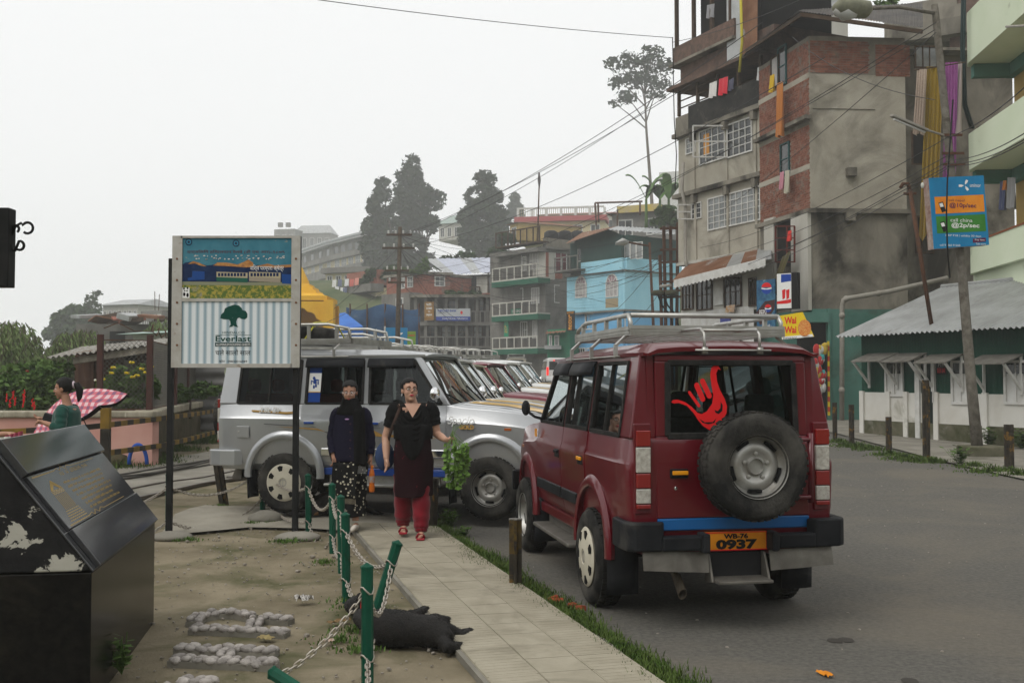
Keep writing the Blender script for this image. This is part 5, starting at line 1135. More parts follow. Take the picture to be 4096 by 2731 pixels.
# ================================================================ GREY TOWER HOUSE (A)
HA = thing('tower_house', 'tall narrow grey house with white barred windows and rusty awning', 'house', P(2880, 1600, 38.5)*1)
FA = Face(2716, 41.4, 3064, 36.6); LA = FA.len; sA = 4250/36.6; zA = lambda y: CAM_H+(HZ-y)/sA     # y read at the right hand end
gA = .3
def fa(name, m, ya, yb, n0, n1, u0=0, u1=None): return ub(FA, name, m, HA, u0, LA if u1 is None else u1, gA-.3 if ya is None else zA(ya), zA(yb), n0, n1)
fa('ground_floor', M_PLAST, None, 1005, -5, -1.3); fa('wall', M_PLAST, 1005, 700, -5, 0); fa('wall', M_PLAST, 680, 425, -5, 0, 0.05)
fa('ledge', M_PLASTD, 700, 682, -3, .22, -.1, LA+.02); fa('ledge', M_PLASTD, 425, 406, -3, .22, -.1); fa('ledge', M_PLASTW, 1005, 992, -3, .10)
for x in (2785, 2915, 3030):
 u = FA.uz(x, 900)[0]; ub(FA, 'pilaster', M_PLAST, HA, u-.06, u+.06, zA(990), zA(702), 0, .06); ub(FA, 'corbel', M_PLASTD, HA, u-.1, u+.1, zA(740), zA(702), 0, .2)
 u = FA.uz(x-6, 600)[0]; ub(FA, 'pilaster', M_PLAST, HA, u-.06, u+.06, zA(680), zA(427), 0, .06); ub(FA, 'corbel', M_PLASTD, HA, u-.1, u+.1, zA(462), zA(427), 0, .2)
win(FA, HA, 2836, 800, 3042, 875, 9, 5, M_WFR, M_PANE2, .05, .0); win(FA, HA, 2770, 820, 2806, 868, 2, 3, M_WFR, M_PANE, .04, .0, open_=1)
win(FA, HA, 2802, 532, 2900, 628, 4, 4, M_WFR, M_PANE, .05, .0); win(FA, HA, 2912, 505, 3008, 600, 4, 4, M_WFR, M_PANE, .05, .0, open_=1); win(FA, HA, 2748, 560, 2782, 605, 2, 3, M_WFR, M_PANE2, .04, .0)
uS = FA.uz(2816, 580)[0]; ub(FA, 'orange_curtain', C_('orange2', (.45, .2, .03)), HA, uS, uS+.35, FA.uz(2816, 625)[1], FA.uz(2816, 540)[1], .0, .02)
# black parapet and open gallery above it
zp0, zp1 = zA(406), zA(300)
ub(FA, 'parapet', mat('parapet_black', (.018, .018, .018), (.04, .038, .034), scale=2, rough=.85, c3=(.12, .11, .09), m3=(.6, .72), s3=1.5), HA, .9, LA, zp0, zp1, -.1, .12); ub(FA, 'parapet_end', M_PLASTD, HA, 0, .9, zp0, zp1-.25, -.1, .1)
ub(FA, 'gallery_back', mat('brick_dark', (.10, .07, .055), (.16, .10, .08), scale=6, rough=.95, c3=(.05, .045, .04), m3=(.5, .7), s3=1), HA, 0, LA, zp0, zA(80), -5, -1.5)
for k in range(5): u = .12+k*(LA-.25)/4; ub(FA, 'gallery_post', M_WOODD, HA, u-.05, u+.05, zp1-.2, zA(205), -.05, .06)
q = MB(); [q.beam(FA.pt(.1, zp1+.1+.28*k, 0), FA.pt(LA*.5, zp1+.1+.28*k, 0), .04) for k in range(3)]; q.build('gallery_rail', M_WOODD, HA)
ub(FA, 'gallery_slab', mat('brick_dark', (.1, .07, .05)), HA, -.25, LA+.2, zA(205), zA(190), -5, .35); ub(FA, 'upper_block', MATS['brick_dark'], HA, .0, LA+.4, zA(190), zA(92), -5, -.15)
ub(FA, 'top_slab', M_PLASTD, HA, -.3, LA*.72, zA(92), zA(80), -5, .2)
for k in range(4): u = .0+k*LA*.22; ub(FA, 'top_post', M_WOODD, HA, u-.06, u+.06, zA(80), zA(-300), -.05, .08)
ub(FA, 'top_parapet', MATS['brick_dark'], HA, -.12, LA*.72, zA(80), zA(5), -.1, .12); ub(FA, 'top_back', M_INNERSHADE, HA, -.1, LA*.7, zA(80), zA(-300), -4.5, -1.2); ub(FA, 'top_roof', M_PLASTD, HA, -.4, LA*.8, zA(-300), zA(-320), -5, .3)
for i, (a, b) in enumerate(((.62, .78), (.78, .95))): sheets(HA, FA.pt(LA*a, zA(190), .05), FA.pt(LA*b, zA(190), .05), FA.pt(LA*b+.1, zA(-300), .05), FA.pt(LA*a, zA(-300), .05), M_TIN if i == 0 else M_TINR, 1, 'wall_sheet')
q = MB(); q.tube([FA.at(2962, -40, .4), FA.at(2968, 170, .4), FA.at(2958, 290, .4)], .05, 6); q.build('yellow_pipe', mat('pipe_yellow', (.42, .36, .04), rough=.6), HA, smooth=True)
for x0, x1, y, d_, c, lb in ((2838, 2868, 335, .55, (.62, .6, .58), 'white shirt drying on the black balcony'), (2876, 2912, 318, .6, (.55, .03, .05), 'red shirt drying on the black balcony'), (3030, 3062, 272, .45, (.68, .68, .68), 'white sheet drying at the end of the black balcony'), (2916, 2936, 322, .4, (.08, .08, .12), 'dark blue garment drying on the black balcony')):
 cloth('drying_garment', FA.at(x0, y, .2), FA.at(x1, y-12, .2), d_, C_(lb.split()[0]+lb.split()[1], c), lb, 2, .04, 'washing on the grey tower house')
cloth('drying_garment', FA.at(2828, 22, .1), FA.at(2858, 15, .1), .5, C_('grey', (.25, .25, .26)), 'grey cloth hung in the topmost open gallery', 2, .04, 'washing on the grey tower house')
q = MB(); q.tube([FA.at(2733, 650, .25), FA.at(2728, 760, .3), FA.at(2742, 830, .2), FA.at(2742, 1040, .2), FA.at(2747, 1068, .3)], .07, 7); q.build('down_pipe', M_PIPE, HA, smooth=True)
q = MB(); q.tube([FA.at(2690, 150, .2), FA.at(2697, 480, .3), FA.at(2706, 620, .25), FA.at(2700, 760, .3)], .02, 5); q.build('hanging_cable', M_BLACK, HA, smooth=True)
# lean-to with rusty awning in front
FL = Face(2690, 40.6, 3075, 35.0); LL = FL.len; KI = thing('tea_stall', 'white lean-to stall with rusty tin awning below the grey tower', 'stall', FL.at(2880, 1500)*1)
a, b = FL.at(2690, 1122, .9), FL.at(3085, 1035, .9); c, d = FL.at(3082, 985, -.9), FL.at(2760, 1048, -.9)
sheets(KI, a, b, c, d, M_TINR, 7, alt=[M_TINR, M_TINR, M_TINR, M_TINR, M_TIN, M_TINR, M_TIN])
q = MB(); nfr = 46; vs = []
for i in range(nfr+1):
 p = FL.at(2695, 1138, .95).lerp(FL.at(3062, 1050, .95), i/nfr); vs += [p+V((0, 0, .16)), p-V((0, 0, .10+.06*abs(math.sin(i*1.5708))))]
q.add(vs, [(2*i, 2*i+1, 2*i+3, 2*i+2) for i in range(nfr)]); q.build('valance', M_WFR, KI, solid=.01)
FLz = FL
pb(FL, 'upper_wall', M_PLASTW, KI, 2722, 1090, 3062, 1232, -.9, -.02); q = MB(); A_ = FL.at(2724, 1440); B_ = FL.at(3020, 1440)
uA, uB = FL.uz(2724, 1240)[0], FL.uz(3014, 1220)[0]; zt_ = FL.uz(3014, 1222)[1]; nn_ = int((uB-uA)/.02)
q.grid(lambda u, v: FL.pt(uA+(uB-uA)*u, gA+v*(zt_-gA), .01*math.sin(u*(uB-uA)/.08*6.28)), nn_, 1); q.build('corrugated_front', M_WFR, KI, smooth=True, fix=False)
for x0, x1 in ((2732, 2772), (2790, 2848), (2902, 2965), (3000, 3024)): win(FL, KI, x0, 1128 if x0 < 2900 else 1118, x1, 1232 if x0 < 2900 else 1218, 3, 2, M_WOODD, M_PANE, .05, .0)
pb(FL, 'shutter', M_WFR, KI, 2858, 1130, 2896, 1218, .0, .05)
q = MB(); q.tube([FL.at(2642, 1146, 1), FL.at(2682, 1140, 1)], .06, 7); q.build('gutter_pipe', M_PIPE, KI)
cloth('shoulder_bag', FL.at(2905, 1222, .15), FL.at(2940, 1218, .15), .25, C_('bag', (.45, .22, .05), (.5, .45, .4), 12), 'orange striped bag hung on the stall window', 2, .05, None, cat='bag')
pb(FL, 'blue_poster', mat('poster_blue', (.06, .07, .25), rough=.5), KI, 2885, 1262, 2925, 1306, .02, .05)
# ================================================================ PISTACHIO BALCONY HOUSE (C)
HC = thing('balcony_house', 'pistachio green house with deep curved concrete balconies', 'house', P(3860, 1500, 29.5)*1)
FC = Face(3868, 29.5, 4220, 23.6); LC = FC.len+1.2; s29 = 4250/29.5; zC = lambda y: CAM_H+(HZ-y)/s29
ub(FC, 'wall', M_OCHRE, HC, .1, LC, 2.0, zC(-150), -6, -1.35)
for i, (ya, yb) in enumerate(((1100, 985), (688, 545), (262, 60))):
 z0, z1 = zC(ya), zC(yb)
 q = MB(); pr = [FC.pt(0, 0, -1.3), FC.pt(-.02, 0, -.35), FC.pt(.12, 0, -.1), FC.pt(.45, 0, 0), FC.pt(LC, 0, 0), FC.pt(LC, 0, -.14), FC.pt(.45, 0, -.14), FC.pt(.22, 0, -.22), FC.pt(.12, 0, -.4), FC.pt(.12, 0, -1.3)]
 q.loft([[p+V((0, 0, z)) for p in pr] for z in (z0, z1)]); q.build('balcony_parapet', M_PISTA, HC, auto=40)
 ub(FC, 'balcony_slab', M_PISTA, HC, .13, LC, z0+.02, z0+.16, -1.34, -.15); ub(FC, 'beam', M_TURQ, HC, .05, LC, z0-.34, z0+.01, -1.36, -1.15); ub(FC, 'cross_beam', M_TURQ, HC, .1, .35, z0-.34, z0+.01, -1.15, -.2)
ub(FC, 'lower_wall', M_PISTA, HC, .05, LC, 2.0, zC(1095), -6, -.2)
win(FC, HC, 4052, 300, 4130, 470, 2, 2, M_WFR, M_PANE, .07, -1.34); win(FC, HC, 4048, 790, 4130, 935, 1, 1, M_WOODD, M_INNERSHADE, .07, -1.34); ub(FC, 'timber_rail', mat('rail_brown', (.20, .07, .03), rough=.7), HC, .1, LC, zC(985), zC(978), -.12, .02)
pb(FC, 'dark_recess', M_INNERSHADE, HC, 3935, 730, 4020, 940, -1.35, -1.33)
for x0, x1, y, dr_, c, lb in ((4000, 4022, 725, .75, (.05, .06, .12), 'navy jacket hung on the lower pistachio balcony'), (4030, 4062, 710, .8, (.2, .2, .2), 'grey trousers hung on the lower pistachio balcony'), (4014, 4026, 722, .25, (.4, .14, .03), 'small orange cloth hung on the lower pistachio balcony')): cloth('balcony_garment', FC.at(x0, y, -.5), FC.at(x1, y, -.5), dr_, C_(lb[:8], c), lb, 2, .04, 'washing on the pistachio house')
q = MB(); q.tube([FC.at(4025, 108, .3), FC.at(4110, 104, 1)], .03, 6); q.build('bracket', M_PIPE, HC)
for k, x in enumerate((3850, 3860)): q = MB(); q.tube([FC.at(x, -40, .15), FC.at(x-4, 200, .15), FC.at(x+4, 420, .15), FC.at(x+34, 515, -.1)], .035, 6); q.build('drain_hose', mat('hose_dark', (.015, .03, .03), rough=.6), HC, smooth=True)
q = MB(); q.lathe([(.5, 0), (.5, .35), (.3, .4), (.001, .4)], c=FC.at(3985, 540, -.8)-V((0, 0, .12)), n=20); q.build('satellite_dish', M_BLACK, HC, smooth=True)
# long cloths hung between the two houses
for x0, x1, y, d_, c, c2, lb in ((3668, 3708, 280, 1.75, (.42, .34, .28), (.32, .25, .2), 'pale beige sari hung from the upper storey'), (3706, 3775, 268, 4.6, (.26, .17, .01), (.2, .13, .01), 'very long mustard sari hanging beside the pole'), (3782, 3832, 252, 3.3, (.30, .09, .28), (.22, .05, .2), 'purple sari hanging right beside the pole'), (3832, 3848, 252, 1.95, (.4, .34, .33), None, 'narrow cream border cloth beside the purple sari')):
 cloth('hanging_sari', P(x0, y, 28.6), P(x1, y-4, 28.4), d_, C_(lb.split()[0]+lb.split()[1], c, c2, 30), lb, 4, .07, 'saris drying between the houses', (-.25 if d_ > 4 else -.1, 0))
q = MB(); q.tube([P(3655, 282, 28.6), P(3860, 250, 28.3)], .02, 5); tag(q.build('drying_pole', M_WOODD), 'thin pole from which the saris hang', 'pole')
# houses peeping over the roofs
HD = thing('upper_brick_house', 'raw brick house rising behind the tin roof at the top', 'house', P(3900, 600, 44)*1); FD = Face(3560, 46, 3960, 44)
ub(FD, 'wall', MATS['brick_dark'], HD, 2.6, FD.len, 6, FD.uz(3800, -80)[1], -4, 0); q = MB(); FD.pbox(q, 3600, 118, 3960, 128, -.5, .5); q.build('slab', M_PLASTD, HD)
pb(FD, 'terrace_wall', M_PLASTD, HD, 3540, 70, 3860, 118, -3, .2); [pb(FD, 'baluster', M_PLASTD, HD, 3560+22*k, 40, 3568+22*k, 70, .0, .12) for k in range(12)]; pb(FD, 'terrace_rail', M_PLASTD, HD, 3545, 34, 3830, 42, -.02, .14)
CU = thing('cupola', 'small white tin pagoda roof showing above the brick house', 'roof', P(3285, 200, 52)*1); pc = P(3285, 120, 52); q = MB(); s52 = 52/4250
for (r0_, z0_, r1_, z1_) in ((105, 60, 52, 120), (90, 155, 8, 250)):
 q.loft([[pc+V((a*r*s52, b*r*s52, z*s52)) for a, b in ((-1, -1), (1, -1), (1, 1), (-1, 1))] for r, z in ((r0_, z0_), (r1_, z1_))])
q.build('tin_roof', M_TIN, CU); q = MB(); q.box(pc.x-52*s52, pc.x+52*s52, pc.y-52*s52, pc.y+52*s52, pc.z+115*s52, pc.z+160*s52); q.build('louvre_wall', M_TIN, CU); q = MB(); q.box(pc.x-1, pc.x+1, pc.y-1, pc.y+1, 0, pc.z+65*s52); q.build('tower_wall', M_PLASTW, CU)
# ================================================================ POLES, LAMPS AND THE PHONE SIGN
pbz = G(3914, 1826); PO = thing('utility_pole', 'leaning concrete street pole carrying a blue phone sign', 'pole', pbz); yp = pbz.y
pts = [pbz-V((0, 0, .1)), P(3882, 1500, yp), P(3849, 1100, yp), P(3806, 701, yp), P(3743, 64, yp), P(3738, 20, yp)]
q = MB(); q.tube(pts, [.115, .10, .09, .08, .07, .065], 12); q.build('shaft', M_POLE, PO, smooth=True)
q = MB(); p = pbz; q.box(p.x-.32, p.x+.42, p.y-.3, p.y+.3, p.z-.1, p.z+.22); q.build('plinth', M_MOSS, PO, bevel=.03)
for y in (545, 618, 662): q = MB(); p = P(3743+(y-64)*.0985+6, y, yp); q.beam(p+V((-.22, -.1, 0)), p+V((.22, -.1, 0)), .03, .05); q.build('clamp', M_RUSTY, PO)
tp = P(3743, 55, yp); lh = P(3405, 48, yp-1.2)
q = MB(); q.tube([tp, P(3600, 30, yp-.5), P(3480, 35, yp-1)], .035, 8); q.build('lamp_arm', M_POLE, PO, smooth=True)
LM = link('lamp_head', None, PO); LM.matrix_parent_inverse = BASIS[PO.name]; LM.empty_display_size = .1
q = MB(); aa, bb = P(3484, 40, yp-1), P(3332, 30, yp-1.25); q.tube([aa, aa.lerp(bb, .1), aa.lerp(bb, .5), aa.lerp(bb, .85), bb], [(.06, .06), (.13, .17), (.15, .20), (.13, .18), (.03, .05)], 12); q.build('housing', mat('lamp_shell', (.22, .22, .16), (.15, .15, .11), scale=6, rough=.6), LM, smooth=True)
q = MB(); q.tube([aa.lerp(bb, .42)-V((0, 0, .09)), aa.lerp(bb, .7)-V((0, 0, .11)), aa.lerp(bb, .97)-V((0, 0, .05))], [(.08, .10), (.11, .14), (.03, .05)], 12); q.build('lamp_glass', mat('lamp_glass', (.42, .42, .40), rough=.2), LM, smooth=True)
q = MB(); q.tube([P(3795, 548, yp), P(3712, 522, yp-.4)], .022, 6); q.build('tube_arm', M_PIPE, PO)
q = MB(); q.beam(P(3708, 522, yp-.4), P(3566, 462, yp-1), .09, .05); t_ = q.build('tube_lamp', M_PIPE, PO, bevel=.01); q = MB(); q.tube([P(3700, 530, yp-.42), P(3576, 478, yp-1)], .018, 6); q.build('fluorescent_tube', mat('tube_glass', (.5, .5, .48), rough=.3), t_)
FU = Face(3716, yp-.35, 3945, yp-.15); US = thing('phone_sign', 'blue phone company sign box with orange and green price panels', 'sign', P(3840, 990, yp-.3))
pn = [(3716, 712), (3934, 702), (3957, 979), (3737, 996)]; up = ppoly(FU, pn, .0, mat('sign_cyan', (.008, .17, .36), rough=.35, c2=(.01, .2, .4), scale=3), 'panel', US, .02)
q = MB(); a4 = [FU.at(x, y, -.02) for x, y in pn]; b4 = [p-FU.n*.22 for p in a4]; q.add(a4+b4, [(0, 4, 5, 1), (1, 5, 6, 2), (2, 6, 7, 3), (3, 7, 4, 0), (7, 6, 5, 4)]); q.build('casing', mat('casing_worn', (.36, .30, .26), (.2, .1, .08), scale=6, rough=.7), US)
sk = lambda x, y: (x+(y-710)*.078-(0), y-(x-3716)*.05*(1 if True else 0))
def SP_(x, y, w=0): return (3716+(x)*1.0+y*.075, 711+y-x*.05)     # board coordinates: x right 0..222, y down 0..285
def spoly(pts, n, m, nm): return ppoly(FU, [SP_(*p) for p in pts], n, m, nm, up)
def stext(body, x0, y0, x1, y1, m, bold=0):
 a, b = SP_(x0, (y0+y1)/2), SP_(x1, (y0+y1)/2); h = (y1-y0)/2; return textfit(FU, body, a[0], (a[1]+b[1])/2-h, b[0], (a[1]+b[1])/2+h, m, up, .006, bold=bold)
spoly([(16, 78), (212, 78), (212, 146), (16, 146)], .003, mat('sign_orange', (.68, .20, .01), (.75, .28, .02), scale=4, rough=.4), 'orange_panel'); spoly([(16, 156), (212, 156), (212, 224), (16, 224)], .003, mat('sign_green', (.03, .17, .02), (.05, .22, .03), scale=4, rough=.4), 'green_panel')
for y in (92, 170): spoly([(30, y+10), (48, y+6), (58, y+44), (42, y+50)], .005, M_BLACK, 'phone_print'); spoly([(33, y+14), (46, y+11), (50, y+26), (37, y+28)], .006, M_WHITEINK, 'screen_print')
stext('uninor', 160, 32, 204, 48, M_WHITEINK)
for an in (60, 180, 300): spoly([(140+math.cos(R(an+k))*r_*1.0, 38+math.sin(R(an+k))*r_) for k, r_ in ((0, 3), (-22, 14), (-12, 24), (10, 24), (18, 14))], .005, M_WHITEINK, 'propeller_print')
M_PUR = mat('ink_purple', (.10, .015, .06), rough=.5)
stext('call nepal', 70, 90, 134, 104, M_PUR); stext('@10p/sec', 72, 106, 180, 132, M_PUR, .02); stext('call china', 72, 168, 160, 184, M_WHITEINK); stext('@2p/sec', 74, 186, 186, 212, M_WHITEINK, .02)
stext('MRP ₹18 | validity 30 days', 48, 232, 190, 246, M_WHITEINK); spoly([(156, 252), (208, 250), (208, 266), (156, 268)], .004, M_PUR, 'purple_tag'); stext('Pay less', 164, 254, 202, 263, M_WHITEINK); stext('Talk more', 166, 270, 206, 279, M_WHITEINK); stext('call 91260 91260', 22, 268, 104, 278, M_WHITEINK)
q = MB(); q.tube([P(3812, 400, yp-.6), P(3790, 720, yp-.75), P(3786, 860, yp-.75), P(3790, 1000, yp-.6), P(3800, 1110, yp-.2)], .016, 5); tag(q.build('black_cable', M_BLACK, smooth=True), 'black cable hanging down in front of the phone sign', 'cable')
q = MB(); q.tube([P(3727, 1305, 25.2), P(3640, 760, 25.5)], .05, 7).tube([P(3640, 760, 25.5), P(3632, 735, 25.5), P(3612, 735, 25.5), P(3602, 752, 25.5)], .045, 7); q.cbox(P(3640, 775, 25.5), (.3, .06, .06)); tag(q.build('roof_mast', M_RUSTY, smooth=True), 'thin rusty mast with a bent top standing on the hut roof', 'mast')
q = MB(); q.ball(P(3690, 742, yp-.5), (.035, .035, .06), 8, 6); tag(q.build('light_bulb', mat('bulb', (.5, .5, .45), rough=.15), smooth=True), 'bare light bulb hanging beside the phone sign', 'bulb')
# ================================================================ PARKED VEHICLES BEHIND
def jeep_copy(src, loc, rz, label, mm):
 c = copy_tree(src, None, mm); c.location = loc; c.rotation_euler = (0, 0, rz); c['label'] = label; return c
def proto(label, paint_to, loc, rz): return jeep_copy(SILVER, (loc[0], loc[1], gz(*loc)), R(rz), label, {'paint_silver': paint_to, 'gold_stripe': paint_to if paint_to != 'paint_white' else 'gold_stripe', 'blue_trim': 'black_plastic'})
proto('white jeep squeezed between the silver jeep and the beige one', 'paint_white', (-2.33, 15.4), -106)
proto('beige jeep with a black sunstrip, third in the parked row', 'paint_beige', (-2.23, 18.2), -104)
proto('wine red jeep in the parked row behind the beige one', 'paint_wine', (-1.9, 21.5), -105)
proto('white jeep with gold bonnet stripes behind the wine red one', 'paint_white', (-1.6, 25), -104)
M_NAVY = mat('paint_navy', (.03, .04, .12), rough=.35, coat=.6)
proto('white and blue jeep last in the parked row', 'paint_white', (-1.25, 29), -106)
proto('beige jeep seen from behind far down the street', 'paint_beige', (.3, 80), 4)
proto('navy jeep far down the street before the green balconies', 'paint_navy', (-5.2, 82), -70)
def van():
 T = thing('minivan', 'white minivan with lit tail lights driving off down the street', 'van', (2.9, 72, gz(2.9, 72)), R(4), None, True)
 q = MB(); ys = [-1.7, -1.68, -1.2, 0, 1.2, 1.6, 1.9]; tz = [1.0, 1.86, 1.93, 1.93, 1.88, 1.5, .95]
 q.loft([[(s_*x, y, z) for s_, x, z in ((1, .70, .32), (1, .76, .6), (1, .75, 1.05), (1, .66, t-.08), (1, .5, t), (-1, .5, t), (-1, .66, t-.08), (-1, .75, 1.05), (-1, .76, .6), (-1, .70, .32))] for y, t in zip(ys, [1.84, 1.88, 1.93, 1.93, 1.88, 1.6, 1.05])]); q.build('body', M_WHITE, T, bevel=.03)
 q = MB(); q.box(-.56, .56, -1.725, -1.69, 1.12, 1.68); q.build('rear_window', M_PANE, T, bevel=.02)
 for s_ in (-1, 1):
  q = MB(); q.box(min(s_*.60, s_*.74), max(s_*.60, s_*.74), -1.735, -1.66, .75, 1.3); q.build('tail_light', mat('tail_lit', (.7, .02, .015), rough=.3, emit=1.2), T, bevel=.01)
  for y in (-1.35, -.35, .7): q = MB(); q.hexa([(s_*.735, y, 1.12), (s_*.75, y, 1.12), (s_*.75, y+.85, 1.12), (s_*.735, y+.85, 1.12), (s_*.655, y, 1.7), (s_*.69, y, 1.7), (s_*.69, y+.8, 1.7), (s_*.655, y+.8, 1.7)]); q.build('side_window', M_PANE, T)
  for y in (-1.05, 1.25): q = MB(); q.lathe([(.001, -.09), (.2, -.09), (.29, -.07), (.29, .07), (.2, .09), (.001, .09)], c=(s_*.66, y, .29), axis=(1, 0, 0), n=18); q.build('wheel', M_TYRE, T)
 q = MB(); q.box(-.76, .76, -1.80, -1.66, .38, .62); q.build('rear_bumper', M_WHITE, T, bevel=.03); q = MB(); q.box(-.3, .3, -1.74, -1.69, 1.70, 1.76); q.build('brake_lamp', MATS['tail_lit'], T)
 q = MB(); q.box(-.22, .22, -1.745, -1.69, .82, .94); q.build('number_plate', M_PLATE, T)
van()
# ================================================================ FOLIAGE KIT
M_LEAFD = mat('leaf_cedar', (.018, .032, .016), (.035, .055, .025), scale=1.2, rough=.8)
M_LEAF = mat('leaf_green', (.055, .105, .025), (.10, .16, .045), scale=2.5, rough=.7)
M_LEAFY = mat('leaf_willow', (.10, .15, .05), (.16, .21, .08), scale=2, rough=.7)
M_LEAFK = mat('leaf_dark', (.02, .045, .012), (.045, .08, .02), scale=3, rough=.7)
M_BARK = mat('bark', (.06, .045, .032), (.10, .08, .06), scale=6, rough=.95)
def leaves(q, blobs, n, size, rnd, hang=0, asp=1.8, clump=0):
 w = [r[0]*r[1]*r[2] for _, r in blobs]; tot = sum(w)
 for (c, r), wi in zip(blobs, w):
  k = int(n*wi/tot)
  while k > 0:
   v = V((rnd.gauss(0, 1), rnd.gauss(0, 1), rnd.gauss(0, 1))).normalized()*(rnd.random()**.45); p = V(c)+V((v.x*r[0], v.y*r[1], v.z*r[2]))
   if noise.noise(p*(1.1/max(.3, min(r)))+V((9, 3, 1))) < -.12: k -= 1; continue
   for _ in range(1+clump):
    pp = p+V((rnd.gauss(0, size), rnd.gauss(0, size), rnd.gauss(0, size)))*(.9 if clump else 0)
    a = V((rnd.gauss(0, 1), rnd.gauss(0, 1), rnd.gauss(0, .6)-hang)).normalized(); b = a.orthogonal().normalized(); b = Matrix.Rotation(rnd.random()*6.28, 3, a) @ b; s_ = size*rnd.uniform(.6, 1.3)
    q.add([pp-a*s_*asp*.5, pp+b*s_*.45, pp+a*s_*asp*.5, pp-b*s_*.45], [(0, 1, 2, 3)])
   k -= 1
def tree(name, base, blobs, n, size, m, label, trunk=None, tr=.2, hang=0, seed=1, limbs=True, group=None, clump=0, cat='tree'):
 rnd = random.Random(seed); base = V(base); T = thing(name, label, cat, base, 0, group)
 q = MB(); leaves(q, blobs, n, size, rnd, hang, clump=clump); o = q.build('crown', m, T, fix=False)
 t = MB(); top = trunk or (V(blobs[-1][0])); top = V(top); t.tube([base-V((0, 0, .3)), base.lerp(top, .35)+V((tr*.4, 0, 0)), base.lerp(top, .7)-V((tr*.3, 0, 0)), top], [tr, tr*.8, tr*.55, tr*.2], 8)
 if limbs:
  for c, r in blobs:
   k = max(0, min(1, (c[2]-r[2]*.3-base.z)/max(.1, top.z-base.z))); s_ = base.lerp(top, max(.2, k-.12)); t.tube([s_, s_.lerp(V(c), .6)+V((0, 0, r[2]*.1)), V(c)], [tr*.35, tr*.25, tr*.1], 5)
 t.build('trunk', M_BARK, T, smooth=True); return T
def pblobs(Y, lst): # (px, py, rx, ry) at depth Y
 s = Y/4250; return [(P(x, y, Y+dy), (rx*s, rx*s*.8, ry*s)) for x, y, rx, ry, dy in [(l+(0,))[:5] for l in lst]]
# cedars in the mist
tree('cedar_tree', V((P(1530, 1115, 185).x, 185, gz(-20, 185))), pblobs(185, [(1530, 760, 42, 55), (1525, 830, 62, 70), (1520, 920, 78, 75), (1535, 1000, 95, 70), (1530, 1065, 85, 45), (1470, 985, 40, 40), (1590, 1010, 40, 45)]), 14000, .5, M_LEAFD, 'shorter dark cedar standing left of the tallest one', None, .5, seed=11, group='cedars on the misty hill')
tree('cedar_tree', V((P(1655, 1115, 192).x, 192, gz(-15, 192))), pblobs(192, [(1645, 655, 38, 40), (1640, 700, 60, 45), (1625, 760, 55, 50), (1680, 770, 60, 45), (1640, 830, 90, 55), (1730, 800, 60, 45), (1660, 900, 100, 50), (1590, 920, 50, 50), (1640, 985, 90, 55), (1730, 890, 40, 30), (1620, 1060, 90, 40), (1700, 1040, 55, 45)]), 18000, .5, M_LEAFD, 'tallest ragged cedar in the middle of the mist', None, .55, seed=12, group='cedars on the misty hill')
tree('cedar_tree', V((P(1945, 1110, 180).x, 180, gz(-4, 180))), pblobs(180, [(1940, 725, 50, 45), (1935, 790, 80, 55), (1930, 870, 95, 65), (1945, 950, 105, 60), (1880, 940, 55, 60), (1950, 1020, 95, 50), (1860, 870, 35, 40), (2000, 880, 45, 60)]), 18000, .5, M_LEAFD, 'broad rounded cedar right of the tallest one', None, .55, seed=13, group='cedars on the misty hill')
tree('cedar_tree', P(2062, 900, 260), pblobs(260, [(2062, 795, 22, 25), (2060, 830, 32, 25), (2062, 865, 40, 30)]), 2200, .75, M_LEAFD, 'small pale cedar far off in the mist', None, .4, seed=14, group='cedars on the misty hill')
# tall thin tree beside the tower house
tb = V((P(2618, 860, 185).x, 185, gz(25, 185))); tree('tall_tree', tb, pblobs(185, [(2580, 260, 80, 35), (2610, 215, 55, 35), (2470, 255, 60, 28), (2520, 230, 40, 30), (2475, 320, 60, 40), (2560, 320, 70, 45), (2640, 330, 50, 40), (2510, 390, 60, 25), (2620, 380, 50, 25), (2660, 270, 45, 40), (2460, 415, 30, 20)]), 2800, .5, M_LEAFD, 'tall bare-trunked tree with a flat misty crown', P(2575, 280, 185), .38, seed=15)
# ================================================================ MIDDLE BUILDINGS
M_SKYB = mat('wall_skyblue', (.27, .53, .64), (.32, .58, .68), scale=.6, rough=.8, c3=(.20, .40, .50), m3=(.58, .78), s3=.5)
M_SKYB2 = mat('wall_blue', (.11, .32, .55), (.15, .38, .60), scale=.6, rough=.8)
M_DKGREEN = mat('sheet_darkgreen', (.018, .05, .045), (.03, .065, .055), scale=1.2, rough=.6)
M_GRNF = mat('fascia_green', (.012, .085, .05), (.02, .11, .065), scale=1, rough=.7)
M_GREYC = mat('concrete_grey', (.12, .115, .105), (.19, .182, .165), scale=.8, rough=.92, c3=(.08, .075, .065), m3=(.52, .7), s3=.4, stretch=(1, 1, .5))
M_BRICKF = mat('brick_far', (.20, .065, .042), (.29, .12, .085), scale=5, rough=.95, c3=(.16, .13, .11), m3=(.56, .68), s3=.6)
M_CREAMW = mat('wall_cream', (.48, .42, .24), (.52, .46, .30), scale=.6, rough=.85, c3=(.32, .28, .2), m3=(.6, .75), s3=.4)
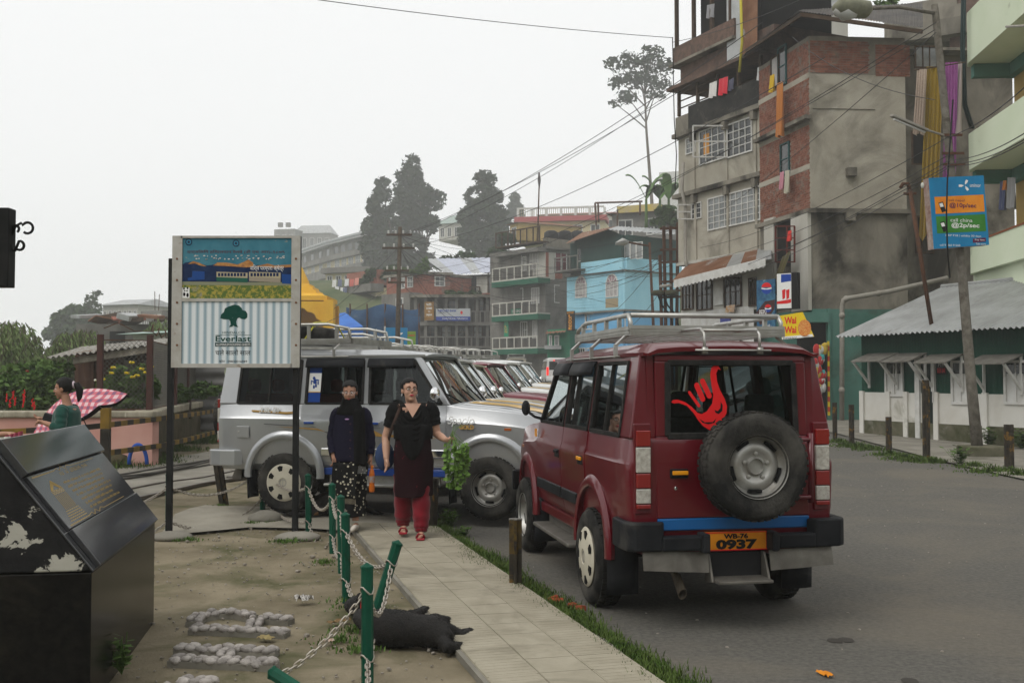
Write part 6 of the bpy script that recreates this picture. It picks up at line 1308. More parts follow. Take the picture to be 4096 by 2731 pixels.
def rail_balcony(F, par, x0, x1, yt, yb, n, m, k, thick=.08):
 """a balcony: floor slab, top rail and posts, each a part"""
 (u0, zt), (u1, _) = F.uz(x0, yt), F.uz(x1, yt); zb = F.uz(x0, yb)[1]
 ub(F, 'balcony_slab', m, par, u0, u1, zb-.12, zb, -.3, n); ub(F, 'hand_rail', m, par, u0, u1, zt-.10, zt, n-thick, n)
 for i in range(k+1): u = u0+(u1-u0-.12)*i/k; ub(F, 'rail_post', m, par, u, u+.12, zb, zt-.10, n-thick+.01, n-.01)
 q = MB()
 for i in range(int((u1-u0)/.16)): u = u0+.16*i+.05; F.box(q, u, u+.025, zb, zt-.1, n-.06, n-.035)
 stuff(q.build('bars', M_BLACK, par))
# --- blue house
HM1 = thing('blue_house', 'sky blue corner house with arched windows and dark green upper storey', 'house', P(2450, 1500, 76)*1)
F1 = Face(2268, 80, 2500, 75); F1b = Face(2500, 75, 2720, 78)
for F, x0, x1 in ((F1, 2268, 2500), (F1b, 2500, 2720)):
 L = F.len; zz = lambda y: CAM_H+(HZ-y)/(4250/75)
 ub(F, 'ground_floor', M_SKYB2, HM1, .02, L-.02, .8, zz(1240), -5, -.25); ub(F, 'middle_floor', M_SKYB, HM1, 0, L, zz(1240), zz(1078), -5, 0); ub(F, 'parapet', M_SKYB, HM1, (1.9 if F is F1 else 0), L+(.05 if F is F1 else 0), zz(1078), zz(1030), -.3, .25); ub(F, 'upper_floor', M_DKGREEN, HM1, 0, L, zz(1078), zz(935), -5, -.35)
 ub(F, 'string_course', M_GREYC, HM1, -.1, L, zz(1243), zz(1236), -.2, .08); ub(F, 'string_course', M_GREYC, HM1, -.1, L, zz(1082), zz(1076), -.2, .2)
k = 0
for i in range(12):                              # weather boards
 u1 = F1.len; z = zz(1232)+i*(zz(1084)-zz(1232))/12; ub(F1, 'board', M_SKYB, HM1, .05, u1-.25, z, z+(zz(1084)-zz(1232))/12-.03, 0, .03)
def arch_win(F, par, x0, y0, x1, y1, n=.03):
 w = win(F, par, x0, y0+(y1-y0)*.42, x1, y1, 3, 2, M_WFR, M_CURT, .08, n); (u0, z1), (u1, z0) = F.uz(x0, y0), F.uz(x1, y0+(y1-y0)*.42); r_ = (u1-u0)/2; c = F.pt((u0+u1)/2, z0, n)
 q = MB(); q.add([c+F.n*.012]+[c+F.n*.012+F.u*math.cos(R(a))*r_+V((0, 0, math.sin(R(a))*(z1-z0))) for a in range(0, 181, 15)], [(0, i, i+1) for i in range(1, 13)]); q.build('fanlight', mat('pane_rose', (.30, .2, .22), rough=.2), w, fix=False)
 q = MB(); q.tube([c+F.n*.03+F.u*math.cos(R(a))*r_+V((0, 0, math.sin(R(a))*(z1-z0))) for a in range(0, 181, 15)], .06, 5)
 for a in (45, 90, 135): q.beam(c+F.n*.03, c+F.n*.03+F.u*math.cos(R(a))*r_+V((0, 0, math.sin(R(a))*(z1-z0))), .05)
 q.build('arch_frame', M_WFR, w)
arch_win(F1, HM1, 2306, 1108, 2346, 1185); arch_win(F1, HM1, 2428, 1100, 2472, 1182)
pb(F1, 'patch_board', mat('board_tan', (.30, .24, .15), rough=.8), HM1, 2424, 1195, 2474, 1228, .02, .05)
for x0, x1, ya, yb in ((2334, 2374, 1258, 1312), (2462, 2490, 1258, 1312), (2303, 2330, 1395, 1430), (2340, 2372, 1395, 1430)): win(F1, HM1, x0, ya, x1, yb, 3, 2, M_WFR, M_PANE, .08, -.25)
win(F1b, HM1, 2560, 1260, 2582, 1280, 1, 1, M_SKYB, M_INNERSHADE, .08, -.25)
q = MB(); F1.pbox(q, 2390, 1290, 2440, 1380, -.26, -.2); q.build('door', mat('door_green', (.01, .06, .03)), HM1)
for i in range(6): x = 2410+i*25; win(F1, HM1, x, 975-i*1, x+20, 1030, 1, 1, M_WFR, M_PANE2, .05, -.35)
for x in (2300, 2330, 2358): win(F1, HM1, x, 985, x+22, 1040, 1, 1, M_WFR, M_PANE, .05, -.35)
win(F1b, HM1, 2580, 965, 2618, 1018, 2, 1, M_WFR, M_PANE, .09, -.35); pb(F1b, 'recess', M_INNERSHADE, HM1, 2545, 958, 2576, 1022, -.36, -.34)
rail_balcony(F1, HM1, 2256, 2352, 1035, 1088, 1.0, M_GREYC, 3)
a, b = F1.at(2262, 975, .9), F1.at(2430, 918, .9); c, d = P(2470, 905, 84), P(2330, 930, 86)
sheets(HM1, a, b, c, d, M_TINR, 3, pitch=.3, amp=.03); sheets(HM1, b, F1b.at(2700, 938, 1.2), P(2700, 918, 86), c, M_TIN, 4, pitch=.3, amp=.03)
q = MB(); q.add([F1.at(2290, 1000, -.3), F1.at(2500, 945, -.3), F1.at(2430, 915, -.3), F1.at(2300, 960, -.3)], [(0, 1, 2, 3)]); q.build('gable', M_DKGREEN, HM1, fix=False)
LG = thing('lodge_sign', 'narrow black vertical sign with orange LODGE letters', 'sign', F1.at(2282, 1330, .5)*1); FLs = Face(2264, 78.6, 2298, 78); lp = pb(FLs, 'panel', M_BLACK, LG, 2265, 1245, 2298, 1322, -.06, 0)
for i, ch in enumerate('LODGE'): textfit(FLs, ch, 2275, 1258+i*12.5, 2288, 1268+i*12.5, mat('ink_orange', (.65, .28, .02)), lp, .02, bold=.03)
textfit(FLs, 'SAPPHIRE', 2268, 1247, 2295, 1254, MATS['ink_orange'], lp, .02)
# --- lodge with green balconies
HM2 = thing('lodge_building', 'grey four-storey lodge with green edged white balconies', 'building', P(2140, 1500, 88)*1)
F2 = Face(2022, 90, 2182, 86); F2b = Face(2182, 86, 2290, 88); zz2 = lambda y: CAM_H+(HZ-y)/(4250/87)
for F in (F2, F2b): ub(F, 'wall', M_GREYC, HM2, 0, F.len, .8, zz2(1000), -7, 0)
ub(F2b, 'brick_storey', M_BRICKF, HM2, 0, F2b.len+.1, zz2(1115), zz2(1003), -1, .06); ub(F2, 'pale_storey', M_PLASTW, HM2, -.05, F2.len+.05, zz2(1120), zz2(1008), -1, .05)
ub(F2, 'roof_slab', M_GREYC, HM2, -.6, F2.len+.1, zz2(1012), zz2(995), -7, .9); ub(F2b, 'roof_slab', M_GREYC, HM2, -.1, F2b.len+.4, zz2(1000), zz2(990), -7, .3)
for yt, yb in ((1078, 1128), (1216, 1264), (1352, 1394)):
 rail_balcony(F2, HM2, 2008, 2190, yt, yb, 1.1, M_PLASTW, 6); (u0, z0), (u1, _) = F2.uz(2008, yb), F2.uz(2190, yb); ub(F2, 'green_fascia', M_GRNF, HM2, u0, u1+.1, z0-.55, z0-.12, -.2, 1.12)
rail_balcony(F2, HM2, 2006, 2185, 935, 992, .7, M_WOODD, 7); ub(F2b, 'terrace_wall', M_PLASTD, HM2, 0, F2b.len+.3, zz2(990), zz2(955), -.3, .1)
for x0, x1, ya, yb in ((2062, 2088, 1018, 1078), (2095, 2106, 1030, 1080), (2124, 2154, 1012, 1072), (2064, 2094, 1158, 1212), (2130, 2158, 1155, 1210), (2086, 2110, 1290, 1350), (2135, 2150, 1285, 1350)): win(F2, HM2, x0, ya, x1, yb, 3, 2, M_WFR, M_CURT, .07, .05)
win(F2b, HM2, 2220, 1002, 2262, 1088, 2, 2, M_WFR, mat('pane_red', (.12, .02, .03), (.2, .05, .06), scale=3, rough=.3), .08, .06); win(F2b, HM2, 2218, 1142, 2280, 1212, 4, 2, M_WFR, M_PANE, .06, 0); win(F2b, HM2, 2230, 1275, 2262, 1300, 1, 1, M_GREYC, M_INNERSHADE, .06, 0)
for x, k_ in ((2195, 0), (2250, 1), (2300, 2)):
 q = MB(); p = F2b.at(x+10, 945, -1.5); q.lathe([(.001, 0), (.6, 0), (.62, .5), (.58, .9), (.35, 1.05), (.001, 1.08)], c=p-V((0, 0, .6)), n=16); tag(q.build('water_tank', mat('tank_black', (.015, .015, .016), rough=.5), smooth=True), ['first', 'middle', 'last'][k_]+' black water tank on the lodge roof, counted from the cedars', 'tank', 'water tanks on the lodge roof')
SN = thing('lodge_board', 'small green board with white lodge name on the balcony', 'sign', F2.at(2065, 1262, 1.2)*1); FS2 = Face(2040, 88.3, 2090, 87.2); sp2 = pb(FS2, 'panel', mat('board_green', (.02, .22, .12), rough=.5), SN, 2043, 1236, 2087, 1258, -.05, 0); textfit(FS2, 'LUN LODGE', 2047, 1240, 2083, 1249, M_WHITEINK, sp2, .02, bold=.02)
SN = thing('lodge_board', 'narrow vertical green board beside the lodge balcony', 'sign', F2.at(2024, 1350, 1.2)*1); sp2 = pb(FS2, 'panel', MATS['board_green'], SN, 2016, 1283, 2033, 1346, -.05, 0)
for i, ch in enumerate('LUN'): textfit(FS2, ch, 2020, 1301+i*11, 2029, 1309+i*11, M_AMB, sp2, .02)
KS = thing('green_kiosk', 'small green kiosk with tin awning beside the blue house', 'kiosk', P(2215, 1480, 80)*1); FK = Face(2188, 80, 2280, 78.5); pb(FK, 'wall', mat('kiosk_green', (.02, .14, .08), (.03, .18, .1), scale=2), KS, 2190, 1318, 2280, 1440, -2, 0); win(FK, KS, 2200, 1345, 2206, 1380, 1, 1, M_WFR, M_PANE2, .08, 0); win(FK, KS, 2222, 1345, 2234, 1380, 1, 1, M_WFR, M_PANE2, .08, 0)
sheets(KS, FK.at(2180, 1335, 1.0), FK.at(2262, 1328, 1.0), FK.at(2262, 1318, -.5), FK.at(2190, 1322, -.5), M_TINR, 2, pitch=.3, amp=.03); q = MB(); q.hexa([FK.at(x, y, n) for x, y, n in ((2178, 1396, 1.0), (2245, 1396, 1.0), (2245, 1384, .0), (2178, 1384, .0), (2178, 1393, 1.0), (2245, 1393, 1.0), (2245, 1381, 0), (2178, 1381, 0))]); q.build('counter_shelf', M_TIN, KS)
# --- bank building and the brick house above it
HM3 = thing('bank_building', 'dim grey building with bank signboard and welcome board', 'building', P(1800, 1500, 94)*1); F3 = Face(1655, 94, 2010, 94); zz3 = lambda y: CAM_H+(HZ-y)/(4250/94)
ub(F3, 'wall', mat('bank_dark', (.06, .057, .052), (.10, .095, .085), scale=.7, rough=.92), HM3, 0, F3.len, .8, zz3(1185), -6, -1.2); ub(F3, 'floor_slab', M_GREYC, HM3, -.2, F3.len, zz3(1298), zz3(1288), -3, .2); ub(F3, 'roof_slab', M_PLASTD, HM3, -.4, F3.len+.2, zz3(1190), zz3(1178), -6, .4); ub(F3, 'floor_slab', M_GREYC, HM3, -.2, F3.len, zz3(1392), zz3(1384), -3, .2)  # sooty wall, its colour darkened further to put shade into the veranda
ub(F3, 'fascia', M_GREYC, HM3, -.2, F3.len, zz3(1302), zz3(1298), -.1, .25)
for i in range(9): u = F3.len*i/8.6; ub(F3, 'column', M_GREYC, HM3, u, u+.25, .9, zz3(1190), -.15, .05)
q = MB()
for yt, yb in ((1243, 1288), (1345, 1384)):
 rail_balcony(F3, HM3, 1660 if yt > 1300 else 1880, 2000, yt, yb, .1, M_GREYC, 6)
for x0, x1, ya, yb in ((1700, 1735, 1305, 1345), (1765, 1800, 1305, 1350), (1830, 1870, 1305, 1345), (1895, 1925, 1305, 1350), (1950, 1985, 1305, 1345), (1690, 1720, 1200, 1235), (1900, 1930, 1200, 1240), (1960, 1985, 1200, 1240), (1780, 1830, 1200, 1230)): win(F3, HM3, x0, ya, x1, yb, 2, 2, M_WOODD, M_PANE2 if x0 % 2 else M_PANE, .1, -1.2)
BS = thing('bank_sign', 'white and blue bank signboard on the dim grey building', 'sign', F3.at(1810, 1284, .4)*1); F3s = Face(1740, 93.4, 1885, 93.4); bp_ = pb(F3s, 'panel', mat('board_pale', (.42, .44, .46), rough=.5), BS, 1744, 1234, 1881, 1283, -.06, 0); q = pb(F3s, 'blue_band', mat('board_blue', (.03, .06, .28), rough=.5), bp_, 1744, 1266, 1881, 1283, .0, .015)
textfit(F3s, 'WBSCARD BANK', 1750, 1239, 1826, 1247, MATS['ink_blue'], bp_, .02, bold=.03, shear=.2); textfit(F3s, 'DARJEELING', 1752, 1250, 1782, 1255, M_BLACK, bp_, .02); textfit(F3s, 'DARJEELING BRANCH', 1770, 1271, 1870, 1279, M_WHITEINK, bp_, .025); ppoly(F3s, [(1846+5*math.cos(t*.785), 1250+7*math.sin(t*.785)) for t in range(8)], .01, M_DECAL, 'bank_emblem', bp_)
WS = thing('welcome_sign', 'brown upright board reading welcome to Darjeeling', 'sign', F3.at(1716, 1280, .4)*1); wp_ = pb(F3s, 'panel', mat('board_brown', (.28, .15, .04), rough=.6), WS, 1698, 1207, 1735, 1281, -.06, 0)
for t, ya, yb in (('WEL', 1213, 1223), ('COME', 1229, 1237), ('TO', 1243, 1249), ('DARJEELING', 1255, 1265)): textfit(F3s, t, 1705 if t != 'TO' else 1712, ya, 1728 if t != 'TO' else 1721, yb, M_WHITEINK, wp_, .02, bold=.03)
HM4 = thing('brick_terrace_house', 'red brick house with overgrown flat roof below the cedars', 'house', P(1650, 1300, 100)*1); F4 = Face(1545, 102, 1690, 98); F4b = Face(1690, 98, 1800, 99); zz4 = lambda y: CAM_H+(HZ-y)/(4250/99)
for F in (F4, F4b): ub(F, 'wall', M_BRICKF, HM4, 0, F.len, zz4(1300), zz4(1098), -6, 0); ub(F, 'roof_slab', M_PLASTD, HM4, -.2, F.len+.2, zz4(1100), zz4(1090), -6, .3)
for F, x0, x1, ya, yb in ((F4, 1598, 1618, 1115, 1150), (F4, 1632, 1650, 1110, 1145), (F4b, 1742, 1776, 1108, 1142)): win(F, HM4, x0, ya, x1, yb, 2, 2, M_WFR, M_PANE2, .1, 0)
ub(F4, 'lower_annex', M_GREYC, HM4, 1.2, F4.len, zz4(1300), zz4(1175), 0, 1.5); win(F4, HM4, 1638, 1200, 1662, 1225, 3, 1, M_WFR, M_PANE, .1, 1.5)
HM5 = thing('patched_roof_house', 'grey house under a pale patched tin roof beside the brick house', 'house', P(1880, 1250, 103)*1); F5 = Face(1790, 103, 2035, 101); zz5 = lambda y: CAM_H+(HZ-y)/(4250/102)
ub(F5, 'wall', M_GREYC, HM5, 0, F5.len, zz5(1300), zz5(1095), -5, -.6); ub(F5, 'brick_base', M_BRICKF, HM5, 3.0, F5.len, zz5(1200), zz5(1172), -.6, .1); ub(F5, 'white_bay', M_PLASTW, HM5, 3.0, F5.len-.4, zz5(1172), zz5(1105), -.6, .05); win(F5, HM5, 1955, 1108, 1982, 1168, 3, 2, M_WOODD, M_PANE, .1, .05); pb(F5, 'veranda_recess', M_INNERSHADE, HM5, 1800, 1105, 1900, 1172, -.6, -.55)
rail_balcony(F5, HM5, 1795, 1925, 1150, 1176, .3, M_WOODD, 5)
a, b, c, d = F5.at(1790, 1100, .8), F5.at(1990, 1088, .8), P(1975, 1030, 109), P(1700, 1035, 109)
sheets(HM5, a, b, c, d, M_TIN, 6, pitch=.35, amp=.04, alt=[M_TIN, mat('tin_pale', (.42, .44, .52), (.34, .36, .42), scale=1, rough=.5), MATS['tin_pale'], M_TIN, MATS['tin_pale'], MATS['tin_pale']])
tree('roof_plants', P(1640, 1090, 98), pblobs(98, [(1600, 1080, 40, 10), (1690, 1075, 30, 22), (1660, 1088, 50, 8), (1700, 1050, 15, 22)]), 1500, .22, M_LEAF, 'weeds and a bush growing on the brick house roof', P(1695, 1060, 98), .05, seed=21, cat='bush')
tree('ledge_plants', P(1860, 1185, 97), pblobs(97, [(1840, 1178, 60, 12), (1800, 1170, 25, 14), (1900, 1172, 30, 12)]), 900, .2, M_LEAFK, 'dark plants trailing along the ledge above the bank', P(1830, 1175, 97), .05, seed=22, cat='bush')
for i, (x, y, r_) in enumerate(((1500, 1095, 40), (1570, 1080, 35), (1790, 1050, 45), (1860, 1035, 50), (1990, 1010, 40), (2030, 950, 30), (1450, 1130, 25))): tree('hillside_bush', P(x, y+30, 112), pblobs(112, [(x, y, r_, r_*.6), (x-r_*.6, y+14, r_*.6, r_*.4), (x+r_*.6, y+12, r_*.6, r_*.45)]), 900, .3, M_LEAFK, ['bush left of the shorter cedar', 'bush under the tallest cedar', 'bush over the patched tin roof', 'bush under the broad cedar', 'bush right of the broad cedar', 'bush beside the orange house', 'bush above the washing balconies'][i]+' on the misty slope', P(x, y, 112), .12, seed=60+i, cat='bush', group='bushes between the hillside houses')
# --- long hazy building
HL = thing('long_building', 'long misty cream building with balconies running up to the cedars', 'building', P(1330, 1250, 135)*1); FL1 = Face(1150, 250, 1330, 222); FL2 = Face(1330, 222, 1500, 206); zz6 = lambda y: CAM_H+(HZ-y)/(4250/212)
for F in (FL1, FL2):
 ub(F, 'wall', M_CREAMW, HL, 0, F.len, zz6(1300), zz6(945), -8, 0)
 for ya, yb, n, m in ((1020, 1000, 1.2, M_GREYC), (1092, 1055, 1.3, M_GREYC), (1162, 1140, 1.5, M_GREYC), (955, 935, 1.5, M_TIN)): ub(F, 'balcony_band' if m is M_GREYC else 'eave', m, HL, -.2, F.len+.2, zz6(ya), zz6(yb), -.2, n)
 ub(F, 'grey_storey', M_GREYC, HL, 0, F.len, zz6(1000), zz6(955), -.5, .15)
 for i in range(6):
  u = F.len*(i+.3)/6; z = (zz6(1055), zz6(1018)); win(F, HL, 0, 0, 0, 0, 3, 2, M_WFR, M_PANE2, .15, .0, uvbox=(u, u+2, z[0]+.1, z[1]-.25)); win(F, HL, 0, 0, 0, 0, 2, 1, M_WOODD, M_PANE, .15, .0, uvbox=(u+.2, u+1.3, zz6(1138), zz6(1100))); win(F, HL, 0, 0, 0, 0, 1, 1, M_GREYC, M_PANE, .1, .15, uvbox=(u, u+1.8, zz6(992), zz6(965))); win(F, HL, 0, 0, 0, 0, 2, 2, M_WOODD, M_PANE, .15, 0, uvbox=(u+.2, u+1.5, zz6(1210), zz6(1170)))
 a, b = F.pt(-.3, zz6(945), 1.8), F.pt(F.len+.3, zz6(945), 1.8); c, d = F.pt(F.len+.3, zz6(905), -4), F.pt(-.3, zz6(905), -4); sheets(HL, a, b, c, d, M_TIN, 6, pitch=.6, amp=.05, alt=[M_TIN, mat('tin_greenish', (.26, .32, .29), rough=.5)])
FW = Face(1330, 118, 1480, 112); zz7 = lambda y: CAM_H+(HZ-y)/(4250/115)
LW = thing('cream_house', 'cream house with washing on its balconies below the long building', 'house', P(1400, 1350, 115)*1); ub(FW, 'wall', M_CREAMW, LW, 0, FW.len+1, zz7(1340), zz7(1160), -4, 0); ub(FW, 'balcony', M_GREYC, LW, -.3, FW.len+2.3, zz7(1180), zz7(1150), -.2, 1.4); ub(FW, 'upper_wall', M_BRICKF, LW, 2.6, FW.len+1, zz7(1150), zz7(1090), -4, -.2)
for x0, x1 in ((1410, 1440), (1352, 1376)): win(FW, LW, x0, 1185, x1, 1220, 2, 2, M_WOODD, M_CURT, .1, 0)
gar = [(1330, 1120, (.6, .6, .58)), (1352, 1118, (.1, .12, .2)), (1380, 1116, (.6, .6, .62)), (1400, 1117, (.5, .12, .1)), (1420, 1112, (.6, .25, .2)), (1340, 1146, (.65, .65, .65)), (1362, 1150, (.55, .5, .5)), (1372, 1150, (.55, .25, .25))]
for i, (x, y, c) in enumerate(gar): cloth('washing', FW.at(x, y, 1.6), FW.at(x+16, y-1, 1.6), .75, C_('w%d' % (i % 6), c), ['white shirt', 'dark blue shirt', 'white sheet', 'red shirt', 'orange sheet', 'white vest', 'grey towel', 'pink towel'][i]+' on the misty cream house balcony', 2, .06, 'washing on the cream house')
# --- far buildings in the mist
def far_house(name, label, px0, px1, Y, ytop, ybase, roof_h, wm, rm, rows, cols, band=None, hip=.12):
 T = thing(name, label, 'building', P((px0+px1)/2, ybase, Y)*1); F = Face(px0, Y, px1, Y-2); (u0, z1), (u1, z0) = F.uz(px0, ytop), F.uz(px1, ybase); u1 = F.len; ub(F, 'wall', wm, T, 0, u1, z0, z1, -9, 0)
 if roof_h:
  h = roof_h*Y/4250; q = MB(); k = u1*hip; q.loft([[F.pt(-.4, z1, .6), F.pt(u1+.4, z1, .6), F.pt(u1+.4, z1, -9.5), F.pt(-.4, z1, -9.5)], [F.pt(k, z1+h, -4), F.pt(u1-k, z1+h, -4), F.pt(u1-k, z1+h, -4.4), F.pt(k, z1+h, -4.4)]]); q.build('roof', rm, T)
 for r in range(rows):
  for c in range(cols):
   a = u1*(c+.25)/cols; z = z0+(z1-z0)*(r+.25)/rows; win(F, T, 0, 0, 0, 0, 2, 1, M_WFR, M_PANE, .12, 0, uvbox=(a, a+u1*.45/cols, z, z+(z1-z0)*.5/rows))
 if band: ub(F, 'red_band', band, T, -.3, u1+.3, z1-.1, z1+.55, -3, .7)
 return T, F, z1
far_house('stacked_house', 'cream house stacked between the long building and the washing', 1300, 1478, 130, 1092, 1210, 0, M_CREAMW, M_TIN, 2, 5, M_GREYC)
far_house('misty_hall', 'ghostly pitched hall fading into the mist at the ridge', 1170, 1320, 405, 935, 1010, 38, M_GREYC, M_TIN, 1, 5); far_house('misty_block', 'ghostly block with water tanks fading into the mist', 1092, 1175, 400, 918, 1010, 0, M_GREYC, M_TIN, 1, 3)
for x, k_ in ((1122, 'first'), (1153, 'second')): p = P(x, 908, 402); q = MB(); q.lathe([(.001, 0), (1.0, 0), (1.0, 1.6), (.001, 1.7)], c=p, n=12); tag(q.build('rooftop_tank', M_GREYC), k_+' tank on the ghostly block in the mist', 'tank', 'tanks on the ghostly block')
far_house('green_roof_house', 'pale house with a green roof between the cedars', 1755, 1840, 215, 898, 960, 45, M_PLASTW, mat('tin_greenish', (.26, .32, .29)), 1, 3); far_house('orange_house', 'orange house peeping out right of the broad cedar', 2040, 2075, 132, 900, 960, 12, M_OCHRE, M_TINR, 1, 1)
YH, FY, zy = far_house('yellow_terrace_house', 'cream terrace house with red band and white balustrade on the hill', 2070, 2420, 138, 888, 960, 0, M_CREAMW, M_TIN, 1, 5, mat('band_red', (.34, .09, .09), rough=.7))
u = FY.len
ub(FY, 'balustrade_rail', M_WFR, YH, 0, u, zy+1.55, zy+1.75, .3, .6)
for i in range(7): ub(FY, 'baluster_pier', M_WFR, YH, u*i/6.05, u*i/6.05+.3, zy+.55, zy+1.55, .3, .58)
q = MB(); [FY.box(q, .3+.28*i, .36+.28*i, zy+.55, zy+1.55, .4, .46) for i in range(int(u/.28)-2)]; stuff(q.build('bars', mat('bars_tan', (.35, .33, .22)), YH))
far_house('roof_house', 'low house with a rusty pink roof behind the white balustrade', 2160, 2480, 150, 862, 960, 24, M_PLASTW, mat('tin_pink', (.30, .15, .13), (.25, .13, .11), scale=.6, rough=.7), 1, 4)
far_house('white_tower', 'faint white tower block in the mist by the banana plants', 2640, 2760, 190, 690, 900, 0, M_WFR, M_TIN, 0, 0)
far_house('grey_shack', 'grey tin shack above the blue house', 2450, 2680, 100, 858, 960, 14, mat('shack_grey', (.15, .145, .135), (.22, .21, .19), scale=1, rough=.8), M_TINR, 1, 2); far_house('yellow_shack', 'peeling yellow tin shack under the banana plants', 2470, 2640, 108, 826, 900, 0, mat('shack_yellow', (.42, .34, .06), (.36, .3, .2), scale=1.5, rough=.8), M_TIN, 0, 0)
q = MB()
for a, b in (((2380, 812), (2385, 905)), ((2392, 812), (2395, 890)), ((2470, 838), (2470, 905)), ((2380, 812), (2570, 806)), ((2560, 806), (2560, 860))): q.tube([P(*a, 98), P(*b, 98)], .09, 5)
tag(q.build('pipe_scaffold', M_RUSTY), 'thin rusty pipe frame standing on the shack roof', 'scaffold')
# --- banana plants, bush
BN = thing('banana_plant', 'clump of banana plants with broad ragged leaves', 'plant', P(2640, 850, 92)*1); rb = random.Random(44)
for i in range(22):
 bx = P(rb.choice((2585, 2640, 2675)), 840, 92+rb.uniform(-1, 1)); q = MB(); an = rb.uniform(0, 6.28); L = rb.uniform(2.2, 3.6); up_ = rb.uniform(.7, 1.35); d = V((math.cos(an), math.sin(an)*.6, 0)); sd = V((-d.y, d.x, 0)).normalized()
 q.grid(lambda u, v: bx+V((0, 0, 1.0))+d*L*.55*v+V((0, 0, L*up_*v-L*.5*v**2.8))+sd*(u-.5)*.8*math.sin(min(1, v*1.05)*3.0)**.6*(1 if v > .08 else .2)+V((0, 0, -.12*abs(u-.5)*2)), 4, 9); q.build('leaf', mat('banana_leaf', (.06, .13, .03), (.10, .18, .05), scale=2, rough=.5), BN, smooth=True, fix=False)
for x in (2585, 2640, 2675): q = MB(); p = P(x, 850, 92); q.tube([p-V((0, 0, 1.5)), p+V((0, 0, 1.2))], [.16, .1], 8); q.build('stem', M_LEAF, BN, smooth=True)
tree('bush', P(2670, 920, 84), pblobs(84, [(2665, 845, 48, 25), (2680, 880, 50, 30), (2630, 890, 30, 20)]), 2200, .22, M_LEAFK, 'dark green bush below the banana plants', P(2670, 840, 84), .12, seed=23, cat='bush')
tree('roof_tree', P(3080, 250, 60), pblobs(60, [(3075, 90, 35, 40), (3095, 125, 30, 25), (3060, 130, 25, 25)]), 900, .2, M_LEAFK, 'small tree showing between the two tall house roofs', P(3075, 100, 60), .1, seed=24)
tree('roof_tree', P(3560, 60, 44), pblobs(42, [(3540, 15, 40, 25), (3570, 5, 30, 25)]), 500, .12, M_LEAF, 'potted greenery on the roof terrace at the top', P(3550, 15, 42), .05, seed=25)
# --- yellow temple gate, tarpaulins, hoardings
M_YEL = mat('temple_yellow', (.62, .33, .02), (.68, .40, .04), scale=.9, rough=.6, c3=(.45, .24, .03), m3=(.6, .75), s3=.6)
TG = thing('temple_gate', 'bright yellow stepped temple gate with scalloped arch behind the signboard', 'gate', P(1190, 1480, 58)*1); FT = Face(1020, 58, 1335, 58); pc = P(1175, 1100, 58+1.8)
s58 = 58/4250
for w0, w1, ya, yb in ((160, 160, 1200, 1182), (150, 128, 1182, 1170), (112, 106, 1170, 1155), (95, 90, 1155, 1140), (78, 74, 1140, 1128)):
 z0, z1 = P(0, ya, 58).z, P(0, yb, 58).z; q = MB(); q.loft([[V((pc.x+a*w*s58, pc.y+b*w*s58*.8, z)) for a, b in ((-1, -1), (1, -1), (1, 1), (-1, 1))] for w, z in ((w0, z0), (w1, z1))]); q.build('roof_tier', M_YEL, TG)
q = MB(); z0 = P(0, 1128, 58).z; q.lathe([(66*s58, 0), (62*s58, .2), (48*s58, .6), (36*s58, .95), (22*s58, 1.2), (8*s58, 1.35), (4*s58, 1.9), (.001, 2.0)], c=V((pc.x, pc.y, z0)), n=20); q.build('dome', M_YEL, TG, smooth=True)
pb(FT, 'pier', M_YEL, TG, 1296, 1200, 1333, 1440, -.6, .15); pb(FT, 'pier', M_YEL, TG, 1022, 1200, 1060, 1440, -.6, .15)
ar = [(1022, 1205), (1333, 1205)]+[(1333, 1400), (1318, 1400)]+[(1178+140*math.cos(R(a))*(1+.03*math.sin(a*.35)), 1400-170*math.sin(R(a))*(1+.03*math.sin(a*.35))) for a in range(2, 178, 6)]+[(1038, 1400), (1022, 1400)]
q = MB(); k = len(ar); aa_ = [FT.at(x, y, .05) for x, y in ar]; bb_ = [p-FT.n*.4 for p in aa_]
bmA = bmesh.new(); vsA = [bmA.verts.new(p) for p in aa_]; f_ = bmA.faces.new(vsA); r_ = bmesh.ops.extrude_face_region(bmA, geom=[f_]); [setattr(v_, 'co', v_.co-FT.n*.4) for v_ in r_['geom'] if isinstance(v_, bmesh.types.BMVert)]; bmesh.ops.triangulate(bmA, faces=bmA.faces); bmesh.ops.recalc_face_normals(bmA, faces=bmA.faces); meA = bpy.data.meshes.new('arch'); bmA.to_mesh(meA); bmA.free(); meA.materials.append(M_YEL); link('arch', meA, TG)
pb(FT, 'inner_wall', mat('temple_ochre', (.45, .22, .015), rough=.7), TG, 1040, 1210, 1320, 1440, -3, -2.6)
M_TARP = mat('tarp_blue', (.01, .10, .40), (.02, .14, .48), scale=1, rough=.4); M_TARPD = mat('tarp_darkblue', (.012, .045, .11), (.03, .08, .16), scale=.8, rough=.5, c3=(.10, .13, .16), m3=(.6, .7), s3=1)
TN = thing('blue_tent', 'bright blue tarpaulin tent beside the yellow gate', 'tent', P(1395, 1450, 66)*1); q = MB(); rdg = [P(1290, 1265, 67), P(1380, 1250, 66)]; q.add([P(1290, 1330, 65), P(1452, 1305, 65), P(1380, 1250, 68), P(1290, 1265, 68), P(1290, 1420, 65), P(1455, 1420, 65)], [(0, 1, 2, 3), (4, 5, 1, 0)]); q.build('canopy', M_TARP, TN, solid=.02)
